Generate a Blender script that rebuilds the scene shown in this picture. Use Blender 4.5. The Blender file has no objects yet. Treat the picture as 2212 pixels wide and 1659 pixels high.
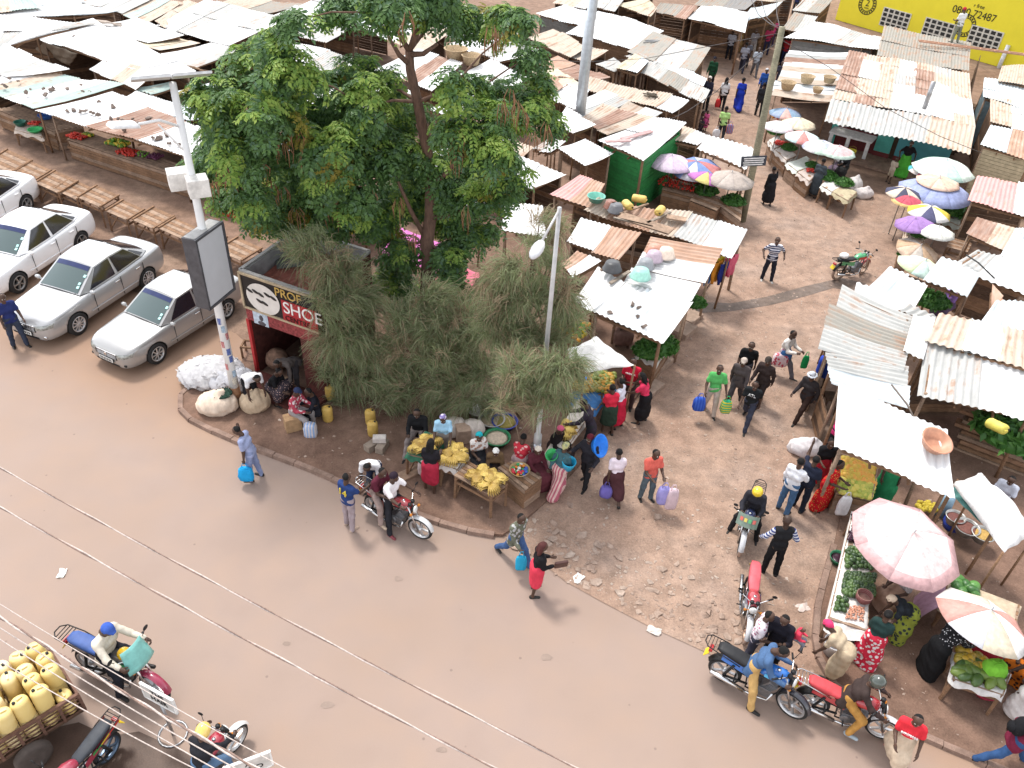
import bpy, bmesh, math, random
import numpy as np
from mathutils import Vector, Matrix
random.seed(7); RNG = np.random.default_rng(7)
SC = bpy.context.scene; COL = SC.collection
# ---------------------------------------------------------------- camera
FOC, VX, VY, CAMH = 1758.0, -145.0, 2240.0, 14.7
_d = np.array([VX, VY, FOC]); _d /= np.linalg.norm(_d)
_zw = -_d; _yc = np.array([0, 0, 1.0]); _yc = _yc - _zw*(_yc@_zw); _yc /= np.linalg.norm(_yc)
CM = np.array([np.cross(_yc, _zw), _yc, _zw])
cam = bpy.data.objects.new('camera', bpy.data.cameras.new('camera')); COL.objects.link(cam)
R3 = Matrix([[CM[i][0], -CM[i][1], -CM[i][2]] for i in range(3)])
cam.matrix_world = Matrix.Translation((0, 0, CAMH)) @ R3.to_4x4()
cam.data.sensor_width = 36; cam.data.lens = FOC/2212*36; cam.data.clip_end = 600; cam.data.clip_start = .1
SC.camera = cam
# ---------------------------------------------------------------- sky, sun, exposure
w = bpy.data.worlds.new('World'); SC.world = w; w.use_nodes = True
nt = w.node_tree; bg = nt.nodes['Background']
sky = nt.nodes.new('ShaderNodeTexSky'); sky.sky_type = 'NISHITA'; sky.sun_disc = False
SUN_EL, SUN_AZ = math.radians(62), math.radians(-35)
sky.sun_elevation = SUN_EL; sky.sun_rotation = SUN_AZ
hs = nt.nodes.new('ShaderNodeHueSaturation'); hs.inputs['Saturation'].default_value = .18
nt.links.new(sky.outputs[0], hs.inputs['Color']); nt.links.new(hs.outputs[0], bg.inputs[0])
bg.inputs[1].default_value = .15
sun = bpy.data.objects.new('sun', bpy.data.lights.new('sun', 'SUN')); COL.objects.link(sun)
sun.data.energy = 1.15; sun.data.angle = math.radians(10); sun.data.color = (1, .95, .88)
sd = Vector((math.sin(SUN_AZ)*math.cos(SUN_EL), math.cos(SUN_AZ)*math.cos(SUN_EL), math.sin(SUN_EL)))
sun.rotation_euler = sd.to_track_quat('Z', 'Y').to_euler()
SC.view_settings.view_transform = 'Standard'; SC.view_settings.look = 'None'
SC.view_settings.exposure = 1.52; SC.view_settings.gamma = 1
# ---------------------------------------------------------------- helpers
def G(p, z=0.0):
    """where the sight line through photo point p (2212 px wide frame) meets height z"""
    r = CM @ np.array([p[0]-1106, p[1]-829.5, FOC]); t = (z-CAMH)/r[2]
    return Vector((r[0]*t, r[1]*t, z))
def GY(p, Y):
    r = CM @ np.array([p[0]-1106, p[1]-829.5, FOC]); t = Y/r[1]
    return Vector((r[0]*t, Y, CAMH+r[2]*t))
def ang(p, q):
    a, b = G(p), G(q); return math.atan2(b.y-a.y, b.x-a.x)
def tag(o, label=None, cat=None, group=None, kind=None):
    if label: o['label'] = label
    if cat: o['category'] = cat
    if group: o['group'] = group
    if kind: o['kind'] = kind
    return o
def thing(name, loc, rz=0, label=None, cat=None, group=None):
    o = bpy.data.objects.new(name, None); COL.objects.link(o); o.location = loc; o.rotation_euler = (0, 0, rz)
    o.empty_display_size = .1
    return tag(o, label, cat, group)
class MB:
    def __init__(s): s.v = []; s.f = []; s.m = []; s.sm = []
    def add(s, vs, fs, mi=0, smooth=False):
        n = len(s.v); s.v.extend([tuple(x) for x in vs]); s.f.extend([tuple(i+n for i in f) for f in fs])
        s.m.extend([mi]*len(fs)); s.sm.extend([smooth]*len(fs)); return s
    def box(s, c, d, rz=0, mi=0, rot=None, taper=1):
        M = rot if rot is not None else Matrix.Rotation(rz, 3, 'Z'); c = Vector(c)
        vs = [c + M @ Vector((x*d[0]/2*(taper if z > 0 else 1), y*d[1]/2*(taper if z > 0 else 1), z*d[2]/2)) for x, y, z in
              ((-1,-1,-1),(1,-1,-1),(1,1,-1),(-1,1,-1),(-1,-1,1),(1,-1,1),(1,1,1),(-1,1,1))]
        return s.add(vs, [(0,3,2,1),(4,5,6,7),(0,1,5,4),(1,2,6,5),(2,3,7,6),(3,0,4,7)], mi)
    def beam(s, a, b, w, h=None, mi=0):
        a, b = Vector(a), Vector(b); d = b-a; L = d.length
        if L < 1e-5: return s
        q = d.to_track_quat('X', 'Z').to_matrix()
        return s.box((a+b)/2, (L, w, h or w), mi=mi, rot=q)
    def tube(s, pts, rs, n=8, mi=0, cap=True, smooth=True, flat=1):
        pts = [Vector(p) for p in pts]; k = len(pts)
        if not hasattr(rs, '__len__'): rs = [rs]*k
        vs = []; u = None
        for i, p in enumerate(pts):
            t = (pts[min(i+1, k-1)]-pts[max(i-1, 0)])
            t = t.normalized() if t.length > 1e-9 else Vector((0, 0, 1))
            if u is None:
                u = t.orthogonal().normalized()
            u = (u - t*u.dot(t)); u = u.normalized() if u.length > 1e-6 else t.orthogonal().normalized()
            w_ = t.cross(u)
            vs += [p+(u*math.cos(a)+w_*math.sin(a)*flat)*rs[i] for a in (2*math.pi*j/n for j in range(n))]
        fs = [(i*n+j, i*n+(j+1) % n, (i+1)*n+(j+1) % n, (i+1)*n+j) for i in range(k-1) for j in range(n)]
        if cap: fs += [tuple(range(n-1, -1, -1)), tuple((k-1)*n+j for j in range(n))]
        return s.add(vs, fs, mi, smooth)
    def lathe(s, prof, c=(0, 0, 0), n=16, mi=0, smooth=True, M=None, sx=1, sy=1, caps=True):
        c = Vector(c); vs = []; k = len(prof)
        for r, z in prof:
            for j in range(n):
                a = 2*math.pi*j/n; p = Vector((r*math.cos(a)*sx, r*math.sin(a)*sy, z)); vs.append(c+(M @ p if M else p))
        fs = [(i*n+j, i*n+(j+1) % n, (i+1)*n+(j+1) % n, (i+1)*n+j) for i in range(k-1) for j in range(n)]
        if caps and prof[0][0] > 1e-4: fs.append(tuple(range(n-1, -1, -1)))
        if caps and prof[-1][0] > 1e-4: fs.append(tuple((k-1)*n+j for j in range(n)))
        return s.add(vs, fs, mi, smooth)
    def ball(s, c, r, n=8, mi=0, sc=(1, 1, 1), M=None):
        k = n//2+1; prof = [(max(r*math.sin(math.pi*i/(k)), 0), -r*math.cos(math.pi*i/k)) for i in range(k+1)]
        S = Matrix.Diagonal(Vector(sc)); M2 = (M @ S) if M else S
        return s.lathe([(max(a, 1e-5), b) for a, b in prof], c, n, mi, True, M2)
    def grid(s, fn, nu, nv, mi=0, smooth=True, flip=False):
        vs = [fn(i/nu, j/nv) for j in range(nv+1) for i in range(nu+1)]
        fs = [(j*(nu+1)+i, j*(nu+1)+i+1, (j+1)*(nu+1)+i+1, (j+1)*(nu+1)+i) for j in range(nv) for i in range(nu)]
        if flip: fs = [f[::-1] for f in fs]
        return s.add(vs, fs, mi, smooth)
    def poly(s, pts, mi=0):
        return s.add(pts, [tuple(range(len(pts)))], mi)
    def build(s, name, mats, parent=None, bevel=0, subsurf=0):
        me = bpy.data.meshes.new(name); me.from_pydata(s.v, [], s.f)
        if not isinstance(mats, (list, tuple)): mats = [mats]
        for m in mats: me.materials.append(m)
        me.polygons.foreach_set('material_index', s.m); me.polygons.foreach_set('use_smooth', s.sm); me.update()
        o = bpy.data.objects.new(name, me); COL.objects.link(o)
        if parent: o.parent = parent
        if bevel:
            b = o.modifiers.new('b', 'BEVEL'); b.width = bevel; b.segments = 2; b.limit_method = 'ANGLE'
        if subsurf:
            b = o.modifiers.new('s', 'SUBSURF'); b.levels = b.render_levels = subsurf
        return o
def npmesh(name, V, F, mats, mi=None, parent=None, smooth=False):
    """big mesh from numpy arrays (all faces the same size)"""
    me = bpy.data.meshes.new(name); n = F.shape[1]
    me.vertices.add(len(V)); me.vertices.foreach_set('co', np.ascontiguousarray(V, dtype=np.float32).ravel())
    me.loops.add(F.size); me.loops.foreach_set('vertex_index', np.ascontiguousarray(F, dtype=np.int32).ravel())
    me.polygons.add(len(F)); me.polygons.foreach_set('loop_start', np.arange(len(F), dtype=np.int32)*n)
    me.polygons.foreach_set('loop_total', np.full(len(F), n, dtype=np.int32))
    if not isinstance(mats, (list, tuple)): mats = [mats]
    for m in mats: me.materials.append(m)
    if mi is not None: me.polygons.foreach_set('material_index', np.ascontiguousarray(mi, dtype=np.int32))
    me.polygons.foreach_set('use_smooth', np.full(len(F), smooth)); me.update(calc_edges=True); me.validate()
    o = bpy.data.objects.new(name, me); COL.objects.link(o)
    if parent: o.parent = parent
    return o
def dup(o, parent=None, loc=None, rz=None, label=None, scale=None):
    c = o.copy(); COL.objects.link(c)
    if parent: c.parent = parent
    for ch in o.children: dup(ch, c)
    if loc is not None: c.location = loc
    if rz is not None: c.rotation_euler = (c.rotation_euler[0], c.rotation_euler[1], rz)
    if scale: c.scale = (scale,)*3 if not hasattr(scale, '__len__') else scale
    if label: c['label'] = label
    return c
# ---------------------------------------------------------------- materials
_MC = {}
def node(nt, t, **kw):
    n = nt.nodes.new(t)
    for k, v in kw.items():
        if k in ('operation', 'blend_type', 'data_type', 'wave_type', 'bands_direction', 'feature', 'layer_name', 'attribute_name', 'interpolation', 'noise_dimensions'): setattr(n, k, v)
        else: n.inputs[k.replace('_', ' ')].default_value = v
    return n
def ramp(nt, src, stops):
    r = nt.nodes.new('ShaderNodeValToRGB'); nt.links.new(src, r.inputs[0])
    e = r.color_ramp.elements
    while len(e) < len(stops): e.new(.5)
    for x, (p, c) in zip(e, stops): x.position = p; x.color = (*c, 1) if len(c) == 3 else c
    return r.outputs[0]
def mixc(nt, fac, a, b, bt='MIX'):
    m = nt.nodes.new('ShaderNodeMix'); m.data_type = 'RGBA'; m.blend_type = bt
    for s, v in ((m.inputs[0], fac), (m.inputs[6], a), (m.inputs[7], b)):
        if isinstance(v, (int, float)): s.default_value = v
        elif isinstance(v, tuple): s.default_value = (*v[:3], 1)
        else: nt.links.new(v, s)
    return m.outputs[2]
def mapped(nt, scale=(1, 1, 1), uv=False, rot=(0, 0, 0)):
    tc = nt.nodes.new('ShaderNodeTexCoord'); mp = nt.nodes.new('ShaderNodeMapping')
    mp.inputs['Scale'].default_value = scale; mp.inputs['Rotation'].default_value = rot
    nt.links.new(tc.outputs['UV' if uv else 'Object'], mp.inputs[0]); return mp.outputs[0]
def noise(nt, vec, scale, detail=4, rough=.6):
    n = node(nt, 'ShaderNodeTexNoise', Scale=scale, Detail=detail, Roughness=rough); nt.links.new(vec, n.inputs['Vector']); return n.outputs['Fac']
def newmat(name):
    m = bpy.data.materials.new(name); m.use_nodes = True
    return m, m.node_tree, m.node_tree.nodes['Principled BSDF']
def bump(nt, b, src, strength=.3, dist=.02):
    n = node(nt, 'ShaderNodeBump', Strength=strength, Distance=dist); nt.links.new(src, n.inputs['Height']); nt.links.new(n.outputs[0], b.inputs['Normal'])
def mat(c, rough=.7, metal=0, var=.25, scale=6, name='paint', spec=.3, coat=0):
    """plain coloured surface with a little uneven wear"""
    key = ('m', tuple(c), rough, metal, var, scale, coat)
    if key in _MC: return _MC[key]
    m, nt, b = newmat(name); v = mapped(nt)
    nz = noise(nt, v, scale)
    lo = tuple(x*(1-var) for x in c); hi = tuple(min(x*(1+var*.6), 1) for x in c)
    nt.links.new(ramp(nt, nz, [(.3, lo), (.7, hi)]), b.inputs['Base Color'])
    b.inputs['Roughness'].default_value = rough; b.inputs['Metallic'].default_value = metal
    b.inputs['Specular IOR Level'].default_value = spec; b.inputs['Coat Weight'].default_value = coat; b.inputs['Coat Roughness'].default_value = .06
    _MC[key] = m; return m
def wood(c=(.26, .16, .10), name='weathered_wood'):
    key = ('w', tuple(c))
    if key in _MC: return _MC[key]
    m, nt, b = newmat(name); v = mapped(nt, (3, 3, 22)); v2 = mapped(nt, (1.3, 1.3, 1.3))
    a = ramp(nt, noise(nt, v, 2.5, 6), [(.25, tuple(x*.55 for x in c)), (.75, tuple(x*1.35 for x in c))])
    d = ramp(nt, noise(nt, v2, 2, 3), [(.35, (.75, .72, .7)), (.7, (1.1, 1.05, 1.0))])
    nt.links.new(mixc(nt, 1.0, a, d, 'MULTIPLY'), b.inputs['Base Color']); b.inputs['Roughness'].default_value = .85
    b.inputs['Specular IOR Level'].default_value = .15
    _MC[key] = m; return m
def sheet(kind):
    """corrugated roofing sheet with streaks down the slope (uv in metres)"""
    key = ('sheet', kind)
    if key in _MC: return _MC[key]
    c = {'w': (.74, .735, .725), 'g': (.46, .46, .44), 'b': (.64, .69, .71), 't': (.56, .47, .38), 'r': (.30, .17, .12), 'd': (.26, .25, .24),
         'o': (.42, .25, .17), 'p': (.66, .36, .34), 'y': (.62, .55, .40), 'e': (.40, .50, .46), 'k': (.33, .31, .27)}[kind]
    m, nt, b = newmat('roof_sheet'); v = mapped(nt, (5, .5, 1), True); v2 = mapped(nt, (1.1, 1.1, 1), True)
    st = noise(nt, v, 1.5, 5); bl = noise(nt, v2, 1.3, 5, .65)
    rust = (.30, .165, .10) if kind not in 'd' else (.2, .14, .1)
    lo = {'w': .80, 'g': .55, 'b': .72, 't': .5, 'r': .35, 'd': .55, 'o': .4, 'p': .55, 'y': .5, 'e': .6, 'k': .5}[kind]
    if kind in 'ro':
        base = ramp(nt, bl, [(.3, tuple(x*.7 for x in c)), (.55, c), (.78, (.5, .40, .33))])
        col = mixc(nt, ramp(nt, st, [(.45, (0, 0, 0)), (.75, (.5, .5, .5))]), base, (.55, .46, .40))
    else:
        base = mixc(nt, 1.0, ramp(nt, bl, [(.3, tuple(x*.80 for x in c)), (.7, tuple(min(1, x*1.08) for x in c))]), ramp(nt, st, [(.35, (.82, .82, .83)), (.6, (1.05, 1.05, 1.05))]), 'MULTIPLY')
        f = nt.nodes.new('ShaderNodeMath'); f.operation = 'MULTIPLY'; nt.links.new(st, f.inputs[0]); nt.links.new(bl, f.inputs[1])
        col = mixc(nt, ramp(nt, f.outputs[0], [(lo*.48, (0, 0, 0)), (lo*.48+.12, (.8, .8, .8))]), base, rust)
    nt.links.new(col, b.inputs['Base Color']); b.inputs['Roughness'].default_value = .5 if kind in 'wb' else .7
    b.inputs['Specular IOR Level'].default_value = .35
    _MC[key] = m; return m
def cloth(c, pat=None, c2=(.8, .8, .8), s=1.0):
    key = ('c', tuple(c), pat, tuple(c2), s)
    if key in _MC: return _MC[key]
    m, nt, b = newmat('cloth'); v = mapped(nt, (s, s, s))
    base = c
    if pat in ('hstripe', 'vstripe', 'check'):
        def wv(d):
            n = node(nt, 'ShaderNodeTexWave', Scale=4.0, Distortion=.3); n.wave_type = 'BANDS'; n.bands_direction = d; nt.links.new(v, n.inputs['Vector'])
            return ramp(nt, n.outputs['Fac'], [(.45, (0, 0, 0)), (.55, (1, 1, 1))])
        if pat == 'hstripe': base = mixc(nt, wv('Z'), c, c2)
        elif pat == 'vstripe': base = mixc(nt, wv('X'), c, c2)
        else:
            base = mixc(nt, mixc(nt, 1.0, wv('Z'), wv('X'), 'MULTIPLY'), c, c2)
    elif pat == 'dots':
        n = node(nt, 'ShaderNodeTexVoronoi', Scale=22.0); nt.links.new(v, n.inputs['Vector'])
        base = mixc(nt, ramp(nt, n.outputs['Distance'], [(.22, (1, 1, 1)), (.3, (0, 0, 0))]), c, c2)
    elif pat == 'print':
        n = node(nt, 'ShaderNodeTexVoronoi', Scale=11.0); nt.links.new(v, n.inputs['Vector'])
        base = mixc(nt, ramp(nt, n.outputs['Distance'], [(.36, (1, 1, 1)), (.42, (0, 0, 0))]), c, c2)
    fold = noise(nt, mapped(nt, (1, 1, .45)), 9, 3)
    nt.links.new(mixc(nt, 1.0, base, ramp(nt, fold, [(.3, (.8, .8, .8)), (.7, (1.1, 1.1, 1.1))]), 'MULTIPLY'), b.inputs['Base Color'])
    bump(nt, b, fold, .5, .03)
    b.inputs['Roughness'].default_value = .9; b.inputs['Specular IOR Level'].default_value = .1
    _MC[key] = m; return m
def fruit_mat(a, b_, name='fruit_skin', scale=9, rough=.42):
    key = ('f', tuple(a), tuple(b_), scale)
    if key in _MC: return _MC[key]
    m, nt, b = newmat(name); oi = nt.nodes.new('ShaderNodeObjectInfo'); v = mapped(nt)
    r = nt.nodes.new('ShaderNodeMath'); r.operation = 'MULTIPLY_ADD'; r.inputs[1].default_value = .9; nt.links.new(oi.outputs['Random'], r.inputs[0]); 
    n = noise(nt, v, scale, 3); s = nt.nodes.new('ShaderNodeMath'); s.operation = 'MULTIPLY_ADD'; s.inputs[1].default_value = .6; s.inputs[2].default_value = -.3; nt.links.new(n, s.inputs[0])
    nt.links.new(s.outputs[0], r.inputs[2])
    nt.links.new(ramp(nt, r.outputs[0], [(.15, a), (.8, b_)]), b.inputs['Base Color']); b.inputs['Roughness'].default_value = rough
    _MC[key] = m; return m
WOOD = wood(); WOODL = wood((.33, .24, .18)); WOODD = wood((.13, .085, .06)); WOODG = wood((.30, .26, .22))
BLACK = mat((.015, .015, .016), .5, name='black_plastic'); RUBBER = mat((.025, .024, .024), .85, name='rubber'); CHROME = mat((.62, .62, .63), .25, 1, .1, name='chrome')
STEEL = mat((.35, .35, .36), .4, .8, .2, name='steel'); WHITEP = mat((.78, .77, .75), .5, name='white_paint'); DUST = mat((.34, .24, .19), .95, name='dusty')
# ================================================================ the setting
def earth(name, c1, c2, c3, stone=.5, sc=1.0, rough=.95, grit=1.0, wet=None):
    m, nt, b = newmat(name); v = mapped(nt)
    big = noise(nt, v, .35*sc, 4, .55); mid = noise(nt, v, 2.2*sc, 6, .65); fine = noise(nt, v, 26*sc, 3, .7)
    base = ramp(nt, big, [(.32, c1), (.52, c2), (.72, c3)])
    col = mixc(nt, 1.0, base, ramp(nt, mid, [(.3, (1-.35*grit,)*3), (.7, (1+.18*grit,)*3)]), 'MULTIPLY')
    col = mixc(nt, 1.0, col, ramp(nt, fine, [(.3, (1-.22*grit,)*3), (.7, (1+.16*grit,)*3)]), 'MULTIPLY')
    if stone:
        vo = node(nt, 'ShaderNodeTexVoronoi', Scale=13.0); nt.links.new(v, vo.inputs['Vector'])
        ms = mixc(nt, 1.0, ramp(nt, vo.outputs['Distance'], [(.12, (1, 1, 1)), (.26, (0, 0, 0))]), ramp(nt, mid, [(.48, (0, 0, 0)), (.62, (stone,)*3)]), 'MULTIPLY')
        col = mixc(nt, ms, col, tuple(min(x*1.45, .6) for x in c2))
    nt.links.new(col, b.inputs['Base Color']); b.inputs['Roughness'].default_value = rough; b.inputs['Specular IOR Level'].default_value = .2
    bump(nt, b, mixc(nt, .5, mid, fine), .35*max(grit, .3), .04)
    return m
M_DIRT = earth('dirt', (.205, .13, .092), (.25, .162, .118), (.285, .195, .143), .25)
M_ALLEY = earth('stony_ground', (.315, .205, .15), (.35, .24, .18), (.335, .25, .205), .4, 1.0)
M_ISLE = earth('red_earth', (.17, .10, .072), (.21, .13, .095), (.24, .155, .115), .25)
M_KERB = earth('kerb_stone', (.24, .16, .125), (.28, .19, .15), (.31, .22, .175), .0, 2)
def road_mat():
    m, nt, b = newmat('dusty_asphalt'); v = mapped(nt)
    at = nt.nodes.new('ShaderNodeAttribute'); at.attribute_name = 'dust'
    big = noise(nt, v, .22, 3, .5); mid = noise(nt, mapped(nt, (1, 1, 1)), 1.1, 4, .5); fine = noise(nt, v, 60, 2, .7)
    road = ramp(nt, big, [(.3, (.298, .218, .172)), (.55, (.308, .232, .194)), (.75, (.302, .222, .180))])
    lot = ramp(nt, big, [(.3, (.27, .17, .115)), (.7, (.33, .22, .155))])
    s = nt.nodes.new('ShaderNodeMath'); s.operation = 'MULTIPLY_ADD'; s.inputs[1].default_value = .7; nt.links.new(mid, s.inputs[0]); 
    s2 = nt.nodes.new('ShaderNodeMath'); s2.operation = 'SUBTRACT'; nt.links.new(at.outputs['Fac'], s2.inputs[0]); s2.inputs[1].default_value = .35
    nt.links.new(s2.outputs[0], s.inputs[2])
    col = mixc(nt, ramp(nt, s.outputs[0], [(.1, (0, 0, 0)), (.9, (1, 1, 1))]), road, lot)
    col = mixc(nt, 1.0, col, ramp(nt, mid, [(.3, (.95, .94, .94)), (.7, (1.03, 1.03, 1.03))]), 'MULTIPLY')
    col = mixc(nt, 1.0, col, ramp(nt, fine, [(.3, (.94,)*3), (.7, (1.04,)*3)]), 'MULTIPLY')
    vo = node(nt, 'ShaderNodeTexVoronoi', Scale=1.6); nt.links.new(v, vo.inputs['Vector'])
    spk = mixc(nt, 1.0, ramp(nt, vo.outputs['Distance'], [(.035, (.5, .5, .5)), (.06, (0, 0, 0))]), (1, 1, 1), 'MULTIPLY')
    col = mixc(nt, spk, col, (.13, .09, .075))
    nt.links.new(col, b.inputs['Base Color']); b.inputs['Roughness'].default_value = .8; b.inputs['Specular IOR Level'].default_value = .25
    bump(nt, b, fine, .1, .01)
    return m
def smoothpoly(pts, it=2):
    for _ in range(it):
        q = []
        for i in range(len(pts)-1):
            a, b = Vector(pts[i]), Vector(pts[i+1]); q += [a*.75+b*.25, a*.25+b*.75]
        pts = [Vector(pts[0])]+q+[Vector(pts[-1])]
    return pts
def structure(o): o['kind'] = 'structure'; return o
# base earth, reaching well beyond every sight line
mb = MB(); mb.grid(lambda u, v: (-160+320*u, -20+300*v, -.02+.0*u), 8, 8); structure(mb.build('ground', M_DIRT))
# road with the parking strip that runs into it; dust attribute says how much red earth lies on it
def road():
    # far edge of the made surface: parking strip's back, the island's kerb, then the alley mouth
    line = [(-60, 40), (-19.5, 25.5), (-8.5, 20), (-6.0, 17.2), (-3, 15.3), (0, 13.3), (2.5, 12.0), (6, 10.2), (10, 7.2), (30, -8)]
    def edge(x):
        for a, b in zip(line, line[1:]):
            if a[0] <= x <= b[0]: return a[1]+(b[1]-a[1])*(x-a[0])/(b[0]-a[0])
        return -10
    nx, ny = 110, 60; V = []
    for j in range(ny+1):
        for i in range(nx+1):
            x = -42+68*i/nx; e = edge(x)+.35; V.append((x, -6+(e+6)*(j/ny)**.8, 0.0))
    keep = [(j*(nx+1)+i, j*(nx+1)+i+1, (j+1)*(nx+1)+i+1, (j+1)*(nx+1)+i) for j in range(ny) for i in range(nx)]
    mb = MB(); mb.add(V, keep); o = mb.build('road', road_mat())
    me = o.data; at = me.attributes.new('dust', 'FLOAT', 'POINT')
    def ss(a, b, x): t = min(max((x-a)/(b-a), 0), 1); return t*t*(3-2*t)
    def dust(x, y):
        d = edge(x)-y                       # metres inside the edge
        lot = ss(-5.5, -9, x)*ss(7.0, 2.0, d)
        return max(lot, .75*ss(1.2, 0, d), .15)
    at.data.foreach_set('value', [dust(x, y) for x, y, z in V]); structure(o)
road()
def flat(name, pts, z, m, t=0):
    P = [G(p, z) if len(p) == 2 else Vector((p[0], p[1], z)) for p in pts]
    bm = bmesh.new(); vs = [bm.verts.new((p.x, p.y, z)) for p in P]; f = bm.faces.new(vs)
    if f.normal.z < 0: bmesh.ops.reverse_faces(bm, faces=[f])
    bmesh.ops.triangulate(bm, faces=bm.faces[:])
    if t:
        r = bmesh.ops.extrude_face_region(bm, geom=bm.faces[:]); 
        for g in r['geom']:
            if isinstance(g, bmesh.types.BMVert): g.co.z = z-t
        bmesh.ops.recalc_face_normals(bm, faces=bm.faces[:])
    me = bpy.data.meshes.new(name); bm.to_mesh(me); bm.free(); me.materials.append(m)
    o = bpy.data.objects.new(name, me); COL.objects.link(o); return structure(o)
KERB_L = [G(p) for p in [(520, 800), (440, 815), (396, 845), (386, 878), (402, 905), (470, 938), (560, 975), (650, 1008), (730, 1042), (800, 1072), (880, 1108), (960, 1136), (1040, 1156), (1085, 1160)]]
KERB_L = smoothpoly(KERB_L, 2)
isl = [tuple(p.xy) + (0,) for p in KERB_L] + [tuple(G(p).xy)+(0,) for p in [(1130, 1130), (1180, 1085), (1240, 1020), (1330, 920), (1420, 800), (1495, 665), (1545, 600), (1600, 500), (1560, 400), (1000, 420), (560, 590), (540, 700)]]
flat('pavement', isl, .09, M_ISLE, .09)
alley = [(1085, 1150), (1130, 1130), (1180, 1085), (1240, 1020), (1330, 920), (1420, 800), (1495, 665), (1545, 600), (1600, 500), (1560, 400), (1490, 300), (1460, 230), (1500, 120), (1560, 40), (1620, -20), (1720, -20), (1700, 60), (1660, 200), (1640, 300), (1800, 420), (2080, 420), (1990, 560), (1900, 640), (1830, 850), (1820, 1080), (1812, 1300), (1770, 1420), (1790, 1480), (1700, 1490), (1560, 1425), (1400, 1352), (1300, 1300), (1220, 1255), (1150, 1200)]
flat('alley', alley, .012, M_ALLEY)
KERB_R = smoothpoly([G(p) for p in [(1800, 1180), (1775, 1270), (1757, 1350), (1764, 1420), (1790, 1475), (1850, 1525), (1960, 1580), (2080, 1630), (2212, 1685), (2400, 1770)]], 2)
ri = [tuple(p.xy)+(0,) for p in KERB_R] + [tuple(G(p).xy)+(0,) for p in [(2700, 1500), (2500, 1000), (2212, 830), (2000, 850), (1840, 1000)]]
flat('pavement', ri, .07, M_ISLE, .07)
def kerb(line, name, h, wd=.16):
    mb = MB(); k = len(line); n = 0; i = 0
    # kerb stones about a metre long, each slightly out of line
    pts = [line[0]]; acc = 0
    for a, b in zip(line, line[1:]):
        L = (b-a).length; acc += L
        if acc > .55: pts.append(b); acc = 0
    prev = None
    for a, b in zip(pts, pts[1:]):
        d = (b-a).normalized(); nrm = Vector((-d.y, d.x, 0)); j = random.uniform(-.012, .012); hh = h+random.uniform(-.015, .01)
        a2, b2 = a+d*.006+nrm*j, b-d*.006+nrm*j
        q = [a2-nrm*wd/2, b2-nrm*wd/2, b2+nrm*wd/2, a2+nrm*wd/2]
        vs = [(p.x, p.y, -.01) for p in q]+[(p.x*.0+c.x, c.y, hh) for p, c in zip(q, [q[0]+nrm*.015, q[1]+nrm*.015, q[2]-nrm*.015, q[3]-nrm*.015])]
        mb.add(vs, [(4, 5, 6, 7), (0, 1, 5, 4), (1, 2, 6, 5), (2, 3, 7, 6), (3, 0, 4, 7)])
    return structure(mb.build(name, M_KERB))
kerb(KERB_L, 'kerb', .12); kerb(KERB_R, 'kerb', .10)
# wet dark soil on the near verge and the muddy drain across the alley
M_WET = earth('wet_soil', (.075, .045, .033), (.095, .058, .042), (.12, .075, .055), 0, 1.5, .45, .6)
flat('wet_soil', [(-60, 1700), (-60, 1600), (60, 1585), (170, 1560), (235, 1590), (300, 1580), (400, 1625), (520, 1675), (520, 1780), (0, 1800)], .006, M_WET)
M_MUD = earth('mud', (.13, .095, .075), (.17, .125, .10), (.2, .16, .14), .3, 2, .5)
flat('drain', [(1480, 668), (1510, 652), (1580, 655), (1660, 640), (1740, 618), (1820, 600), (1870, 612), (1860, 632), (1800, 622), (1740, 640), (1660, 660), (1580, 672), (1510, 676)], .018, M_MUD)
# loose stones: the alley's gravel (uncountable), and larger ones along the broken road edge
def rock_arrays(n_, pts, smin, smax, seed):
    rg = np.random.default_rng(seed); base = []
    bm = bmesh.new(); bmesh.ops.create_icosphere(bm, subdivisions=1, radius=1); bv = np.array([v.co[:] for v in bm.verts]); bf = np.array([[v.index for v in f.verts] for f in bm.faces]); bm.free()
    Vs = []; Fs = []
    for k, (x, y, z) in enumerate(pts):
        s = smin*(smax/smin)**(rg.random()**2.2); v = bv*(1+.35*rg.standard_normal((len(bv), 1)))
        v = v*np.array([s*rg.uniform(.8, 1.6), s*rg.uniform(.7, 1.2), s*rg.uniform(.25, .55)]); a = rg.random()*6.28
        c, s_ = math.cos(a), math.sin(a); v = np.stack([v[:, 0]*c-v[:, 1]*s_, v[:, 0]*s_+v[:, 1]*c, v[:, 2]], 1)
        Vs.append(v+np.array([x, y, z+s*.1])); Fs.append(bf+k*len(bv))
    return np.concatenate(Vs), np.concatenate(Fs)
def inpoly(p, poly):
    c = False; n = len(poly); j = n-1
    for i in range(n):
        if (poly[i][1] > p[1]) != (poly[j][1] > p[1]) and p[0] < (poly[j][0]-poly[i][0])*(p[1]-poly[i][1])/(poly[j][1]-poly[i][1])+poly[i][0]: c = not c
        j = i
    return c
M_STONE = earth('stone', (.32, .225, .175), (.40, .30, .24), (.47, .39, .33), 0, 3)
ap = [G(p).xy for p in alley]
pts = []
while len(pts) < 8000:
    p = (random.uniform(-1, 22), random.uniform(8.5, 48))
    if inpoly(p, ap): pts.append((p[0], p[1], .012))
V, F = rock_arrays(0, pts, .010, .042, 3)
tag(npmesh('gravel', V, F, M_STONE), 'loose pale gravel scattered over the brown alley', 'gravel', kind='stuff')
pts = []
while len(pts) < 330:
    t = random.random(); e = G((1100+t*480, 1185+t*235)); d = abs(random.gauss(0, .75))
    pts.append((e.x+random.uniform(-.3, .3)+d*.5, e.y+d, .012))
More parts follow.
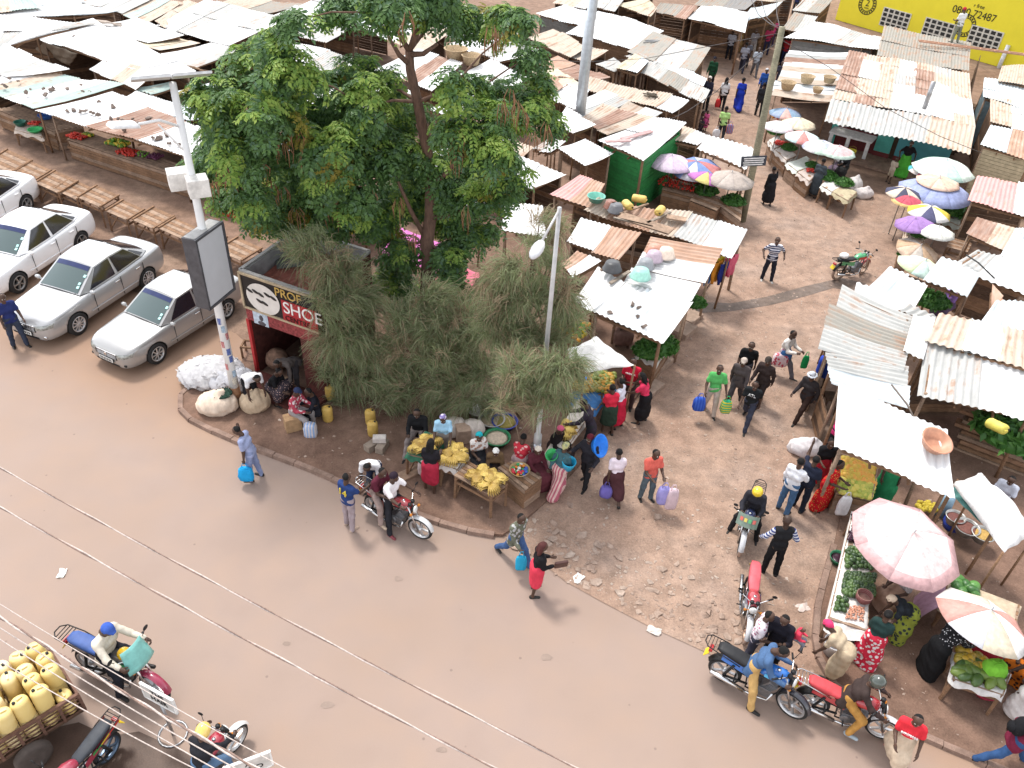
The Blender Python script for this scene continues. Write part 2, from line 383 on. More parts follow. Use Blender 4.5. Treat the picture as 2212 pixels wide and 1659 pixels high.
V, F = rock_arrays(0, pts, .022, .11, 5)
tag(npmesh('rubble', V, F, M_STONE), 'broken stone rubble along the road edge at the alley mouth', 'rubble', kind='stuff')
pts = []
while len(pts) < 700:
    p = (random.uniform(-9, 14), random.uniform(8, 20))
    if inpoly(p, [q[:2] for q in isl]) or inpoly(p, [q[:2] for q in ri]): pts.append((p[0], p[1], .09 if p[0] < 5 else .07))
V, F = rock_arrays(0, pts, .008, .045, 6)
tag(npmesh('pebbles', V, F, M_STONE), 'small pebbles and litter on the red earth pavement', 'pebbles', kind='stuff')
M_STAIN = earth('oil_stain', (.24, .175, .14), (.255, .19, .155), (.265, .195, .16), 0, 2, .6, .4)
for k_, (x_, y_, r_) in enumerate(((708, 1523, 16), (955, 1620, 12), (860, 1250, 10), (1180, 1420, 14), (620, 1390, 9))):
    flat('road_stain', [(x_+r_*(.7+.5*random.random())*math.cos(a_*.7), y_+r_*.55*(.7+.5*random.random())*math.sin(a_*.7)) for a_ in range(9)], .005, M_STAIN)
def scrap(p, s, c, label, z=.006):
    mb = MB(); g = G(p, z); rr = random.Random(int(p[0]))
    n = 9; mb.grid(lambda u, v: (s*(u-.5)*1.5+rr.uniform(-.1, .1)*s, s*(v-.5)+rr.uniform(-.1, .1)*s, rr.uniform(.0, .22)*s), 4, 3, smooth=False)
    o = mb.build('paper_scrap', mat(c, .9, name='paper')); o.location = g; o.rotation_euler = (0, 0, rr.random()*6); tag(o, label, 'litter')
scrap((1413, 1363), .19, (.58, .52, .47), 'crumpled whitish plastic scrap lying on the road near the alley mouth')
scrap((134, 1239), .16, (.8, .82, .78), 'small flat white paper scrap on the road above the lower left')
scrap((1248, 1250), .2, (.8, .76, .72), 'white crumpled bag scrap on the stony road edge by the woman in red')
scrap((1734, 1313), .2, (.6, .5, .45), 'pale flat slab scrap on the alley beside the red parked motorcycle')
# ================================================================ market sheds
class Quad:
    """bilinear roof surface from its four corners, each unprojected at its own height"""
    def __init__(s, nl, nr, fr, fl, zn=2.1, zf=2.5):
        zs = zn if hasattr(zn, '__len__') else (zn, zn, zf, zf)
        s.c = [G(p, z) for p, z in zip((nl, nr, fr, fl), zs)]
        s.W = ((s.c[1]-s.c[0]).length+(s.c[2]-s.c[3]).length)/2; s.D = ((s.c[3]-s.c[0]).length+(s.c[2]-s.c[1]).length)/2
    def at(s, u, v):
        a, b, c, d = s.c
        return (a*(1-u)+b*u)*(1-v)+(d*(1-u)+c*u)*v
def roof_obj(q, pal, seed, parent, axis='y', rag=.09, sag=.06, wl=.15, amp=.017, org=None, grid=None):
    """corrugated sheets laid side by side; ridges follow the slope (axis y) or the eaves (axis x)"""
    rg = random.Random(seed); W, D = (q.W, q.D) if axis == 'y' else (q.D, q.W)
    at = q.at if axis == 'y' else (lambda u, v: q.at(v, u))
    kinds = sorted(set(''.join(grid) if grid else pal)); mats = [sheet(k) for k in kinds]
    ns = max(2, round(W/.82)); rows = len(grid) if grid else (2 if D > 3.6 else 1)
    V = []; F = []; MI = []; UV = []; far = q.c[0].length > 42
    per = 4 if far else 6
    ph = rg.random()*9
    for i in range(ns):
        for r in range(rows):
            u0, u1 = i/ns-.01, (i+1)/ns+.012; v0, v1 = r/rows, (r+1)/rows+(.03 if r < rows-1 else 0)
            if r == 0: v0 -= rg.uniform(-.02, rag)/D
            if r == rows-1: v1 += rg.uniform(-.02, rag)/D
            k = pal[(i*7+r*3+rg.randrange(2)) % len(pal)] if len(pal) > 3 else pal[min(len(pal)-1, int(len(pal)*i/ns))]
            if grid: k = grid[r][int(len(grid[r])*i/ns)]
            w = (u1-u0)*W; nu = max(4, int(w/wl*per)); nv = 3 if far else 5
            lift = rg.uniform(0, .02)+(.012 if r else 0)+(.006*(i % 2)); tl = rg.uniform(-.03, .03); bend = rg.uniform(-.03, .05)
            n = len(V)
            for jv in range(nv+1):
                v = v0+(v1-v0)*jv/nv
                for ju in range(nu+1):
                    u = u0+(u1-u0)*ju/nu; p = at(u, v)
                    z = amp*math.sin(2*math.pi*u*W/wl)+lift+tl*(ju/nu-.5)+bend*(jv/nv-.5)**2*2
                    z += sag*(math.sin(u*W*1.3+ph)*.5+math.sin(v*D*1.1+ph*2)*.35-.4*math.sin(math.pi*min(max(v, 0), 1)))
                    V.append((p.x, p.y, p.z+z)); UV.append((u*W+seed*3.1+i*5.3, v*D+r*2.7))
            for jv in range(nv):
                for ju in range(nu):
                    a = n+jv*(nu+1)+ju; F.append((a, a+1, a+nu+2, a+nu+1)); MI.append(kinds.index(k))
    org = org or parent.location
    V = np.array(V)-np.array(org); F = np.array(F)
    if axis == 'x': F = F[:, ::-1]
    o = npmesh('roof', V, F, mats, MI, parent, True)
    uv = o.data.uv_layers.new(name='uv'); lv = np.zeros(len(o.data.loops), dtype=np.int32); o.data.loops.foreach_get('vertex_index', lv)
    uv.data.foreach_set('uv', np.array(UV, dtype=np.float32)[lv].ravel())
    return o
def planks(mb, a, b, z0, z1, th=.025, seed=0, hw=.15, mi=0, gap=.012):
    """horizontal boards between two ground points a and b"""
    rg = random.Random(seed); a, b = Vector(a[:2]), Vector(b[:2]); z = z0; d = (b-a); L = d.length; r = math.atan2(d.y, d.x)
    while z < z1-.03:
        h = min(hw*rg.uniform(.75, 1.25), z1-z); m = (a+b)/2
        mb.box((m.x, m.y, z+h/2), (L*rg.uniform(.97, 1.02), th*rg.uniform(.8, 1.3), h-gap), r+rg.uniform(-.006, .006), mi if rg.random() < .7 else mi+1)
        z += h
SHED_N = 0
def shed(nl, nr, fr, fl, pal, label, zn=2.1, zf=2.45, walls='bc', axis='y', rag=.14, sag=.085, posts=4, cat='market stall', name='market_shed', wl=.15, amp=.017, wm=None, ch=.85, group='corrugated roofed market stalls'):
    global SHED_N; SHED_N += 1; sd_ = SHED_N
    if pal == 'w' and name == 'market_shed': pal = ['wwgw', 'wwtw', 'wbw', 'wwww', 'wgwww'][sd_ % 5]
    if max(nl[1], fr[1]) < 300 and nl[0] < 1300:
        mx, my = (nl[0]+nr[0]+fr[0]+fl[0])/4, (nl[1]+nr[1]+fr[1]+fl[1])/4; nl, nr, fr, fl = [(mx+(p[0]-mx)*1.15, my+(p[1]-my)*1.22) for p in (nl, nr, fr, fl)]
    q = Quad(nl, nr, fr, fl, zn, zf); rg = random.Random(sd_*13)
    c = q.at(.5, .5); t = thing(name, (c.x, c.y, 0), 0, label, cat, group)
    roof_obj(q, pal, sd_, t, axis, rag, sag, wl, amp)
    L = lambda p: Vector(p)-t.location
    ins = .06; cs = [q.at(ins, ins*1.2), q.at(1-ins, ins*1.2), q.at(1-ins, 1-ins), q.at(ins, 1-ins)]
    near = c.length < 45
    for i in range(posts):
        p = cs[i]; mb = MB(); r = .045*rg.uniform(.8, 1.3); j = Vector((rg.uniform(-.06, .06), rg.uniform(-.06, .06), 0))
        mb.tube([L((p.x+j.x, p.y+j.y, 0)), L((p.x, p.y, p.z*.5)), L((p.x, p.y, p.z-.05))], [r, r*.95, r*.85], 6)
        mb.build('post', WOOD if i % 2 else WOODL, t)
    mb = MB()
    for a, b in ((0, 1), (2, 3), (1, 2), (3, 0)):
        p, s = L(cs[a]), L(cs[b]); p.z -= .07+sag*.6; s.z -= .07+sag*.6; mb.beam(p, s, .06, .07)
    for k in (.33, .66):
        p, s = L(q.at(k, .03)), L(q.at(k, .97)); p.z -= .10+sag*1.35; s.z -= .10+sag*1.35; mb.beam(p, s, .05, .06)
    mb.build('rafters', WOOD, t)
    mats = wm or [WOODD, WOOD]
    for wch, (a, b) in {'b': (2, 3), 'l': (3, 0), 'r': (1, 2), 'f': (0, 1)}.items():
        if wch in walls or wch.upper() in walls:
            mb = MB(); h = min(cs[a].z, cs[b].z)-.1
            if wch.upper() in walls: h *= .5
            planks(mb, L(cs[a]), L(cs[b]), .02, h, seed=sd_*7+a); mb.build('wall', mats, t)
    if 'c' in walls:
        a, b = L(q.at(.06, .16)), L(q.at(.94, .16)); a2, b2 = L(q.at(.06, .5)), L(q.at(.94, .5))
        mb = MB(); planks(mb, a, b, .03, ch, seed=sd_*11); planks(mb, a, a2, .03, ch, seed=sd_*12); planks(mb, b, b2, .03, ch, seed=sd_*5)
        mb.build('counter', [WOOD, WOODL], t)
        mb = MB(); N = 5
        for k in range(N):
            f = (k+.5)/N; p, s = a*(1-f)+a2*f, b*(1-f)+b2*f; mb.beam((p.x, p.y, ch+.02), (s.x, s.y, ch+.02), (a2-a).length/N*.94, .03)
        mb.build('table_top', [WOODL], t)
    return t, q
S = shed
FR = 'front row of stalls behind the slatted tables'
# ---- left part, front row and rows behind it
S((111,247),(395,326),(462,292),(250,212),'wrw','long stall with white and rust sheets weighted by stones, behind the slatted tables',2.0,2.2,'c',rag=.05)
S((268,217),(398,256),(452,246),(303,203),'wb','small bright white roof just behind the stone weighted rust and white stall at left',2.1,2.3,'b')
S((-40,180),(78,227),(240,188),(82,158),'ewet','pale green and white stone weighted roof at the left edge of the front row',2.0,2.3,'c')
S((-45,140),(22,161),(130,150),(14,105),'w','bright white roof at the left edge, just above the pale green stone weighted one',2.2,2.5,'bl')
S((-60,118),(72,76),(188,54),(-40,36),'wwgw','very large bright white roof at the left edge of the photo',2.5,2.8,'b',rag=.03)
S((-40,36),(160,33),(240,24),(118,3),'wwb','white roof with a grey patch sheet, second from the top left corner',2.5,2.8,'b')
S((93,84),(325,158),(402,148),(210,56),'wwbw','long bright white roof running from the brown cloth to behind the solar panel',2.4,2.75,'bl',rag=.04)
S((205,57),(320,87),(384,75),(298,46),'w','white roof with a grey edge, right of the long bright white one at left',2.5,2.8,'b')
S((280,88),(348,108),(419,94),(362,75),'yt','beige brown plywood coloured roof among the white roofs at upper left',2.4,2.6,'b',amp=.004)
S((358,114),(392,150),(505,112),(450,97),'w','white roof close to the left side of the big tree crown, upper left',2.4,2.6,'b')
S((203,149),(292,186),(325,157),(230,131),'w','white roof whose lower corner hangs left of the solar panel',2.1,2.5,'bl')
S((296,190),(327,201),(372,186),(360,178),'e','small ribbed pale green awning right under the solar panel',2.0,2.15,'',posts=2,wl=.2,amp=.03)
S((388,198),(426,208),(478,204),(452,184),'bw','pale blue grey roof between the white lamp pole and the tree',2.2,2.4,'b')
S((258,25),(312,46),(384,5),(320,-2),'tet','beige and pale teal sheets roof at the top left, right of the grey blue one',2.5,2.8,'bl')
S((340,44),(362,52),(428,14),(400,6),'t','narrow tan roof with a dark bundle on it at upper left',2.5,2.6,'b')
S((158,-2),(262,23),(332,-10),(228,-32),'g','grey blue smooth roof cut by the top edge, left',2.6,2.9,'b',amp=.006)
S((-35,26),(80,18),(62,3),(-30,-8),'te','tan and teal roof in the top left corner',2.7,2.9,'b')
S((66,12),(172,2),(160,-17),(40,-17),'b','grey blue roof on the top edge next to the corner',2.7,2.9,'b',amp=.006)
S((358,53),(494,90),(605,42),(448,8),'wwgw','big white roof above the left shoulder of the tree crown',2.4,2.8,'blr')
S((470,12),(562,29),(640,10),(522,-5),'tk','brown tan roof at the top edge left of the tree crown',2.6,2.8,'b')
S((560,52),(700,85),(760,50),(640,22),'wg','white grey roof half hidden by the top of the tree crown at left',2.4,2.7,'b')
S((640,20),(770,48),(830,10),(720,-12),'wb','pale roof at the top edge behind the tree crown',2.5,2.8,'b')
S((800,60),(900,105),(960,70),(880,20),'wt','pale ribbed roof seen through the gap beside the upper tree trunk',2.4,2.7,'b')
S((930,60),(1010,85),(1060,40),(985,15),'gw','grey white roof right of the upper tree trunk',2.4,2.7,'b')
S((985,96),(1082,128),(1160,112),(1050,80),'w','white grey roof with round brown baskets on it right of the upper trunk',2.3,2.6,'b')
S((1040,60),(1106,78),(1150,40),(1085,22),'tg','tan roof at the top edge between the tree and the grey shed',2.5,2.8,'b')
S((820,150),(930,185),(985,140),(900,115),'wrw','white and rust roof seen below the upper fork of the tree',2.3,2.6,'b')
S((1000,165),(1090,195),(1130,165),(1060,135),'w','white roof showing through the right side of the tree crown',2.3,2.6,'b')
S((560,130),(700,180),(770,135),(640,100),'wg','roof behind the dense left middle of the tree crown',2.3,2.6,'b')
S((700,200),(830,245),(890,205),(780,170),'w','roof hidden deep behind the middle of the tree crown',2.3,2.6,'b')
S((560,230),(700,270),(770,215),(640,185),'wt','roof behind the left centre of the tree crown',2.2,2.5,'b')
S((940,240),(1050,280),(1110,235),(1010,200),'wrt','rust streaked white roof glimpsed through the right centre of the crown',2.3,2.6,'b')
S((470,330),(640,385),(700,330),(540,285),'w','white roof of the front row behind the hanging brown pods',2.0,2.3,'c')
S((640,392),(790,440),(850,380),(700,335),'wr','front row roof behind the lower crown near the orange pile',2.1,2.4,'')
S((850,350),(980,395),(1040,345),(920,310),'w','white roof behind the lower fork of the big tree',2.2,2.5,'b')
S((1010,330),(1100,360),(1150,320),(1070,290),'wt','white tan roof at the right lower edge of the tree crown',2.2,2.5,'b')
S((840,455),(1000,500),(1050,440),(910,405),'w','white roof above the bright pink stall behind the trunk',2.2,2.5,'')
S((1085,492),(1180,512),(1172,452),(1090,440),'w','ribbed white roof right of the trunk and behind the feathery shrub tops',2.1,2.4,'')
# ---- middle market
S((1328,10),(1406,32),(1420,14),(1395,-4),'yt','tan roof over the dark shop at the top edge, left of the brown one',2.6,2.9,'blr',group='shops along the top edge')
S((1410,22),(1482,42),(1505,14),(1428,4),'kr','brown roof with a curved front over a shop with a turquoise curtain, top edge',2.5,2.9,'blr',group='shops along the top edge')
S((1260,6),(1325,20),(1345,-6),(1290,-18),'g','grey roof of the dark shop behind the tall galvanised pole, top edge',2.6,2.9,'bl',group='shops along the top edge')
S((1200,4),(1262,16),(1290,-10),(1235,-20),'tg','low tan roof at the top edge left of the tall pole',2.6,2.8,'bl',group='shops along the top edge')
S((1486,40),(1608,70),(1618,25),(1516,12),'w','white sheet roof of the meat stall by the alley near the top',2.5,2.8,'bl',amp=.006)
S((1598,46),(1658,36),(1690,4),(1622,16),'b','pale blue roof at the top end of the alley',2.5,2.8,'b')
S((1500,10),(1610,20),(1640,-6),(1530,-14),'kd','brown patched roof beyond the meat stall on the top edge',2.6,2.9,'b')
S((1620,2),(1690,2),(1720,-16),(1650,-18),'tk','brown roof at the far end of the alley on the top edge',2.6,2.8,'b')
GREYW = [mat((.22, .22, .21), .6, .3, name='sheet_wall'), mat((.28, .28, .27), .6, .3, name='sheet_wall')]
S((1168,29),(1260,54),(1283,32),(1222,15),'w','white topped grey sheet metal shed left of the tall galvanised pole',2.4,2.6,'fblr',wm=GREYW)
S((1235,70),(1357,97),(1418,66),(1296,32),'w','bright white roof on plank walls just right of the tall galvanised pole',2.4,2.7,'fblr',wm=[WOOD, WOODL])
S((1148,85),(1228,118),(1258,99),(1196,69),'t','tan roof with a plank front left of the tall galvanised pole',2.2,2.5,'fbl')
S((1227,119),(1268,132),(1308,109),(1256,101),'kt','small brown lean to with a white fan lying on it behind the tall pole',2.1,2.3,'fb')
S((1356,113),(1500,153),(1533,106),(1411,71),'kgk','wide flat grey beige roof with crumpled foil and junk on top',2.4,2.6,'blr',amp=.006)
S((1350,121),(1518,184),(1524,171),(1371,113),'gb','narrow grey sheet strip roof below the wide flat grey beige one',2.3,2.4,'b')
S((1378,149),(1518,219),(1533,192),(1398,134),'gkg','long sloping grey roof with rust patches ending at the alley',2.1,2.4,'b')
S((1290,139),(1327,152),(1342,140),(1323,128),'g','tiny grey awning on posts by the long sloping grey roof',2.1,2.2,'b')
S((1328,147),(1376,161),(1400,134),(1371,117),'yb','tan and pale curled awning above the long sloping grey roof',2.2,2.4,'b')
S((1266,190),(1440,235),(1470,215),(1281,173),'wtttt','long wavy white to tan roof with a dark heap of twigs on it',2.2,2.4,'b',sag=.12)
S((1212,166),(1262,176),(1310,170),(1266,154),'r','small red brown cloth like roof left of the wavy white to tan roof',2.2,2.3,'b')
S((1165,136),(1221,158),(1258,150),(1203,124),'or','rusty orange brown roof just right of the tree crown edge',2.2,2.4,'b')
S((1178,177),(1184,201),(1214,184),(1194,168),'o','little steep rust roof right of the tree crown',2.1,2.4,'')
S((1158,157),(1216,191),(1248,180),(1204,154),'yy','beige flat roof beneath the rusty orange brown one',2.1,2.3,'b',amp=.004)
S((1183,203),(1240,232),(1268,195),(1226,182),'w','white roof left of the foot of the tall pole, upper one',2.1,2.4,'b')
S((1240,222),(1270,252),(1350,220),(1300,203),'wgw','white grey roof right behind the tall pole',2.1,2.4,'b')
S((1262,257),(1316,285),(1402,256),(1302,229),'rttt','rust and tan roof right of the tall pole above the green shed',2.1,2.4,'b')
S((1328,234),(1402,258),(1426,248),(1356,219),'tw','pointed pale tarpaulin roof above the rust and tan one',2.2,2.5,'',amp=.004,sag=.16)
S((1205,263),(1242,283),(1280,269),(1224,239),'w','white roof left of the green shed with its corner by the tall pole',2.1,2.3,'b')
GREENW = [mat((.03, .22, .06), .6, name='green_paint'), mat((.028, .19, .055), .6, name='green_paint')]
S((1291,306),(1388,349),(1483,264),(1408,256),'w','bright green painted shed with a big white roof beside the tall pole',2.5,2.8,'fblr',wm=GREENW,rag=.04,cat='shed',name='green_shed')
S((1443,301),(1507,314),(1528,298),(1468,277),'tw','tan white ribbed roof right of the green shed by the potato heap',2.2,2.4,'b')
S((1508,321),(1612,364),(1628,328),(1527,298),'w','white ribbed roof beside the wooden power pole with the small sign',2.2,2.5,'',wl=.22,amp=.03)
S((1147,321),(1192,329),(1220,310),(1186,299),'w','small white roof on the left of two in front of the green shed',2.1,2.3,'')
S((1203,321),(1268,355),(1324,330),(1261,303),'w','white flat roof on posts in front of the green shed left wall',2.2,2.4,'b',wm=[WOOD, WOODL])
S((1106,392),(1152,404),(1222,376),(1110,334),'wwt','white tan roof at the right foot of the tree crown with planks behind',2.1,2.4,'bl')
S((1190,421),(1275,451),(1304,404),(1247,383),'pop','pinkish rust ribbed roof left of the junk covered roof',2.1,2.4,'b')
S((1264,453),(1456,511),(1490,465),(1290,430),'wtgo','roof covered with boards, sticks, jerrycans and basins',2.1,2.4,'bc')
S((1455,512),(1581,554),(1613,495),(1493,462),'gww','white ended roof at the alley corner, right of the junk covered roof',2.15,2.4,'')
S((1226,521),(1338,561),(1384,504),(1256,469),'owwot','rust streaked white roof with a log and a stick on it',2.1,2.4,'l',sag=.09)
S((1356,612),(1494,649),(1554,538),(1406,514),'wwo','large roof with sideways ribs, rusty far half and six upturned basins',2.1,2.6,'',axis='x')
S((1274,676),(1431,743),(1497,650),(1351,614),'w','front white roof by the alley with five small stones on it',1.95,2.2,'',wl=.17,amp=.022,rag=.03)
S((1238,655),(1281,675),(1348,615),(1288,583),'w','white roof touching the right side of the feathery shrubs',2.0,2.2,'')
S((1214,572),(1238,601),(1298,565),(1246,543),'owt','small rust and white roof behind the street lamp pole',2.0,2.2,'')
# ---- right part
S((1690,62),(1740,70),(1765,38),(1715,30),'kg','dark brown roof above the white ridged roof near the end of the alley',2.3,2.6,'blr')
S((1712,20),(1770,30),(1800,-2),(1740,-8),'gk','grey roof at the top edge left of the yellow building',2.4,2.7,'blr')
S((1560,-4),(1640,6),(1660,-24),(1580,-30),'kt','brown roof cut by the top edge above the meat stall',2.5,2.8,'b')
S((1300,-8),(1400,4),(1420,-26),(1320,-34),'kg','grey brown roof cut by the top edge right of the tall mast',2.6,2.9,'bl')
S((1697,82),(1895,107),(1916,82),(1760,47),'w','white ridged roof on grey sheet walls left of the yellow building',2.5,2.7,'fblr',wm=GREYW)
S((1896,120),(2090,154),(2094,94),(1911,58),'k','long grey brown roof along the foot of the yellow building',2.9,3.2,'blr',rag=.03)
S((1665,208),(1799,220),(1836,112),(1707,110),'rtgwb','white and rust roof with three wicker baskets along its eave',2.4,2.6,'b',axis='x')
S((2124,212),(2230,240),(2240,182),(2126,172),'b','pale blue roof at the right edge beneath the drain pipe',2.7,2.8,'fblr',wm=[mat((.25,.34,.38),.5,.3,name='sheet_wall')]*2)
S((2140,264),(2230,284),(2232,214),(2141,212),'tw','tan white ribbed roof at the right edge below the pale blue one',2.6,2.8,'blr')
S((2155,176),(2230,188),(2235,140),(2165,143),'t','brown beige roof at the right edge against the yellow wall',2.9,3.1,'b')
S((2118,314),(2235,348),(2238,290),(2139,274),'bob','pale blue roof with rust streaks over the beige plank kiosk at the right edge',2.4,2.6,'fblr',wm=[mat((.50,.41,.27),.7,name='beige_boards'),mat((.46,.38,.25),.7,name='beige_boards')],cat='kiosk')
S((2090,437),(2240,477),(2245,405),(2111,383),'pwwt','white roof with pink sheets at both ends, right edge',2.2,2.5,'b')
S((2088,504),(2172,541),(2196,498),(2110,471),'rt','brown cloth covered roof with a stick bundle, near the cabbage stall',2.0,2.2,'',amp=.006)
S((2161,553),(2240,575),(2240,492),(2192,498),'b','pale blue ribbed roof at the right edge beside the brown cloth covered one',2.1,2.3,'b')
S((2050,572),(2235,646),(2240,580),(2112,537),'w','white ribbed roof with lying cables at the right edge',2.1,2.4,'b',wl=.2,amp=.025)
S((1995,605),(2088,642),(2116,594),(2030,561),'b','pale blue ribbed roof with a red rag on it',2.05,2.3,'',wl=.2,amp=.026)
S((1878,619),(1976,661),(2004,614),(1920,579),'bw','pale ribbed roof nearest the parked green and red motorcycle',2.0,2.3,'c',wl=.2,amp=.025)
S((1782,757),(1945,802),(1974,684),(1820,615),'gbgkb','big patched grey white roof with sideways ribs and a curled torn left edge',2.3,2.7,'l',axis='x',rag=.25,sag=.1,wl=.17,amp=.03)
S((1808,832),(1958,882),(1964,792),(1795,762),'bgb','lower grey sheets with sideways ribs below the curled torn roof',2.15,2.35,'L',axis='x',rag=.2,wl=.17,amp=.03)
S((1951,759),(1995,774),(2020,690),(1974,681),'w','narrow bright white sheet lying across the patched grey white roof',2.5,2.8,'',posts=2)
S((1845,640),(1988,690),(2022,682),(1850,618),'w','toothed white ribbed strip behind the curled torn roof',2.3,2.35,'',posts=2,wl=.2,amp=.03)
S((1986,851),(2240,914),(2242,735),(2004,735),'wgbwtb','large white ribbed roof over the plank stack at the right edge',2.2,2.6,'b',wl=.2,amp=.025,rag=.05)
S((1998,738),(2240,802),(2242,722),(2030,678),'twtw','tan and white ribbed roof above the large white one at the right edge',2.6,2.8,'b',wl=.2,amp=.025)
S((2117,699),(2240,747),(2245,650),(2149,655),'b','pale blue ribbed roof at the right edge above the tan and white one',2.5,2.7,'b',wl=.2,amp=.025)
S((2142,668),(2149,672),(2187,664),(2143,621),'o','brown plywood triangle leaning above the pale blue roof at right',2.5,2.6,'',posts=1,amp=.003,cat='board')
t_, QG = S((1804,968),(2060,1074),(2045,926),(1814,829),'w','bright white roof of the mango stall with an orange basin on it',2.2,2.75,'',rag=.03,wl=.17,amp=.02)
# ================================================================ trees
def leaf_mat(name, cols, trans=.35, rough=.5):
    m, nt, b = newmat(name); g = nt.nodes.new('ShaderNodeNewGeometry')
    c = ramp(nt, g.outputs['Random Per Island'], [(i/(len(cols)-1), x) for i, x in enumerate(cols)])
    nt.links.new(c, b.inputs['Base Color']); b.inputs['Roughness'].default_value = rough; b.inputs['Specular IOR Level'].default_value = .35
    tr = nt.nodes.new('ShaderNodeBsdfTranslucent'); mx = nt.nodes.new('ShaderNodeMixShader'); mx.inputs[0].default_value = trans
    nt.links.new(c, tr.inputs[0]); nt.links.new(b.outputs[0], mx.inputs[1]); nt.links.new(tr.outputs[0], mx.inputs[2])
    nt.links.new(mx.outputs[0], nt.nodes['Material Output'].inputs[0]); return m
def bark(c):
    m, nt, b = newmat('bark'); n = noise(nt, mapped(nt, (5, 5, 1.2)), 3, 6, .7)
    nt.links.new(ramp(nt, n, [(.3, tuple(x*.5 for x in c)), (.7, tuple(x*1.3 for x in c))]), b.inputs['Base Color']); b.inputs['Roughness'].default_value = .9
    bump(nt, b, n, .6, .04); return m
def basis(d, rg):
    d = d/np.linalg.norm(d); a = rg.standard_normal(3); u = a-d*(a@d); u /= np.linalg.norm(u); return np.stack([u, np.cross(d, u), d], 1)
def rosette(rg, n=8):
    """a spray of drooping pinnate leaves around +z"""
    V = []; F = []
    for k in range(n):
        a = 2*math.pi*(k+rg.uniform(-.3, .3))/n; el = rg.uniform(.1, 1.0); L = rg.uniform(.26, .42)
        h = np.array([math.cos(a), math.sin(a), 0]); sd_ = np.array([-h[1], h[0], 0])
        def pt(t): return h*(L*t*math.cos(el*.6))+np.array([0, 0, L*(t*math.sin(el)-.75*t*t)])
        for j in range(5):
            t = .22+.78*j/4.2; p = pt(t)
            for s in (-1, 1):
                l = rg.uniform(.105, .155)*(1.05-.25*abs(t-.6)); w = l*.27
                d = h*.55+sd_*s*.85+np.array([0, 0, -.35+rg.uniform(-.2, .2)]); d /= np.linalg.norm(d)
                x = np.cross(d, [0, 0, 1.]); x /= np.linalg.norm(x)
                n0 = len(V); m = p+d*l*.5+np.array([0, 0, .014])
                V += [p, m+x*w, p+d*l, m-x*w]; F.append((n0, n0+1, n0+2, n0+3))
    return np.array(V), np.array(F)
def px_r(p, r): return r*np.linalg.norm(np.array(p)-np.array([0, 0, CAMH]))/FOC
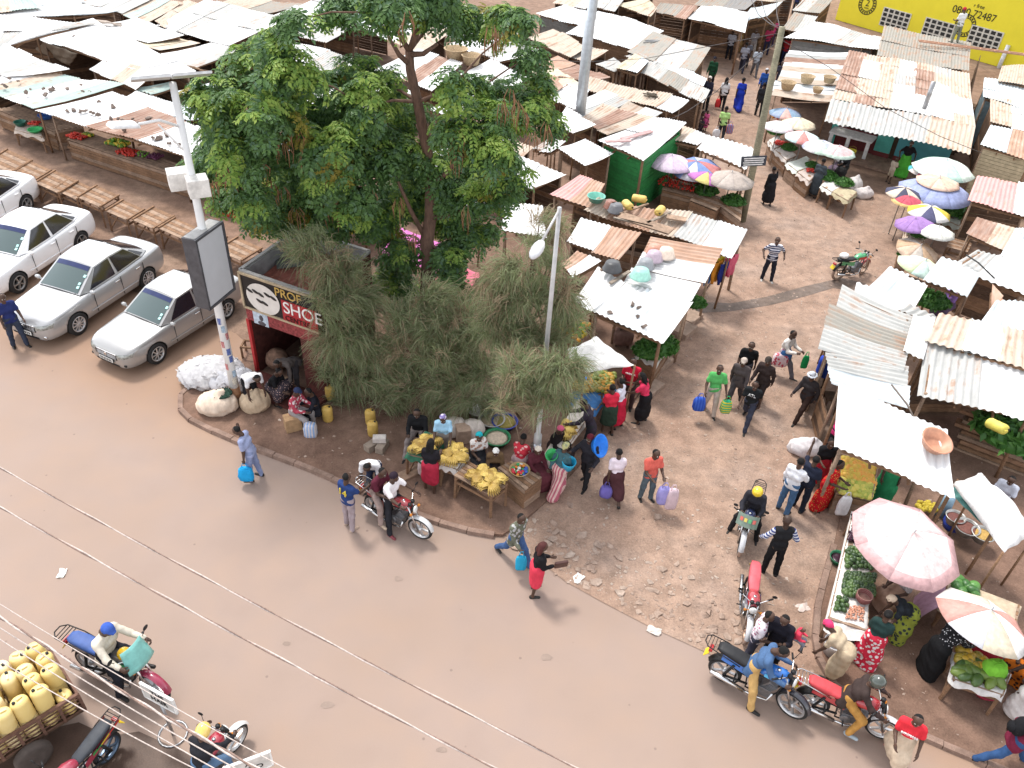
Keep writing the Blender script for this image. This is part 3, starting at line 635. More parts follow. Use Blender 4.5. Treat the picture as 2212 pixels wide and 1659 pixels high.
def big_tree():
    rg = np.random.default_rng(21)
    base = G((938, 775)); Y0 = base.y
    t = thing('tulip_tree', base, 0, 'tall broadleaf tree with brown hanging pods rising behind the shoe kiosk', 'tree')
    L = lambda p: np.array(p)-np.array(base)
    tp = [GY(p, Y0+dy) for p, dy in (((938, 775), 0), ((930, 690), 0), ((924, 620), 0), ((926, 560), 0), ((922, 520), 0), ((930, 470), .05), ((931, 400), .1), ((920, 310), .1), ((902, 220), .05), ((886, 150), 0), ((884, 110), 0))]
    BK = bark((.15, .085, .06)); mb = MB(); r = [.27, .24, .22, .2, .19, .165, .15, .14, .12, .11, .1]
    mb.tube([L(p) for p in tp], r, 12)
    mb.build('trunk', BK, t)
    blobs = [(470,215,55),(540,150,58),(598,98,34),(640,45,24),(725,22,34),(805,28,40),(636,162,56),(560,240,68),(470,320,52),(438,368,32),(520,330,62),(620,300,70),(700,220,70),(762,155,44),(790,230,58),(720,330,70),(640,400,62),(540,415,42),(590,470,38),(700,430,56),(770,400,56),(800,320,62),(860,330,56),(880,250,46),(835,190,38),(975,190,36),(1030,195,34),(1090,205,46),(1150,240,44),(1182,265,30),(1152,120,27),(1060,262,56),(985,295,56),(945,360,52),(1010,370,56),(1070,335,50),(1030,440,50),(985,480,46),(1088,425,32),(850,430,54),(800,470,44),(868,545,40),(975,560,44),(1005,520,44),(850,600,38),(900,15,36),(960,30,46),(1015,40,42),(1080,45,42),(1122,52,26),(850,10,42),(770,0,40),(960,-10,40),(880,380,40),(910,430,36),(985,620,34),(880,640,34), (1170,180,24),(425,205,18),(560,455,38),(640,462,44),(720,475,38),(700,385,48),(765,440,44),(830,500,36),(600,385,48),(485,425,28),(1100,380,38),(1050,505,34),(960,425,38),(470,250,30),(500,290,40)]
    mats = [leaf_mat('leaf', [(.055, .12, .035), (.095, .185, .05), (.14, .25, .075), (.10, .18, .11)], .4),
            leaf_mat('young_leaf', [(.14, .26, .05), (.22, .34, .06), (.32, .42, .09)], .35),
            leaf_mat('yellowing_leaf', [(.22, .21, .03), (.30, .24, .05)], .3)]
    ros = [rosette(np.random.default_rng(k)) for k in range(10)]
    Vs = []; Fs = []; Ms = []; n = 0; pods = []; cs = []
    for i, (x, y, rp) in enumerate(blobs):
        Y = Y0+rg.uniform(-1.9, 1.5) if 3 < i else Y0-rg.uniform(0, 1.5)
        if y > 460: Y = Y0+rg.uniform(-.4, 1.0)
        c = np.array(GY((x, y), Y)); R = px_r(c, rp)*.94; cs.append((c, R)); N = int(25*(R/.6)**2)+7; tone = rg.uniform(-.14, .22)
        for k in range(N):
            d = rg.standard_normal(3); d /= np.linalg.norm(d); rr = R*(rg.uniform(.35, 1.0)**.6 if rg.random() < .86 else rg.uniform(.95, 1.3)); p = c+d*rr*np.array([1, 1.1, .9])
            ax = d*.6+np.array([0, 0, .75])+rg.standard_normal(3)*.25
            v, f = ros[rg.integers(10)]; v = v*rg.uniform(.75, 1.15)@basis(ax, rg).T+p; v[:, 2] -= .25*(np.linalg.norm(v[:, :2]-p[:2], axis=1)**2)
            q = rg.random(); up = d[2]
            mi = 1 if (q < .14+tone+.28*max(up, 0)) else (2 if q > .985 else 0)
            Vs.append(v); Fs.append(f+n); Ms.append(np.full(len(f), mi)); n += len(v)
        if rg.random() < .55: pods.append((c, R))
    Vs = np.concatenate(Vs)-np.array(base)
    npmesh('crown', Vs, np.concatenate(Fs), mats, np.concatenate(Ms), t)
    # limbs out to the clumps
    mb = MB(); tpa = [np.array(L(p)) for p in tp[4:]]; nodes = list(tpa); axis = np.array(L(tp[6]))
    for c, R in sorted(cs, key=lambda q: np.linalg.norm(L(q[0])[:2])):
        e = L(c); j = min(range(len(nodes)), key=lambda i: np.linalg.norm(nodes[i]-e)+.9*max(0, nodes[i][2]-e[2])+(.0 if i < len(tpa) else .25)); s = nodes[j]; w0 = .06 if j < len(tpa) else .032
        m = s*.5+e*.5+np.array([rg.uniform(-.1, .1), rg.uniform(-.1, .1), .08]); mb.tube([s, s*.7+m*.3, m, e], [w0, w0*.85, w0*.6, .012], 6); nodes.append(e)
    for a, b_ in (((884, 110), (846, 30)), ((884, 110), (906, 40)), ((886, 140), (838, 78)), ((884, 118), (945, 95)), ((922, 520), (850, 370)), ((930, 470), (1000, 452)), ((931, 400), (1000, 330))):
        s, e = L(GY(a, Y0)), L(GY(b_, Y0-.3)); mb.tube([s, (s+e)/2+np.array([0, 0, -.1]), e], [.075, .06, .035], 8)
    mb.build('limbs', BK, t)
    spots = [(480,380),(500,400),(460,410),(520,385),(610,330),(640,300),(560,360),(1105,220),(1118,240),(985,330),(990,350),(1130,260),(1180,290),(740,440),(720,470),(660,350),(1060,80),(1075,90),(880,50),(860,450),(900,520),(1010,470),(690,380),(610,430),(585,410),(1150,310),(800,430),(640,470),(560,440),(990,300),(1085,240)]
    for k, (x, y) in enumerate(spots):
        mb = MB(); o = L(GY((x, y-18), Y0-1.7 if y < 400 else Y0-1.0))
        for j in range(7):
            a = rg.uniform(0, 6.28); s = rg.uniform(.03, .16); q = o+np.array([math.cos(a)*.08, math.sin(a)*.08, rg.uniform(-.1, .1)]); l = rg.uniform(.3, .6)
            mb.tube([q, q+np.array([math.cos(a)*s, math.sin(a)*s, -l*.45]), q+np.array([math.cos(a)*s*.7, math.sin(a)*s*.7, -l])], [.008, .014, .007], 4)
        mb.build('seed_pods', mat((.26, .13, .07), .8, name='dry_pod'), t)
big_tree()
def feathery(base, blobs, label, seed, trunk_top):
    rg = np.random.default_rng(seed); base = G(base); t = thing('casuarina_tree', base, 0, label, 'tree'); B = np.array(base)
    Vs = []; Fs = []; Ms = []; n = 0; mb = MB(); top = np.array(GY(trunk_top, base.y))-B
    mb.tube([(0, 0, 0), top*.35+np.array([.05, 0, 0]), top*.7, top], [.10, .085, .06, .03], 8)
    for x, y, rp, dy in blobs:
        c = np.array(GY((x, y), base.y+dy)); R = px_r(c, rp); N = int(150*(R/.6)**2); sw_ = rg.standard_normal(3)*np.array([1, .6, .45]); sw_ /= np.linalg.norm(sw_); bp = rg.choice([.03, .06, .12, .4])
        s = top*rg.uniform(.35, .9); e = c-B; mb.tube([s, (s+e)/2-np.array([0, 0, .1]), e], [.035, .025, .012], 5)
        for k in range(N):
            d = rg.standard_normal(3); d /= np.linalg.norm(d); p = c+d*R*rg.uniform(.1, 1.0)*np.array([1.15, 1, .95]); d = d*.45+sw_*.55+np.array([0, 0, .15])+rg.standard_normal(3)*.35
            d /= np.linalg.norm(d); brown = rg.random() < bp
            e1 = p+d*R*.25-B
            if k % 4 == 0: mb.tube([c-B+(e1-(c-B))*.3, e1], [.008, .004], 3, cap=False)
            for j in range(11):
                q = d+rg.standard_normal(3)*.26; q /= np.linalg.norm(q); l = rg.uniform(.22, .55); w_ = np.cross(q, rg.standard_normal(3)); w_ /= np.linalg.norm(w_); w_ *= .006
                o = p+rg.standard_normal(3)*.05; P_ = [o, o+q*l*.5+np.array([0, 0, .015]), o+q*l+np.array([0, 0, -.14*l/.4])]
                v = []
                for z, ww in zip(P_, (1, .9, .35)): v += [z-w_*ww, z+w_*ww]
                Vs.append(np.array(v)); Fs.append(np.array([[0, 1, 3, 2], [2, 3, 5, 4]])+n); Ms += [1 if (brown or rg.random() < .08) else 0]*2; n += 6
            if k % 9 == 0: mb.tube([p-B, p-B+d*R*.5+np.array([0, 0, .03]), p-B+d*R*.95], [.008, .006, .003], 3, 1, cap=False)
    mats = [leaf_mat('needle', [(.17, .22, .10), (.25, .30, .145), (.34, .375, .22), (.29, .315, .20)], .5, .7), leaf_mat('dry_needle', [(.30, .22, .14), (.46, .37, .25)], .4, .8)]
    npmesh('foliage', np.concatenate(Vs)-B, np.concatenate(Fs), mats, Ms, t)
    mb.build('trunk', [bark((.17, .10, .07)), mat((.36, .27, .18), .9, name='bare_twig')], t)
feathery((800, 868), [(650,540,34,0),(680,520,30,0),(705,565,42,0),(745,590,46,.3),(705,630,34,0),(720,650,52,-.2),(785,650,48,.2),(712,735,36,-.2),(760,730,52,-.3),(716,795,38,-.2),(770,810,46,-.2),(815,760,40,-.3),(745,860,30,-.1)], 'feathery casuarina with bare twigs covering the right half of the shoe kiosk', 31, (745, 600))
feathery((943, 888), [(930,640,44,.2),(870,690,40,0),(985,680,44,.1),(820,800,40,-.2),(930,690,52,.1),(860,740,48,-.2),(960,760,62,-.3),(1020,720,52,0),(890,820,52,-.3),(980,840,58,-.4),(840,850,38,-.3),(1040,800,52,-.2),(930,870,34,-.3),(860,900,22,-.3),(1040,865,34,-.2)], 'bushy grey green casuarina in the middle, its trunk by the seated man in black', 32, (940, 700))
feathery((1120, 905), [(1150, 530, 25.7, -1.3), (1190, 580, 32.4, -1.3), (1105, 580, 39.6, -1.3), (1090, 640, 48.8, -1.3), (1150, 640, 53.0, -1.3), (1205, 650, 40.3, -1.3), (1110, 720, 59.4, -1.3), (1180, 730, 48.8, -1.3), (1200, 800, 48.8, -2.9), (1130, 800, 59.4, -2.9), (1170, 860, 46.6, -2.9), (1100, 865, 36.0, -2.9), (1060, 610, 30.6, -1.3), (1210, 500, 21.6, -1.3), (1165, 480, 23.4, -1.3), (1235, 690, 30, -1.3), (1240, 790, 30, -2.9), (1225, 620, 28, -1.3), (1215, 850, 34, -2.9), (1060, 690, 44, -1.3)], 'feathery casuarina around the grey street lamp pole', 33, (1150, 560))
# ================================================================ cars
GLASS = None
def car_glass():
    m, nt, b = newmat('car_glass'); b.inputs['Base Color'].default_value = (.055, .085, .085, 1); b.inputs['Roughness'].default_value = .08; b.inputs['Specular IOR Level'].default_value = .7; return m
GLASS = car_glass(); TINT = mat((.012, .012, .018), .1, 0, .1, 3, 'tinted_glass', .7)
def lerp_tab(tab, x):
    if x >= tab[0][0]: return tab[0][1:]
    for a, b in zip(tab, tab[1:]):
        if b[0] <= x <= a[0]:
            t = (a[0]-x)/(a[0]-b[0]); return [p+(q-p)*t for p, q in zip(a[1:], b[1:])]
    return tab[-1][1:]
#        x     halfw belt  centre  floor
CARB = [(2.24, .50, .54, .58, .28), (2.20, .64, .655, .70, .21), (2.06, .76, .735, .80, .19), (1.80, .82, .80, .865, .19), (1.4, .845, .83, .885, .19), (1.05, .855, .875, .93, .19), (.8, .86, .90, .96, .19), (.3, .86, .91, .98, .19), (-.4, .86, .92, .99, .19), (-1.1, .86, .95, 1.02, .19), (-1.5, .85, .97, 1.04, .2), (-1.9, .81, .985, 1.045, .22), (-2.12, .75, .965, 1.02, .24), (-2.22, .66, .80, .84, .28), (-2.25, .52, .62, .64, .34)]
def make_car(name, loc, rz, label, paint, hubcol, spokes=10, scale=1.0, grille='bars', stickers=True, steelwheel=False):
    t = thing(name, loc, rz, label, 'car', 'cars parked in a row'); t.scale = (scale,)*3
    P = mat(paint, .28, .4 if paint[0] < .6 else 0, .05, 2, 'car_paint', .5, 1.0)
    bm = bmesh.new(); rings = []
    xs = [2.24, 2.2, 2.06, 1.8, 1.55, 1.3, 1.05, .8, .3, -.3, -.8, -1.15, -1.45, -1.75, -1.95, -2.12, -2.22, -2.25]
    for x in xs:
        w_, b_, c_, f_ = lerp_tab(CARB, x); sh = f_+(b_-f_)*.55
        prof = [(0, f_), (w_*.86, f_), (w_*.965, f_+.07), (w_, f_+(b_-f_)*.38), (w_*1.0, sh), (w_*.965, b_-.045), (w_*.90, b_), (w_*.6, b_+(c_-b_)*.75), (w_*.28, c_), (0, c_)]
        ring = prof+[(-y, z) for y, z in prof[-2:0:-1]]
        rings.append([bm.verts.new((x, y, z)) for y, z in ring])
    k = len(rings[0])
    for a, b_ in zip(rings, rings[1:]):
        for j in range(k): bm.faces.new((a[j], a[(j+1) % k], b_[(j+1) % k], b_[j]))
    bm.faces.new(rings[0][::-1]); bm.faces.new(rings[-1]); bmesh.ops.recalc_face_normals(bm, faces=bm.faces[:])
    me = bpy.data.meshes.new('body'); bm.to_mesh(me); bm.free(); me.materials.append(P); me.materials.append(BLACK)
    for p in me.polygons: p.use_smooth = True
    o = bpy.data.objects.new('body', me); COL.objects.link(o)
    s = o.modifiers.new('s', 'SUBSURF'); s.levels = s.render_levels = 2
    cut = MB()
    for wx in (1.32, -1.30):
        for sy in (-1, 1): cut.lathe([(.355, -.16), (.355, .16)], (wx, sy*.84, .31), 28, 0, False, Matrix.Rotation(math.pi/2, 3, 'X'))
    cu = cut.build('arch_cut', [BLACK]); b2 = o.modifiers.new('b', 'BOOLEAN'); b2.object = cu; b2.operation = 'DIFFERENCE'; b2.solver = 'EXACT'
    try: b2.material_mode = 'TRANSFER'
    except Exception: pass
    bpy.context.view_layer.update(); dg = bpy.context.evaluated_depsgraph_get()
    nm = bpy.data.meshes.new_from_object(o.evaluated_get(dg)); o.modifiers.clear(); o.data = nm; nm.name = 'body'
    bpy.data.objects.remove(cu); o.parent = t; body = o
    # greenhouse: base ring at the belt, roof ring above
    st = [(.92, .70, .93, None), (.16, .585, 1.385, .60), (-.35, .60, 1.435, .6), (-.9, .585, 1.41, .6), (-1.66, .66, 1.01, None)]
    def cab(u, v):     # u along -1..1 across, v front to rear
        pass
    A0, A1, B1, C1, C0 = [Vector((x, y, z)) for x, y, z, _ in st]; BB = Vector((-.35, .775, .93)); AB = Vector((.62, .775, .915)); CB = Vector((-1.35, .755, .985))
    M = lambda p: Vector((p.x, -p.y, p.z))
    mb = MB()
    def patch(a, b, c, d, bulge=0, n=8, m=6, mi=0, off=0, ax=Vector((0, 0, 1)), r=(0, 1, 0, 1)):
        """grid a(0,0) b(1,0) c(1,1) d(0,1) bulging along ax"""
        mb.grid(lambda u, v: (lambda U, V: (a*(1-U)+b*U)*(1-V)+(d*(1-U)+c*U)*V+ax*(bulge*4*U*(1-U)*(1 if V is None else 1)+off))(r[0]+(r[1]-r[0])*u, r[2]+(r[3]-r[2])*v), n, m, mi)
    F_ = Vector((.55, 0, .8)).normalized(); Rr = Vector((-.5, 0, .86)).normalized(); SY = Vector((0, .96, .28))
    # painted cabin shell
    patch(M(A0), A0, A1, M(A1), .06, ax=F_); patch(M(A1), A1, B1, M(B1), .03); patch(M(B1), B1, C1, M(C1), .03); patch(M(C1), C1, C0, M(C0), .05, ax=Rr)
    for sg in (1, -1):
        g = (lambda p: p) if sg > 0 else M; ax = Vector((0, sg*.96, .28))
        for q in ((A0, AB, A1, A1), (AB, BB, B1, A1), (BB, CB, C1, B1), (CB, C0, C1, C1)):
            patch(*[g(p) for p in q], 0, 4, 4, ax=ax)
    mb.build('roof', P, t)
    mb = MB(); e = .006
    patch(M(A0), A0, A1, M(A1), .06, off=e, ax=F_, r=(.05, .95, .03, .96)); mb.build('windscreen', GLASS, t)
    mb = MB(); patch(M(A0), A0, A1, M(A1), .06, off=e*1.8, ax=F_, r=(.06, .94, .80, .955), m=2); mb.build('sun_strip', mat((.02, .03, .10), .3, name='sun_strip'), t)
    mb = MB(); patch(M(C1), C1, C0, M(C0), .05, off=e, ax=Rr, r=(.06, .94, .05, .93)); mb.build('rear_window', TINT, t)
    for sg in (1, -1):
        g = (lambda p: p) if sg > 0 else M; ax = Vector((0, sg*.96, .28)); mb = MB()
        patch(g(AB.lerp(BB, -.15)), g(BB), g(B1), g(A1), 0, 5, 4, off=.008, ax=ax, r=(.10, .95, .07, .93)); mb.build('side_window', TINT, t)
        mb = MB(); patch(g(BB), g(CB), g(C1), g(B1), 0, 5, 4, off=.008, ax=ax, r=(.05, .97, .07, .93)); mb.build('side_window', TINT, t)
        mb = MB(); patch(g(CB), g(C0.lerp(CB, .25)), g(C1), g(C1), 0, 3, 3, off=.009, ax=ax, r=(.06, .8, .1, .72)); mb.build('quarter_window', TINT, t)
        # mirror, door handles, sill trim
        mb = MB(); mb.ball((.70, sg*.93, .97), .1, 8, 0, (.6, 1, .62)); mb.tube([(.70, sg*.80, .93), (.70, sg*.9, .95)], .025, 6); mb.build('wing_mirror', P, t)
        for hx in (-.22, -1.02):
            mb = MB(); mb.box((hx, sg*.866, .80), (.17, .03, .035)); mb.build('door_handle', CHROME if paint[0] < .6 else P, t, .008)
        mb = MB(); mb.box((-.05, sg*.868, .44), (1.75, .02, .04)); mb.build('side_trim', P, t, .008)
        for dx in (.62, -.36, -1.22):
            mb = MB(); mb.box((dx, sg*.858, .60), (.008, .02, .55)); mb.build('door_gap', BLACK, t)
    # wheels
    for wx in (1.32, -1.30):
        for sg in (1, -1):
            wt = MB(); Rm = Matrix.Rotation(-sg*math.pi/2, 3, 'X')
            wt.lathe([(.20, -.09), (.285, -.10), (.312, -.075), (.316, 0), (.312, .075), (.285, .098), (.215, .092)], (0, 0, 0), 28, 0, True, Rm, caps=False)
            w_ = wt.build('wheel', RUBBER, t); w_.location = (wx, sg*.765, .314)
            rb = MB(); rb.lathe([(.001, -.02), (.20, -.03), (.216, .092), (.195, .094), (.185, .04)], (0, 0, 0), 28, 0, True, Rm, caps=False)
            hm = mat(hubcol, .35, .6, .15, 5, 'alloy')
            for s_ in range(spokes):
                a = 2*math.pi*s_/spokes; d = Rm @ Vector((math.cos(a), math.sin(a), 0)); z = Rm @ Vector((0, 0, .07))
                rb.beam(Vector(d)*.04+z, Vector(d)*.198+z, .035 if spokes > 6 else .06, .03)
            rb.lathe([(.05, .03), (.05, .085), (.001, .09)], (0, 0, 0), 12, 0, True, Rm); r_ = rb.build('rim', [hm], w_)
            bk = MB(); bk.lathe([(.19, .015), (.001, .016)], (0, 0, 0), 20, 0, False, Rm); bk.build('brake_disc', BLACK, w_)
    # lamps, grille, bumpers' openings, plates
    from mathutils.bvhtree import BVHTree
    bv = BVHTree.FromPolygons([v.co for v in body.data.vertices], [tuple(p.vertices) for p in body.data.polygons])
    def skin(y, z, off=.01, rear=False):
        sg = -1 if rear else 1; h = bv.ray_cast(Vector((sg*4, y, z)), Vector((-sg, 0, 0)))[0]
        for dz in (.02, .04, .06, .09, .12):
            if h is not None: break
            h = bv.ray_cast(Vector((sg*4, y, z-dz)), Vector((-sg, 0, 0)))[0]
        return ((h.x if h is not None else sg*1.9)+sg*off, y, z)
    LAMP = mat((.24, .25, .23), .1, 0, .6, 18, 'headlamp', .8, 1.0); RED = mat((.42, .02, .02), .2, name='tail_lamp', coat=1)
    for sg in (1, -1):
        mb = MB(); mb.grid(lambda u, v: skin(sg*(.40+.36*u), .535+.12*v+.045*u), 8, 5, 0, True, sg < 0); mb.build('headlight', LAMP, t)
        mb = MB(); mb.grid(lambda u, v: skin(sg*(.44+.27*u), .72+.17*v+.02*u, .01, True), 6, 4, 0, True, sg > 0); mb.build('tail_light', RED, t)
        mb = MB(); mb.ball(skin(sg*.60, .345, -.01), .055, 8, 0, (.5, 1.3, .8)); mb.build('fog_light', BLACK if grille != 'bars' else CHROME, t)
    mb = MB(); mb.grid(lambda u, v: skin((u-.5)*.80, .47+.165*v, .006), 8, 4, 0, True); gb = mb.build('grille_backing', BLACK, t)
    mb = MB()
    for i in range(5): mb.tube([skin((k/8-.5)*.74, .505+.029*i, .012) for k in range(9)], .0075, 5, 0, True)
    mb.tube([skin((k/8-.5)*.80, .635, .012) for k in range(9)], .016, 5, 0, True)
    mb.build('grille', CHROME, t)
    mb = MB(); mb.lathe([(.05, -.008), (.05, .008)], skin(0, .575, .02), 12, 0, False, Matrix.Rotation(math.pi/2, 3, 'Y')); mb.build('badge', CHROME, t)
    mb = MB(); mb.grid(lambda u, v: skin((u-.5)*.86, .25+.075*v, .006), 8, 2, 0, True); mb.build('air_intake', BLACK, t)
    nx = skin(0, .42)[0]
    pl = MB(); pl.box((nx+.02, 0, .42), (.012, .50, .11)); po = pl.build('number_plate', [mat((.7, .7, .68), .5, name='plate')], t)
    fr = MB(); fr.box((nx+.012, 0, .42), (.012, .53, .14)); fr.build('plate_frame', BLACK, po)
    mb = MB()
    for k in range(7): mb.box((nx+.028, (k-3)*.062, .42), (.004, .034, .07))
    mb.build('plate_lettering', BLACK, po)
    rp = MB(); rp.box((skin(0, .70, .01, True)[0], 0, .70), (.012, .50, .11)); rp.build('number_plate', [mat((.65, .5, .05), .5, name='plate')], t)
    mb = MB()
    for sy in (-.28, .2): mb.tube([(.93, sy, .945), (.72, sy+.32, 1.085)], .012, 4)
    mb.box((.90, 0, .95), (.05, 1.15, .015)); mb.build('wipers', BLACK, t)
    if stickers:
        for k, (u, v) in enumerate(((.90, .22), (.90, .34), (.93, .62))):
            p = (M(A0)*(1-u)+A0*u)*(1-v)+(M(A1)*(1-u)+A1*u)*v+F_*(.06*4*u*(1-u)+.016)
            mb = MB(); q = Vector((-.75, 0, .45)).normalized(); mb.add([p-q*.04-Vector((0, .04, 0)), p-q*.04+Vector((0, .04, 0)), p+q*.04+Vector((0, .04, 0)), p+q*.04-Vector((0, .04, 0))], [(0, 1, 2, 3)])
            mb.build('licence_sticker', mat((.45, .75, .72), .6, name='sticker'), t)
    return t
def car_at(pf, pr, **k):
    """place a car by where its right front and right rear wheels touch the ground"""
    a, b = G(pf), G(pr); d = a-b; s = d.length/2.62; rz = math.atan2(d.y, d.x); side = Vector((-math.sin(rz), math.cos(rz), 0)); s = min(max(s, .98), 1.14)
    c = (a+b)/2 + (side*.765*s*k.pop('sgn', -1)); return make_car('car', c, rz, k.pop('label'), scale=s, **k)
SILV = (.40, .40, .405)
car_at((172.5, 719.7), (322, 619), label='silver saloon car with long bonnet between the white car and the other silver one', paint=SILV, hubcol=(.6, .6, .62), spokes=10, sgn=-1)
car_at((342.5, 782), (491, 686), label='silver grey saloon car parked under the blank light box sign', paint=(.34, .335, .33), hubcol=(.5, .5, .5), spokes=8, grille='plain')
car_at((45, 630), (179, 540), label='white saloon car with black steel rear wheel beside the silver one at left', paint=(.83, .83, .84), hubcol=(.35, .34, .33), spokes=5, grille='plain')
car_at((-75, 545), (68, 455), label='white car cut by the left edge of the photo, farthest of the row', paint=(.84, .84, .85), hubcol=(.4, .4, .4), spokes=5, grille='plain')
# ================================================================ motorcycles
def plastic(c): return mat(c, .3, 0, .08, 3, 'bike_paint', .5, .8)
def make_bike(loc, rz, label, tank, seat=(.02, .02, .022), rim='alloy', rimc=(.55, .55, .56), rack=True, fender=(.5, .5, .52), lean=0, screen=None, panel=None, steer=0.0, dirty=False, group='motorcycles around the junction'):
    t = thing('motorcycle', loc, rz, label, 'motorcycle', group); t.rotation_euler = (lean, 0, rz)
    TK, SE, RM, FE = plastic(tank), mat(seat, .55, name='vinyl'), mat(rimc, .35, .7, .2, 6, 'rim'), plastic(fender)
    ENG = mat((.22, .22, .23), .45, .7, .3, 14, 'engine_metal')
    RX = Matrix.Rotation(math.pi/2, 3, 'X'); fx, rx, wr = .64, -.62, .31
    piv = Vector((.42, 0, .80)); SM = Matrix.Rotation(steer, 3, 'Z')
    st = lambda p: tuple(piv+SM @ (Vector(p)-piv))
    for x, nm, wdt in ((fx, 'front_wheel', .04), (rx, 'rear_wheel', .05)):
        c = Vector(st((x, 0, wr))) if x > 0 else Vector((x, 0, wr)); RR = (SM @ RX) if x > 0 else RX
        mb = MB(); n = 30
        mb.lathe([(wr-.055, -wdt), (wr-.02, -wdt*1.05), (wr, -wdt*.4), (wr, wdt*.4), (wr-.02, wdt*1.05), (wr-.055, wdt)], (0, 0, 0), n, 0, True, RR, caps=False)
        wh = mb.build(nm, [DUST if dirty else RUBBER], t); wh.location = c
        mb = MB(); mb.lathe([(wr-.055, -wdt), (wr-.085, -wdt*.7), (wr-.085, wdt*.7), (wr-.055, wdt)], (0, 0, 0), n, 0, True, RR, caps=False)
        if rim == 'alloy':
            for k in range(5):
                a = k*1.2566; d = RR @ Vector((math.cos(a), math.sin(a), 0)); mb.beam(d*.03, d*(wr-.08), .045, .03)
        else:
            for k in range(18):
                a = k*.349; d = RR @ Vector((math.cos(a), math.sin(a), 0)); d2 = RR @ Vector((math.cos(a+.5), math.sin(a+.5), .03 if k % 2 else -.03)); mb.tube([d2*.03, d*(wr-.08)], .004, 3)
        mb.lathe([(.045, -.06), (.045, .06)], (0, 0, 0), 10, 0, True, RR); mb.build('rim', RM, wh)
    # frame and engine
    mb = MB()
    for sy in (-1, 1):
        mb.tube([(.40, sy*.03, .86), (.05, sy*.09, .74), (-.35, sy*.11, .72), (-.85, sy*.10, .80)], .016, 6)
        mb.tube([(.40, sy*.03, .80), (.33, sy*.07, .45), (.20, sy*.10, .25), (-.20, sy*.11, .27), (-.25, sy*.10, .72)], .016, 6)
        mb.tube([(-.18, sy*.08, .33), (rx, sy*.11, wr)], .022, 6); mb.tube([(rx, sy*.125, wr+.02), (-.50, sy*.13, .72)], .026, 8)
    mb.build('frame', BLACK, t)
    mb = MB(); mb.box((.06, 0, .36), (.34, .24, .22)); mb.lathe([(.10, -.15), (.10, .15)], (-.03, 0, .34), 14, 0, True, RX); mb.beam((.10, 0, .42), (.22, 0, .62), .17, .17)
    for k in range(5): mb.beam((.10+.02*k-.03, 0, .46+.035*k), (.26+.02*k-.03, 0, .44+.035*k), .21, .012)
    mb.build('engine', ENG, t, .012)
    # tank: lofted
    mb = MB(); prof = [(.46, .05, .83, .05), (.40, .11, .86, .10), (.27, .145, .865, .125), (.10, .14, .855, .115), (-.04, .10, .82, .08), (-.10, .06, .79, .05)]; V = []; n = 12
    for x, hw, zc, hz in prof:
        for j in range(n):
            a = 2*math.pi*j/n; V.append((x, hw*math.copysign(abs(math.cos(a))**.75, math.cos(a)), zc+hz*math.sin(a)*(1 if math.sin(a) > 0 else .8)))
    F = [(i*n+j, i*n+(j+1) % n, (i+1)*n+(j+1) % n, (i+1)*n+j) for i in range(len(prof)-1) for j in range(n)]+[tuple(range(n-1, -1, -1)), tuple((len(prof)-1)*n+j for j in range(n))]
    mb.add(V, F, 0, True); mb.lathe([(.035, 0), (.035, .015), (.001, .018)], (.22, 0, .985), 10, 1); tk = mb.build('fuel_tank', [TK, CHROME], t)
    if panel:
        mb = MB(); 
        for sy in (-1, 1): mb.grid(lambda u, v: (.36-.34*u, sy*(.150-.02*abs(u-.4)), .81+.09*v), 4, 2, 0, True, sy < 0)
        mb.build('tank_decal', plastic(panel), tk)
    # seat
    mb = MB(); prof = [(-.02, .08, .80, .03), (-.10, .11, .83, .045), (-.30, .13, .83, .055), (-.55, .135, .87, .06), (-.78, .12, .90, .05), (-.86, .08, .90, .03)]; V = []
    for x, hw, zc, hz in prof:
        for j in range(n):
            a = 2*math.pi*j/n; V.append((x, hw*math.copysign(abs(math.cos(a))**.5, math.cos(a)), zc+hz*math.copysign(abs(math.sin(a))**.6, math.sin(a))))
    mb.add(V, F, 0, True); mb.build('seat', SE, t)
    for sy in (-1, 1):
        mb = MB(); mb.grid(lambda u, v: (-.12-.62*u, sy*(.135-.02*u), .58+.16*v+.12*u), 4, 2, 0, True, sy < 0); mb.build('side_panel', TK, t)
    # mudguards
    def guard(c, r, a0, a1, w_, name, m, M_=None):
        mb = MB()
        def f(u, v):
            a = a0+(a1-a0)*u; y = (v-.5)*2*w_; p = Vector((c[0]+r*math.cos(a)*(1-.1*abs(v-.5)*2), y, c[2]+(r-.03*abs(v-.5)**2*4)*math.sin(a))); return st(p) if M_ else p
        mb.grid(f, 12, 4); return mb.build(name, m, t)
    guard((fx, 0, wr), wr+.05, -.05+.25, 2.5, .065, 'front_mudguard', FE, 1); guard((rx, 0, wr), wr+.07, .9, 2.75, .08, 'rear_mudguard', BLACK)
    # forks, bars, lamp
    mb = MB()
    for sy in (-1, 1): mb.tube([st((fx, sy*.085, wr)), st((.40, sy*.085, .95))], [.026, .02], 8)
    mb.build('fork', CHROME, t)
    mb = MB(); hb = [(.24, -.36, 1.06), (.34, -.22, 1.05), (.40, -.08, .98), (.40, .08, .98), (.34, .22, 1.05), (.24, .36, 1.06)]
    mb.tube([st(p) for p in hb], .012, 6); mb.tube([st((.30, -.27, 1.055)), st((.235, -.37, 1.06))], .02, 6, 1); mb.tube([st((.30, .27, 1.055)), st((.235, .37, 1.06))], .02, 6, 1)
    mb.build('handlebar', [CHROME, BLACK], t)
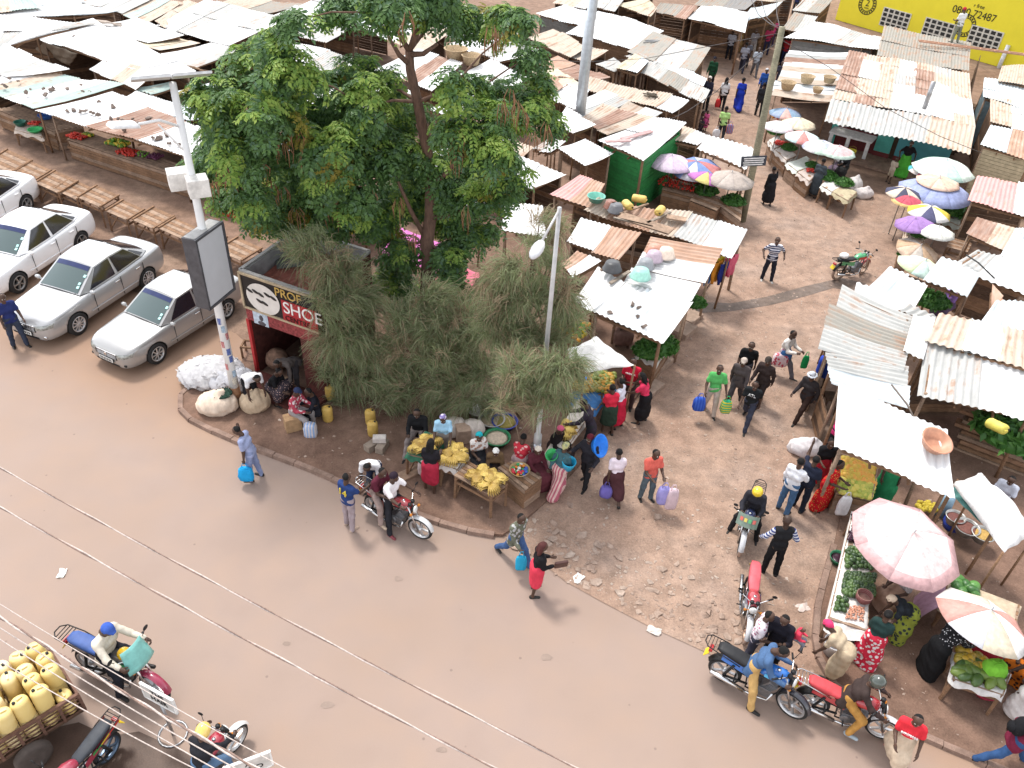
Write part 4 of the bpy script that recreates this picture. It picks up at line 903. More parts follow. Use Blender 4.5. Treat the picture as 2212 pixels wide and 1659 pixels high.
    for sy in (-1, 1):
        mb = MB(); mb.tube([st((.31, sy*.25, 1.06)), st((.36, sy*.34, 1.24))], .006, 5); mb.ball(st((.36, sy*.36, 1.27)), .06, 8, 0, (.25, 1, .75)); mb.build('mirror', BLACK, t)
        mb = MB(); mb.ball(st((.52, sy*.17, .84)), .035, 6); mb.tube([st((.50, sy*.06, .85)), st((.52, sy*.15, .84))], .01, 5); mb.build('indicator', mat((.55, .2, .03), .3, name='amber_lens'), t)
    mb = MB(); hl = Matrix.Rotation(steer, 3, 'Z') @ Matrix.Rotation(math.radians(80), 3, 'Y')
    mb.lathe([(.03, -.10), (.08, -.06), (.095, 0)], st((.53, 0, .87)), 14, 1, True, hl); mb.lathe([(.095, 0), (.06, .025), (.001, .035)], st((.53, 0, .87)), 14, 0, True, hl); mb.build('headlight', [mat((.7, .7, .68), .1, name='lens', coat=1), BLACK], t)
    mb = MB(); 
    for sy in (-.06, .06): mb.lathe([(.045, 0), (.045, .05), (.001, .052)], st((.43, sy, 1.0)), 10)
    mb.build('instruments', BLACK, t)
    mb = MB(); mb.tube([(.26, -.11, .42), (.22, -.14, .22), (0, -.16, .20), (-.2, -.17, .22)], .022, 7); mb.tube([(-.2, -.17, .22), (-.85, -.19, .36)], [.04, .05], 10); mb.build('exhaust', CHROME, t)
    mb = MB(); mb.tube([(-.05, -.26, .28), (-.05, .26, .28)], .016, 6); mb.tube([(-.42, -.24, .40), (-.42, .24, .40)], .016, 6); mb.build('foot_pegs', BLACK, t)
    mb = MB(); mb.tube([(.05, .12, .24), (-.12, .26, .01)], .012, 5); mb.build('side_stand', STEEL, t)
    if rack:
        mb = MB()
        for sy in (-1, 1): mb.tube([(-.40, sy*.15, .78), (-.72, sy*.16, .88), (-1.02, sy*.14, .93), (-1.10, sy*.06, .95)], .011, 5)
        mb.tube([(-1.10, -.06, .95), (-1.10, .06, .95)], .011, 5)
        for k in range(4): mb.tube([(-.86-.06*k, -.14, .915), (-.86-.06*k, .14, .915)], .008, 4)
        mb.build('carrier', BLACK if rimc[0] < .6 else CHROME, t)
    mb = MB(); mb.box((-.97, 0, .74), (.07, .14, .08)); mb.build('tail_light', mat((.45, .02, .02), .25, name='red_lens', coat=1), t, .015)
    mb = MB(); mb.beam((-.98, 0, .68), (-1.06, 0, .55), .17, .012); mb.build('number_plate', mat((.70, .50, .03), .5, name='plate_yellow'), t)
    if screen:
        mb = MB()
        def sc(u, v): y = (u-.5)*(.52-.12*v); return st((.60-.16*v-.9*(y**2), y, .88+.42*v))
        mb.grid(sc, 8, 6); o = mb.build('windscreen', mat(screen, .35, name='screen', coat=.5), t); sm = o.modifiers.new('s', 'SOLIDIFY'); sm.thickness = .008
    return t
def bike_at(pr, pf, **k):
    """by where rear and front wheels touch the ground"""
    a, b = G(pr), G(pf); d = b-a; c = (a+b)/2; t = make_bike((c.x, c.y, .012), math.atan2(d.y, d.x), **k); t.scale = (min(max(d.length/1.26, .96), 1.16),)*3; return t
BK_RED = bike_at((812, 1112), (906, 1163), label='red motorcycle ridden by the person in white shirt, silver five spoke front wheel', tank=(.30, .02, .03), rim='alloy', rimc=(.62, .62, .63), fender=(.62, .62, .62), steer=.12)
BK_BLUE = bike_at((1557, 1468), (1702, 1537), label='blue motorcycle with black seat and rider in a denim jacket', tank=(.02, .16, .55), panel=(.05, .42, .75), rim='alloy', rimc=(.55, .55, .56), fender=(.03, .03, .04), steer=-.25)
BK_CRIM = bike_at((1745, 1534), (1893, 1592), label='red motorcycle with red seat and chrome rack, rider in dark brown jacket', tank=(.42, .03, .04), seat=(.55, .06, .07), rim='alloy', rimc=(.66, .66, .67), fender=(.62, .62, .63), steer=.05)
BK_PARK = bike_at((1612, 1292), (1607, 1372), label='parked motorcycle with a pink red and blue seat seen from the front', tank=(.35, .03, .04), seat=(.55, .10, .12), panel=(.03, .07, .3), rim='spoke', rimc=(.40, .27, .2), fender=(.6, .6, .62), dirty=True, rack=False)
BK_YEL = bike_at((1618, 1120), (1592, 1193), label='dark motorcycle with a clear printed screen, rider in yellow helmet', tank=(.03, .04, .10), rim='alloy', rimc=(.10, .10, .10), fender=(.5, .5, .52), dirty=True, steer=.15)
BK_GREEN = bike_at((1806, 605), (1863, 594), label='parked green white and red motorcycle on the muddy drain, no rider', tank=(.05, .30, .12), panel=(.55, .05, .05), rim='spoke', rimc=(.33, .24, .18), fender=(.4, .05, .04), dirty=True, steer=.3)
BK_TEAL = bike_at((206, 1450), (348, 1504), label='motorcycle with a teal painted windscreen ridden on the near side of the road', tank=(.05, .05, .06), seat=(.05, .10, .30), panel=(.05, .25, .1), rim='alloy', rimc=(.45, .45, .46), fender=(.30, .03, .07), screen=(.20, .50, .46), steer=-.12)
BK_LONG = bike_at((236, 1640), (130, 1765), label='motorcycle with a long black seat and green yellow red stripe in the lower left corner', tank=(.30, .03, .06), seat=(.04, .045, .055), rim='alloy', rimc=(.10, .14, .2), fender=(.05, .05, .05), rack=True)
BK_NEAR = bike_at((440, 1722), (492, 1640), label='red tanked motorcycle at the bottom edge ridden by a person in yellow helmet', tank=(.35, .02, .04), rim='alloy', rimc=(.5, .5, .5), fender=(.6, .6, .6), steer=-.2)
def dec(bike, pts, m, name):      # striped tail panel
    mb = MB(); mb.poly(pts); mb.build(name, m, bike)
for sy in (-1, 1):
    for k, c in enumerate(((.03, .25, .06), (.65, .45, .03), (.5, .03, .03))):
        mb = MB(); x0 = -.30-.2*k; mb.grid(lambda u, v: (x0-.2*u, sy*.146, .70+.07*(k+u)*.6+.07*v), 2, 1, 0, False, sy < 0); mb.build('tail_stripe', plastic(c), BK_LONG)
# printed clear screen with lettering on the dark bike
mb = MB(); mb.grid(lambda u, v: (.62-.15*v-.9*((u-.5)*.5)**2, (u-.5)*.5, .86+.28*v), 8, 4)
sc_ = mb.build('windscreen', mat((.16, .22, .17), .25, name='screen_dark', coat=.6), BK_YEL)
for i, c in enumerate(((.6, .08, .05), (.65, .5, .05), (.05, .4, .12), (.6, .08, .05))):
    mb = MB(); y0 = -.18+.1*i; mb.grid(lambda u, v: (.635-.15*(.45+.3*v)-.9*(y0+.07*u)**2, y0+.07*u, .86+.28*(.45+.3*v)), 2, 2); mb.build('printed_mark', plastic(c), sc_)
mb = MB(); mb.ball((-.62, .0, 1.0), .17, 10, 0, (1.1, .9, .62)); mb.ball((-.5, .16, .86), .14, 8, 0, (1, .7, 1)); o = mb.build('plastic_bag', mat((.75, .74, .72), .6, name='bag_plastic')); o.location = BK_GREEN.location; o.rotation_euler = BK_GREEN.rotation_euler; tag(o, 'white plastic bag tied on the seat of the parked green motorcycle', 'bag')
# ================================================================ hand cart with water cans
def jerry_mesh(c):
    mb = MB(); mb.lathe([(.05, 0), (.125, .01), (.145, .05), (.142, .2), (.147, .24), (.142, .28), (.145, .42), (.13, .475), (.08, .5), (.001, .5)], n=16, sx=1.05, sy=.92)
    mb.lathe([(.028, .485), (.028, .525), (.001, .527)], (.075, 0, 0), 10, 1); mb.beam((-.08, 0, .515), (.02, 0, .52), .035, .03, 0)
    return mb
M_YEL = fruit_mat((.70, .53, .20), (.80, .68, .42), 'yellow_plastic', 3, .45)
def jerry(loc, label, group=None, rz=0, m=None, tilt=None, sc=1.0):
    o = jerry_mesh(0).build('jerrycan', [m or M_YEL, BLACK]); o.location = loc; o.rotation_euler = tilt or (0, 0, rz); o.scale = (sc,)*3; return tag(o, label, 'jerrycan', group)
def cart():
    a, b = G((168, 1500), 1.0), G((-60, 1640), 1.0)     # near top rail runs along here
    d = (b-a); rz = math.atan2(d.y, d.x); L = d.length; u = d.normalized(); nrm = Vector((u.y, -u.x, 0));
    if nrm.y < 0: nrm = -nrm
    t = thing('hand_cart', (a.x, a.y, 0), rz, 'rusty slatted cart loaded with yellow jerrycans in the lower left corner', 'cart')
    sg = 1 if (Matrix.Rotation(-rz, 3, 'Z') @ nrm).y > 0 else -1; W = 1.25*sg
    RU = mat((.16, .085, .06), .8, 0, .4, 9, 'rusty_iron')
    mb = MB(); mb.box((L/2, W/2, .50), (L, abs(W), .05)); mb.build('deck', WOODD, t)
    for yy, nm in ((0, 'side_rail'), (W, 'side_rail')):
        mb = MB()
        for z in (.55, .66, .77, .88): mb.beam((0, yy, z), (L, yy, z), .02, .02)
        mb.beam((0, yy, 1.0), (L, yy, 1.0), .06, .06)
        for k in range(6): mb.beam((L*k/5, yy, .5), (L*k/5, yy, 1.0), .05, .05)
        mb.build(nm, RU, t)
    mb = MB()
    for z in (.55, .7, .85, 1.0): mb.beam((0, 0, z), (0, W, z), .04, .04)
    mb.build('end_rail', RU, t)
    for k, yy in enumerate((-.12*sg, W+.12*sg)):
        mb = MB(); mb.lathe([(.16, -.08), (.27, -.09), (.31, -.05), (.31, .05), (.27, .09), (.16, .08)], (0, 0, 0), 24, 0, True, Matrix.Rotation(math.pi/2, 3, 'X')); w_ = mb.build('wheel', mat((.10, .08, .07), .95, name='dusty_rubber'), t); w_.location = (1.0, yy, .315)
        mb = MB(); mb.lathe([(.001, -.05), (.17, -.06), (.17, .06), (.06, .05), (.001, .07)], (0, 0, 0), 20, 0, True, Matrix.Rotation(math.pi/2, 3, 'X')); mb.build('hub', RU, w_)
    M4 = Matrix.Translation(t.location) @ Matrix.Rotation(rz, 4, 'Z'); base = None; k = 0
    for ix in range(8):
        for iy in range(4):
            for lev in range(2):
                if lev and (ix == 0 and iy == 0 or random.random() < .04): continue
                p = M4 @ Vector((.18+ix*.305+random.uniform(-.02, .02), (W*(iy+.5)/4)*.98, .53+.46*lev+random.uniform(0, .03)))
                if base is None: base = jerry(p, 'yellow water jerrycan standing in the load of the rusty cart', 'yellow jerrycans on the cart'); o = base
                else: o = dup(base, None, p)
                o.rotation_euler = (random.uniform(-.06, .06), random.uniform(-.06, .06), random.random()*6)
cart()
# ================================================================ people
def capsules(P_, prims):
    """signed distance to round cones (a, b, ra, rb, k)"""
    out = None
    for a, b, ra, rb, *k in prims:
        a = np.asarray(a, float); d = np.asarray(b, float)-a; L = max(d@d, 1e-9); q = P_-a
        t = np.clip((q@d)/L, 0, 1); dist = np.sqrt(((q-t[:, None]*d)**2).sum(1))-(ra+t*(rb-ra))
        if out is None: out = dist
        else:
            kk = k[0] if k else .03; h = np.clip(.5+.5*(out-dist)/kk, 0, 1); out = out*(1-h)+dist*h-kk*h*(1-h)
    return out
def surface(fn, lo, hi, vx):
    """surface nets over fn sampled on a grid"""
    lo = np.array(lo)-2*vx; n = np.ceil((np.array(hi)+2*vx-lo)/vx).astype(int)+1
    g = np.stack(np.meshgrid(*[lo[i]+vx*np.arange(n[i]) for i in range(3)], indexing='ij'), -1)
    S = fn(g.reshape(-1, 3)).reshape(n); I = S < 0
    c = [I[i:n[0]-1+i, j:n[1]-1+j, k:n[2]-1+k] for i in (0, 1) for j in (0, 1) for k in (0, 1)]
    cnt = sum(x.astype(np.int8) for x in c); act = (cnt > 0) & (cnt < 8); idx = -np.ones(act.shape, int); A = np.argwhere(act); idx[act] = np.arange(len(A))
    pos = np.zeros((len(A), 3)); num = np.zeros(len(A)); off = [(i, j, k) for i in (0, 1) for j in (0, 1) for k in (0, 1)]
    for e, o1 in enumerate(off):
        for ax in range(3):
            if o1[ax]: continue
            o2 = list(o1); o2[ax] = 1; p1 = A+o1; p2 = A+o2; s1 = S[tuple(p1.T)]; s2 = S[tuple(p2.T)]; cr = (s1 < 0) != (s2 < 0)
            t = np.where(cr, s1/np.where(cr, s1-s2, 1), 0); p = p1.astype(float); p[:, ax] += t; pos[cr] += p[cr]; num[cr] += 1
    V = lo+vx*pos/num[:, None]; F = []
    for ax in range(3):
        b_, c_ = (ax+1) % 3, (ax+2) % 3
        s = [slice(1, -1)]*3; s[ax] = slice(0, -1); s2 = [slice(1, -1)]*3; s2[ax] = slice(1, None)
        a0, a1 = I[tuple(s)], I[tuple(s2)]; E = np.argwhere(a0 != a1)
        if not len(E): continue
        sgn = a0[tuple(E.T)]; base = E.copy(); base[:, b_] += 1; base[:, c_] += 1
        def ci(db, dc): q = base.copy(); q[:, b_] += db; q[:, c_] += dc; return idx[tuple(q.T)]
        Q = np.stack([ci(-1, -1), ci(0, -1), ci(0, 0), ci(-1, 0)], 1); Q[~sgn] = Q[~sgn][:, ::-1]; F.append(Q)
    return V, np.concatenate(F)
def skin_mat(c=(.075, .04, .027)):
    return mat(c, .5, 0, .2, 7, 'skin', .35)
SK = [skin_mat(), skin_mat((.05, .028, .02)), skin_mat((.11, .06, .04))]
HAIR = mat((.008, .007, .007), .9, name='hair'); SHOE = mat((.02, .018, .017), .5, name='shoe'); EYE = mat((.6, .57, .52), .3, name='eye'); LIPS = mat((.14, .055, .05), .45, name='lips'); SOLE = mat((.5, .48, .45), .7, name='sole')
def head_template():
    pr = [((0, -.008, .02), (0, .005, .05), .082, .083), ((0, .03, -.05), (0, .045, -.075), .055, .04, .05), ((0, .065, .0), (0, .09, -.025), .014, .02, .02), ((-.035, .055, .018), (.035, .055, .018), .03, .03, .03),
          ((0, .075, -.062), (0, .078, -.062), .022, .022, .02), ((-.083, -.01, -.005), (-.085, -.02, .025), .014, .017, .01), ((.083, -.01, -.005), (.085, -.02, .025), .014, .017, .01), ((0, -.02, -.06), (0, -.035, -.13), .055, .055, .03)]
    V, F = surface(lambda p: capsules(p, pr), (-.11, -.11, -.2), (.11, .13, .15), .0135)
    mi = np.zeros(len(F), int); c = V[F].mean(1)
    mi[(np.abs(c[:, 0]) < .028) & (np.abs(c[:, 2]+.062) < .012) & (c[:, 1] > .08)] = 2
    mi[(np.abs(np.abs(c[:, 0])-.033) < .014) & (np.abs(c[:, 2]-.008) < .008) & (c[:, 1] > .07)] = 1
    return V, F, mi
HEAD = head_template()
def hand_template(curl):
    """right hand, wrist at the origin, fingers along -z, palm facing -x, thumb forward (+y)"""
    pr = [((0, 0, 0), (0, .0, -.03), .026, .026), ((0, -.022, -.04), (0, -.026, -.085), .016, .015), ((0, .022, -.04), (0, .026, -.085), .017, .015), ((0, 0, -.04), (0, 0, -.088), .017, .015)]
    for y, l, r in ((.030, .070, .0088), (.010, .080, .009), (-.011, .073, .0088), (-.031, .056, .008)):
        p = np.array([0, y, -.085]); a = .15
        for k, f in enumerate((.45, .32, .25)):
            a += curl*(.55+.25*k); d = np.array([-math.sin(a), y*.9*(1-curl)*.3, -math.cos(a)]); q = p+d*l*f; pr.append((p, q, r, r*.92, .004)); p = q
    p = np.array([-.004, .026, -.028])
    for l in (.040, .032): q = p+np.array([-.35-curl*.4, .62-curl*.5, -.72])*l; pr.append((p, q, .0105, .009, .006)); p = q
    return surface(lambda x: capsules(x, pr), (-.11, -.055, -.20), (.04, .075, .04), .0072)
HANDS = [hand_template(.25), hand_template(.85)]
def rotx(v, a): c, s = math.cos(a), math.sin(a); return np.array([v[0], v[1]*c-v[2]*s, v[1]*s+v[2]*c])
def rad(*a): return [math.radians(x) for x in a]
POSES = {  # legs: (hip fwd, hip out, knee); arms: (fwd, out, elbow); lean; sit height
    'stand': dict(L=(3, 4, 4), R=(-3, 4, 3), AL=(5, 8, 12), AR=(8, 9, 18)),
    'walk': dict(L=(24, 2, 8), R=(-16, 2, 22), AL=(-18, 8, 18), AR=(22, 8, 25), lean=5),
    'walk2': dict(R=(24, 2, 8), L=(-16, 2, 22), AR=(-18, 8, 18), AL=(22, 8, 25), lean=5),
    'stride': dict(L=(34, 2, 10), R=(-24, 2, 22), AL=(-15, 10, 25), AR=(28, 8, 40), lean=8),
    'hold': dict(L=(3, 5, 4), R=(-4, 4, 4), AL=(14, 8, 70), AR=(16, 6, 74), lean=4),
    'phone': dict(L=(7, 3, 5), R=(-5, 3, 6), AL=(6, 8, 15), AR=(55, 25, 135), lean=6, head=12),
    'carry': dict(L=(14, 3, 6), R=(-10, 3, 12), AL=(4, 14, 10), AR=(4, 14, 10)),
    'akimbo': dict(L=(4, 7, 3), R=(-2, 7, 3), AL=(-15, 38, 80), AR=(-15, 38, 80)),
    'sit': dict(L=(82, 8, 80), R=(78, 10, 84), AL=(40, 8, 60), AR=(35, 8, 65), lean=10, head=15),
    'squat': dict(L=(105, 14, 115), R=(100, 16, 118), AL=(50, 8, 50), AR=(55, 8, 55), lean=25, head=20),
    'bend': dict(L=(10, 5, 6), R=(4, 5, 4), AL=(62, 5, 12), AR=(58, 6, 16), lean=62, head=10),
    'lean': dict(L=(8, 4, 6), R=(-2, 5, 3), AL=(55, 8, 35), AR=(60, 10, 30), lean=30, head=10),
    'ride': dict(L=(62, 20, 70), R=(62, 20, 70), AL=(62, 16, 28), AR=(62, 16, 28), lean=16, head=8),
    'ridefoot': dict(L=(62, 20, 70), R=(18, 22, 8), AL=(62, 16, 28), AR=(62, 16, 28), lean=14, head=8),
    'ridefeet': dict(L=(22, 22, 12), R=(18, 24, 8), AL=(45, 12, 60), AR=(45, 12, 60), lean=14, head=25),
    'point': dict(L=(4, 4, 4), R=(-3, 4, 3), AL=(100, 20, 60), AR=(8, 9, 18)),
}
def person(foot, face, label, pose='stand', h=1.7, top=(.3, .3, .3), bottom=(.1, .1, .12), dress='trousers', sleeve='short', hair='short', scarf=None, tpat=None, t2=(.8, .8, .8), bpat=None, b2=(.8, .8, .8), skin=0, shoes=True, z=0, hipz=None, hat=None, female=False, over=None, hem=None, group='people in the market street', offs=None, tw=None, jacket=None, shoe_m=None, vx=.026):
    g = G(foot, z) if len(foot) == 2 else Vector(foot); q = dict(POSES[pose]); q.update(over or {}); s = h/1.7
    fa = ang(foot, (foot[0]+face[0], foot[1]+face[1])) if isinstance(face, tuple) else face
    t = thing('person', g, fa-math.pi/2, label, 'person', group)
    lean = math.radians(q.get('lean', 0)); U = np.array([0, math.sin(lean), math.cos(lean)]); Fw = np.array([0, math.cos(lean), -math.sin(lean)]); X = np.array([1., 0, 0])
    legs = {}; wd = .088*s
    def leg(sd_, a, o, k):
        a, o, k = rad(a, o, k); d1 = rotx(np.array([math.sin(o)*sd_, 0, -math.cos(o)]), a); d2 = rotx(np.array([math.sin(o*.4)*sd_, 0, -math.cos(o*.4)]), a-k)
        return d1*.43*s, d2*.42*s
    lg = {k: leg(sd_, *q[k]) for k, sd_ in (('L', -1), ('R', 1))}
    low = min((a+b)[2] for a, b in lg.values()); hz = hipz if hipz is not None else -low+.075*s
    H = np.array([0, 0, hz]); C = H+U*.30*s; N = H+U*.50*s; HD = N+U*.10*s+Fw*.02*s
    pr = []; shirt = []; pants = []; skirt = []; shoe = []; jk = 0 if not female else 1
    f = .9 if female else 1.0; sw = (.165 if female else .185)*s; fat = 1.12 if female else 1.0
    body_t = [(H+X*-.07*s, H+X*.07*s, .108*s*fat, .108*s*fat), (H+U*.10*s-X*.05*s, H+U*.10*s+X*.05*s, .10*s*fat, .10*s*fat, .06), (C-X*.085*s, C+X*.085*s, .112*s*f, .112*s*f, .07), (N-X*sw*.8-U*.045*s, N+X*sw*.8-U*.045*s, .068*s, .068*s, .07)]
    if female: body_t.append((C-X*.07*s+Fw*.075*s, C+X*.07*s+Fw*.075*s, .065*s, .065*s, .04))
    pr += body_t; pr.append((N-U*.03*s, HD-U*.03*s, .058*s, .052*s, .03))
    shirt += [(a, b, ra+.014, rb+.014, .06) for a, b, ra, rb, *k in body_t[1:]]
    shirt.append((H-U*.02*s-X*.075*s, H-U*.02*s+X*.075*s, .115*s*fat, .115*s*fat, .07))
    if jacket: shirt.append((H-U*.14*s-X*.085*s, H-U*.14*s+X*.085*s, .125*s, .125*s, .07))
    info = {}; sl = [] if tw else shirt
    for nm, sd_ in (('AL', -1), ('AR', 1)):
        a, o, e = rad(*q[nm]); S0 = N+X*sw*sd_-U*.05*s
        def arm(ang_, out): v = rotx(np.array([math.sin(out)*sd_, 0, -math.cos(out)]), ang_-lean); return v
        d1 = arm(a, o); E = S0+d1*.29*s; d2 = arm(a+e, o*.3-(.25 if e > 1 else 0)); Wp = E+d2*.25*s
        pr += [(S0, E, .052*s, .042*s, .03), (E, Wp, .043*s, .029*s, .02)]
        info[nm] = (Wp, d2, sd_)
        if sleeve == 'short': shirt.append((S0, S0+(E-S0)*.66, .064*s, .062*s, .04))
        elif sleeve == 'long': sl += [(S0, E, .064*s, .056*s, .04), (E, E+(Wp-E)*.92, .056*s, .046*s, .03)]
        else: shirt.append((S0, S0+(E-S0)*.12, .06*s, .06*s, .04))
    for nm, sd_ in (('L', -1), ('R', 1)):
        d1, d2 = lg[nm]; h0 = H+X*wd*sd_-np.array([0, 0, .02*s]); K = h0+d1; A = K+d2; fl = -.045*s*0
        pr += [(h0, K, .088*s*fat, .058*s, .05), (K, A, .057*s, .036*s, .03)]
        fd = np.array([sd_*.18, 1.0, 0]); fd /= np.linalg.norm(fd); hl = A-np.array([0, 0, .045*s])-fd*.03*s; toe = hl+fd*.19*s; toe[2] -= .008
        foot_ = [(A, hl, .036*s, .034*s, .03), (hl, toe, .036*s, .030*s, .03)]
        pr += foot_
        if shoes: shoe += [(hl, toe, .043*s, .036*s, .02), (hl+np.array([0, 0, .02]), hl, .044*s, .043*s, .02)]
        if dress in ('trousers', 'shorts'):
            fl = .04 if female else .05
            pants += [(h0, K, (.098*fat)*s, .076*s, .05)]
            if dress == 'trousers': pants.append((K, A+d2*.02, .074*s, .062*s, .04))
            else: pants[-1] = (h0, h0+d1*.92, .10*s, .09*s, .05)
        else:
            e = {'mini': .75, 'knee': 1.0, 'midi': 1.45, 'long': 1.85}[dress]; fl = {'mini': .105, 'knee': .12, 'midi': .13, 'long': .15}[dress]
            pants += [(h0, h0+d1*min(e, 1), .115*s*fat, fl*s, .12)]
            if e > 1: pants.append((K, K+d2*(e-1), fl*s, fl*1.05*s, .12))
    if dress in ('trousers', 'shorts'): pants.append((H-X*.07*s+U*.05*s, H+X*.07*s+U*.05*s, .116*s*fat, .116*s*fat, .05))
    else:
        pants.append((H-X*.07*s+U*.06*s, H+X*.07*s+U*.06*s, .118*s*fat, .118*s*fat, .08))
        lg0 = (lg['L'][0]+lg['R'][0])/2; lg1 = (lg['L'][1]+lg['R'][1])/2; e = {'mini': .75, 'knee': 1.0, 'midi': 1.45, 'long': 1.85}[dress]
        pants.append((H, H+lg0*min(e, 1), .13*s, .14*s, .12))
        if e > 1: pants.append((H+lg0, H+lg0+lg1*(e-1), .14*s, .17*s, .12))
    def mk(prims, vx, wr=0, seed=0):
        pts = np.array([p for c in prims for p in c[:2]]); rr = max(max(c[2], c[3]) for c in prims)
        def fn(p):
            d = capsules(p, prims)
            if wr: d = d+wr*(np.sin(p[:, 2]*38+p[:, 0]*21+seed)+np.sin(p[:, 1]*44-p[:, 2]*17+seed*2)+.6*np.sin(p[:, 0]*60+p[:, 2]*31))
            return d
        return surface(fn, pts.min(0)-rr, pts.max(0)+rr, vx)
    seed = (int(foot[0]*7)) % 97
    V, F = mk(pr, vx); Vs, Fs, Ms = [V], [F], [np.zeros(len(F), int)]; n = len(V)
    # head and hands joined into the same body mesh
    hp, hy = math.radians(q.get('head', 4))+lean*.55, math.radians(q.get('yaw', 0))
    Rh = np.array(Matrix.Rotation(hy, 3, 'Z') @ Matrix.Rotation(-hp, 3, 'X')); hv, hf, hm = HEAD; hc = HD+np.array(Rh) @ np.array([0, .015, .085])*s; Vs.append(hv*s*1.04@Rh.T+hc); Fs.append(hf+n); Ms.append(hm); n += len(hv)
    for nm in ('AL', 'AR'):
        Wp, d, sd_ = info[nm]; hv, hf = HANDS[1 if q.get('grip') or 'ride' in pose else 0]; v = hv.copy()
        ff = hf
        if sd_ < 0: v[:, 0] *= -1; ff = hf[:, ::-1]
        zax = -d; yax = np.array([0, 1., 0])-zax*zax[1]; yax = yax/np.linalg.norm(yax) if np.linalg.norm(yax) > .2 else np.array([0, 0, 1.])-zax*zax[2]; yax /= np.linalg.norm(yax); xax = np.cross(yax, zax)
        Vs.append(v*s@np.stack([xax, yax, zax], 0)+Wp); Fs.append(ff+n); Ms.append(np.zeros(len(ff), int)); n += len(v)
    npmesh('body', np.concatenate(Vs), np.concatenate(Fs), [SK[skin], EYE, LIPS], np.concatenate(Ms), t, True)
    V, F = mk(shirt, vx, .0035, seed); npmesh('jacket' if jacket else 'shirt', V, F, cloth(top, tpat, t2), None, t, True)
    if tw and sl: V, F = mk(sl, vx, .0035, seed); npmesh('sleeves', V, F, cloth(*tw), None, t, True)
    V, F = mk(pants, vx*1.05, .004, seed+3); npmesh('trousers' if dress == 'trousers' else ('shorts' if dress == 'shorts' else 'skirt'), V, F, cloth(bottom, bpat, b2), None, t, True)
    if shoes:
        V, F = mk(shoe, .02); npmesh('shoes', V, F, shoe_m or SHOE, None, t, True)
    def hd(prims, name, m, vx=.016, wr=0):
        def fn(p):
            d = capsules(p, [(np.array(a)*s, np.array(b)*s, ra*s, rb*s, *k) for a, b, ra, rb, *k in prims])
            return d+wr*(np.sin(p[:, 2]*90+p[:, 0]*50)+np.sin(p[:, 1]*80)) if wr else d
        pts = np.array([x for c in prims for x in c[:2]])*s; V, F = surface(fn, pts.min(0)-.15, pts.max(0)+.15, vx); npmesh(name, V@Rh.T+hc, F, m, None, t, True)
    if scarf: hd([((0, -.02, .045), (0, .0, .055), .092, .088), ((0, -.06, .02), (0, -.085, -.02), .06, .035, .03)], 'headscarf', scarf if not isinstance(scarf, tuple) else cloth(scarf), wr=.002)
    elif hat:
        k, c = hat
        if k == 'cap': hd([((0, -.012, .05), (0, 0, .062), .094, .088), ((-.04, .075, .062), (.04, .075, .062), .024, .024, .03), ((-.03, .115, .055), (.03, .115, .055), .016, .016, .02)], 'cap', cloth(c))
        elif k == 'brim': hd([((0, -.012, .06), (0, 0, .075), .09, .085)]+[((.12*math.cos(a), .12*math.sin(a)-.005, .045), (.12*math.cos(a+.7), .12*math.sin(a+.7)-.005, .045), .02, .02, .02) for a in np.arange(0, 6.2, .7)], 'hat', cloth(c))
        elif k == 'helmet':
            hd([((0, -.02, .02), (0, .0, .05), .128, .125), ((0, .055, -.05), (0, .06, -.07), .075, .06, .05)], 'helmet', mat(c, .2, name='helmet_shell', coat=1))
            hd([((-.05, .085, .02), (.05, .085, .02), .052, .052)], 'visor', mat((.02, .02, .025), .1, name='visor'))
        elif k == 'beanie': hd([((0, -.012, .05), (0, 0, .06), .094, .09)], 'beanie', cloth(c))
    elif hair == 'short': hd([((0, -.02, .045), (0, -.008, .058), .088, .082)], 'hair', HAIR)
    elif hair == 'bun': hd([((0, -.02, .045), (0, -.008, .058), .09, .084), ((0, -.10, .06), (0, -.115, .07), .045, .04, .02)], 'hair', HAIR)
    elif hair == 'long': hd([((0, -.02, .045), (0, -.008, .058), .092, .086), ((-.05, -.06, .0), (-.06, -.085, -.20), .05, .05, .03), ((.05, -.06, .0), (.06, -.085, -.20), .05, .05, .03)], 'hair', HAIR, wr=.002)
    elif hair == 'red': hd([((0, -.02, .045), (0, -.008, .058), .094, .088), ((-.05, -.06, .0), (-.06, -.085, -.16), .055, .05, .03), ((.05, -.06, .0), (.06, -.085, -.16), .055, .05, .03)], 'hair', mat((.07, .02, .018), .8, name='dyed_hair'), wr=.002)
    t['_'] = 0; del t['_']
    R = Matrix.Rotation(fa-math.pi/2, 3, 'Z'); wp = {k: Vector(t.location)+R @ Vector(v[0]+v[1]*.09) for k, v in info.items()}
    wp['head'] = Vector(t.location)+R @ Vector(hc); wp['obj'] = t; wp['chest'] = Vector(t.location)+R @ Vector(C); wp['hip'] = Vector(t.location)+R @ Vector(H); wp['rot'] = fa
    return wp
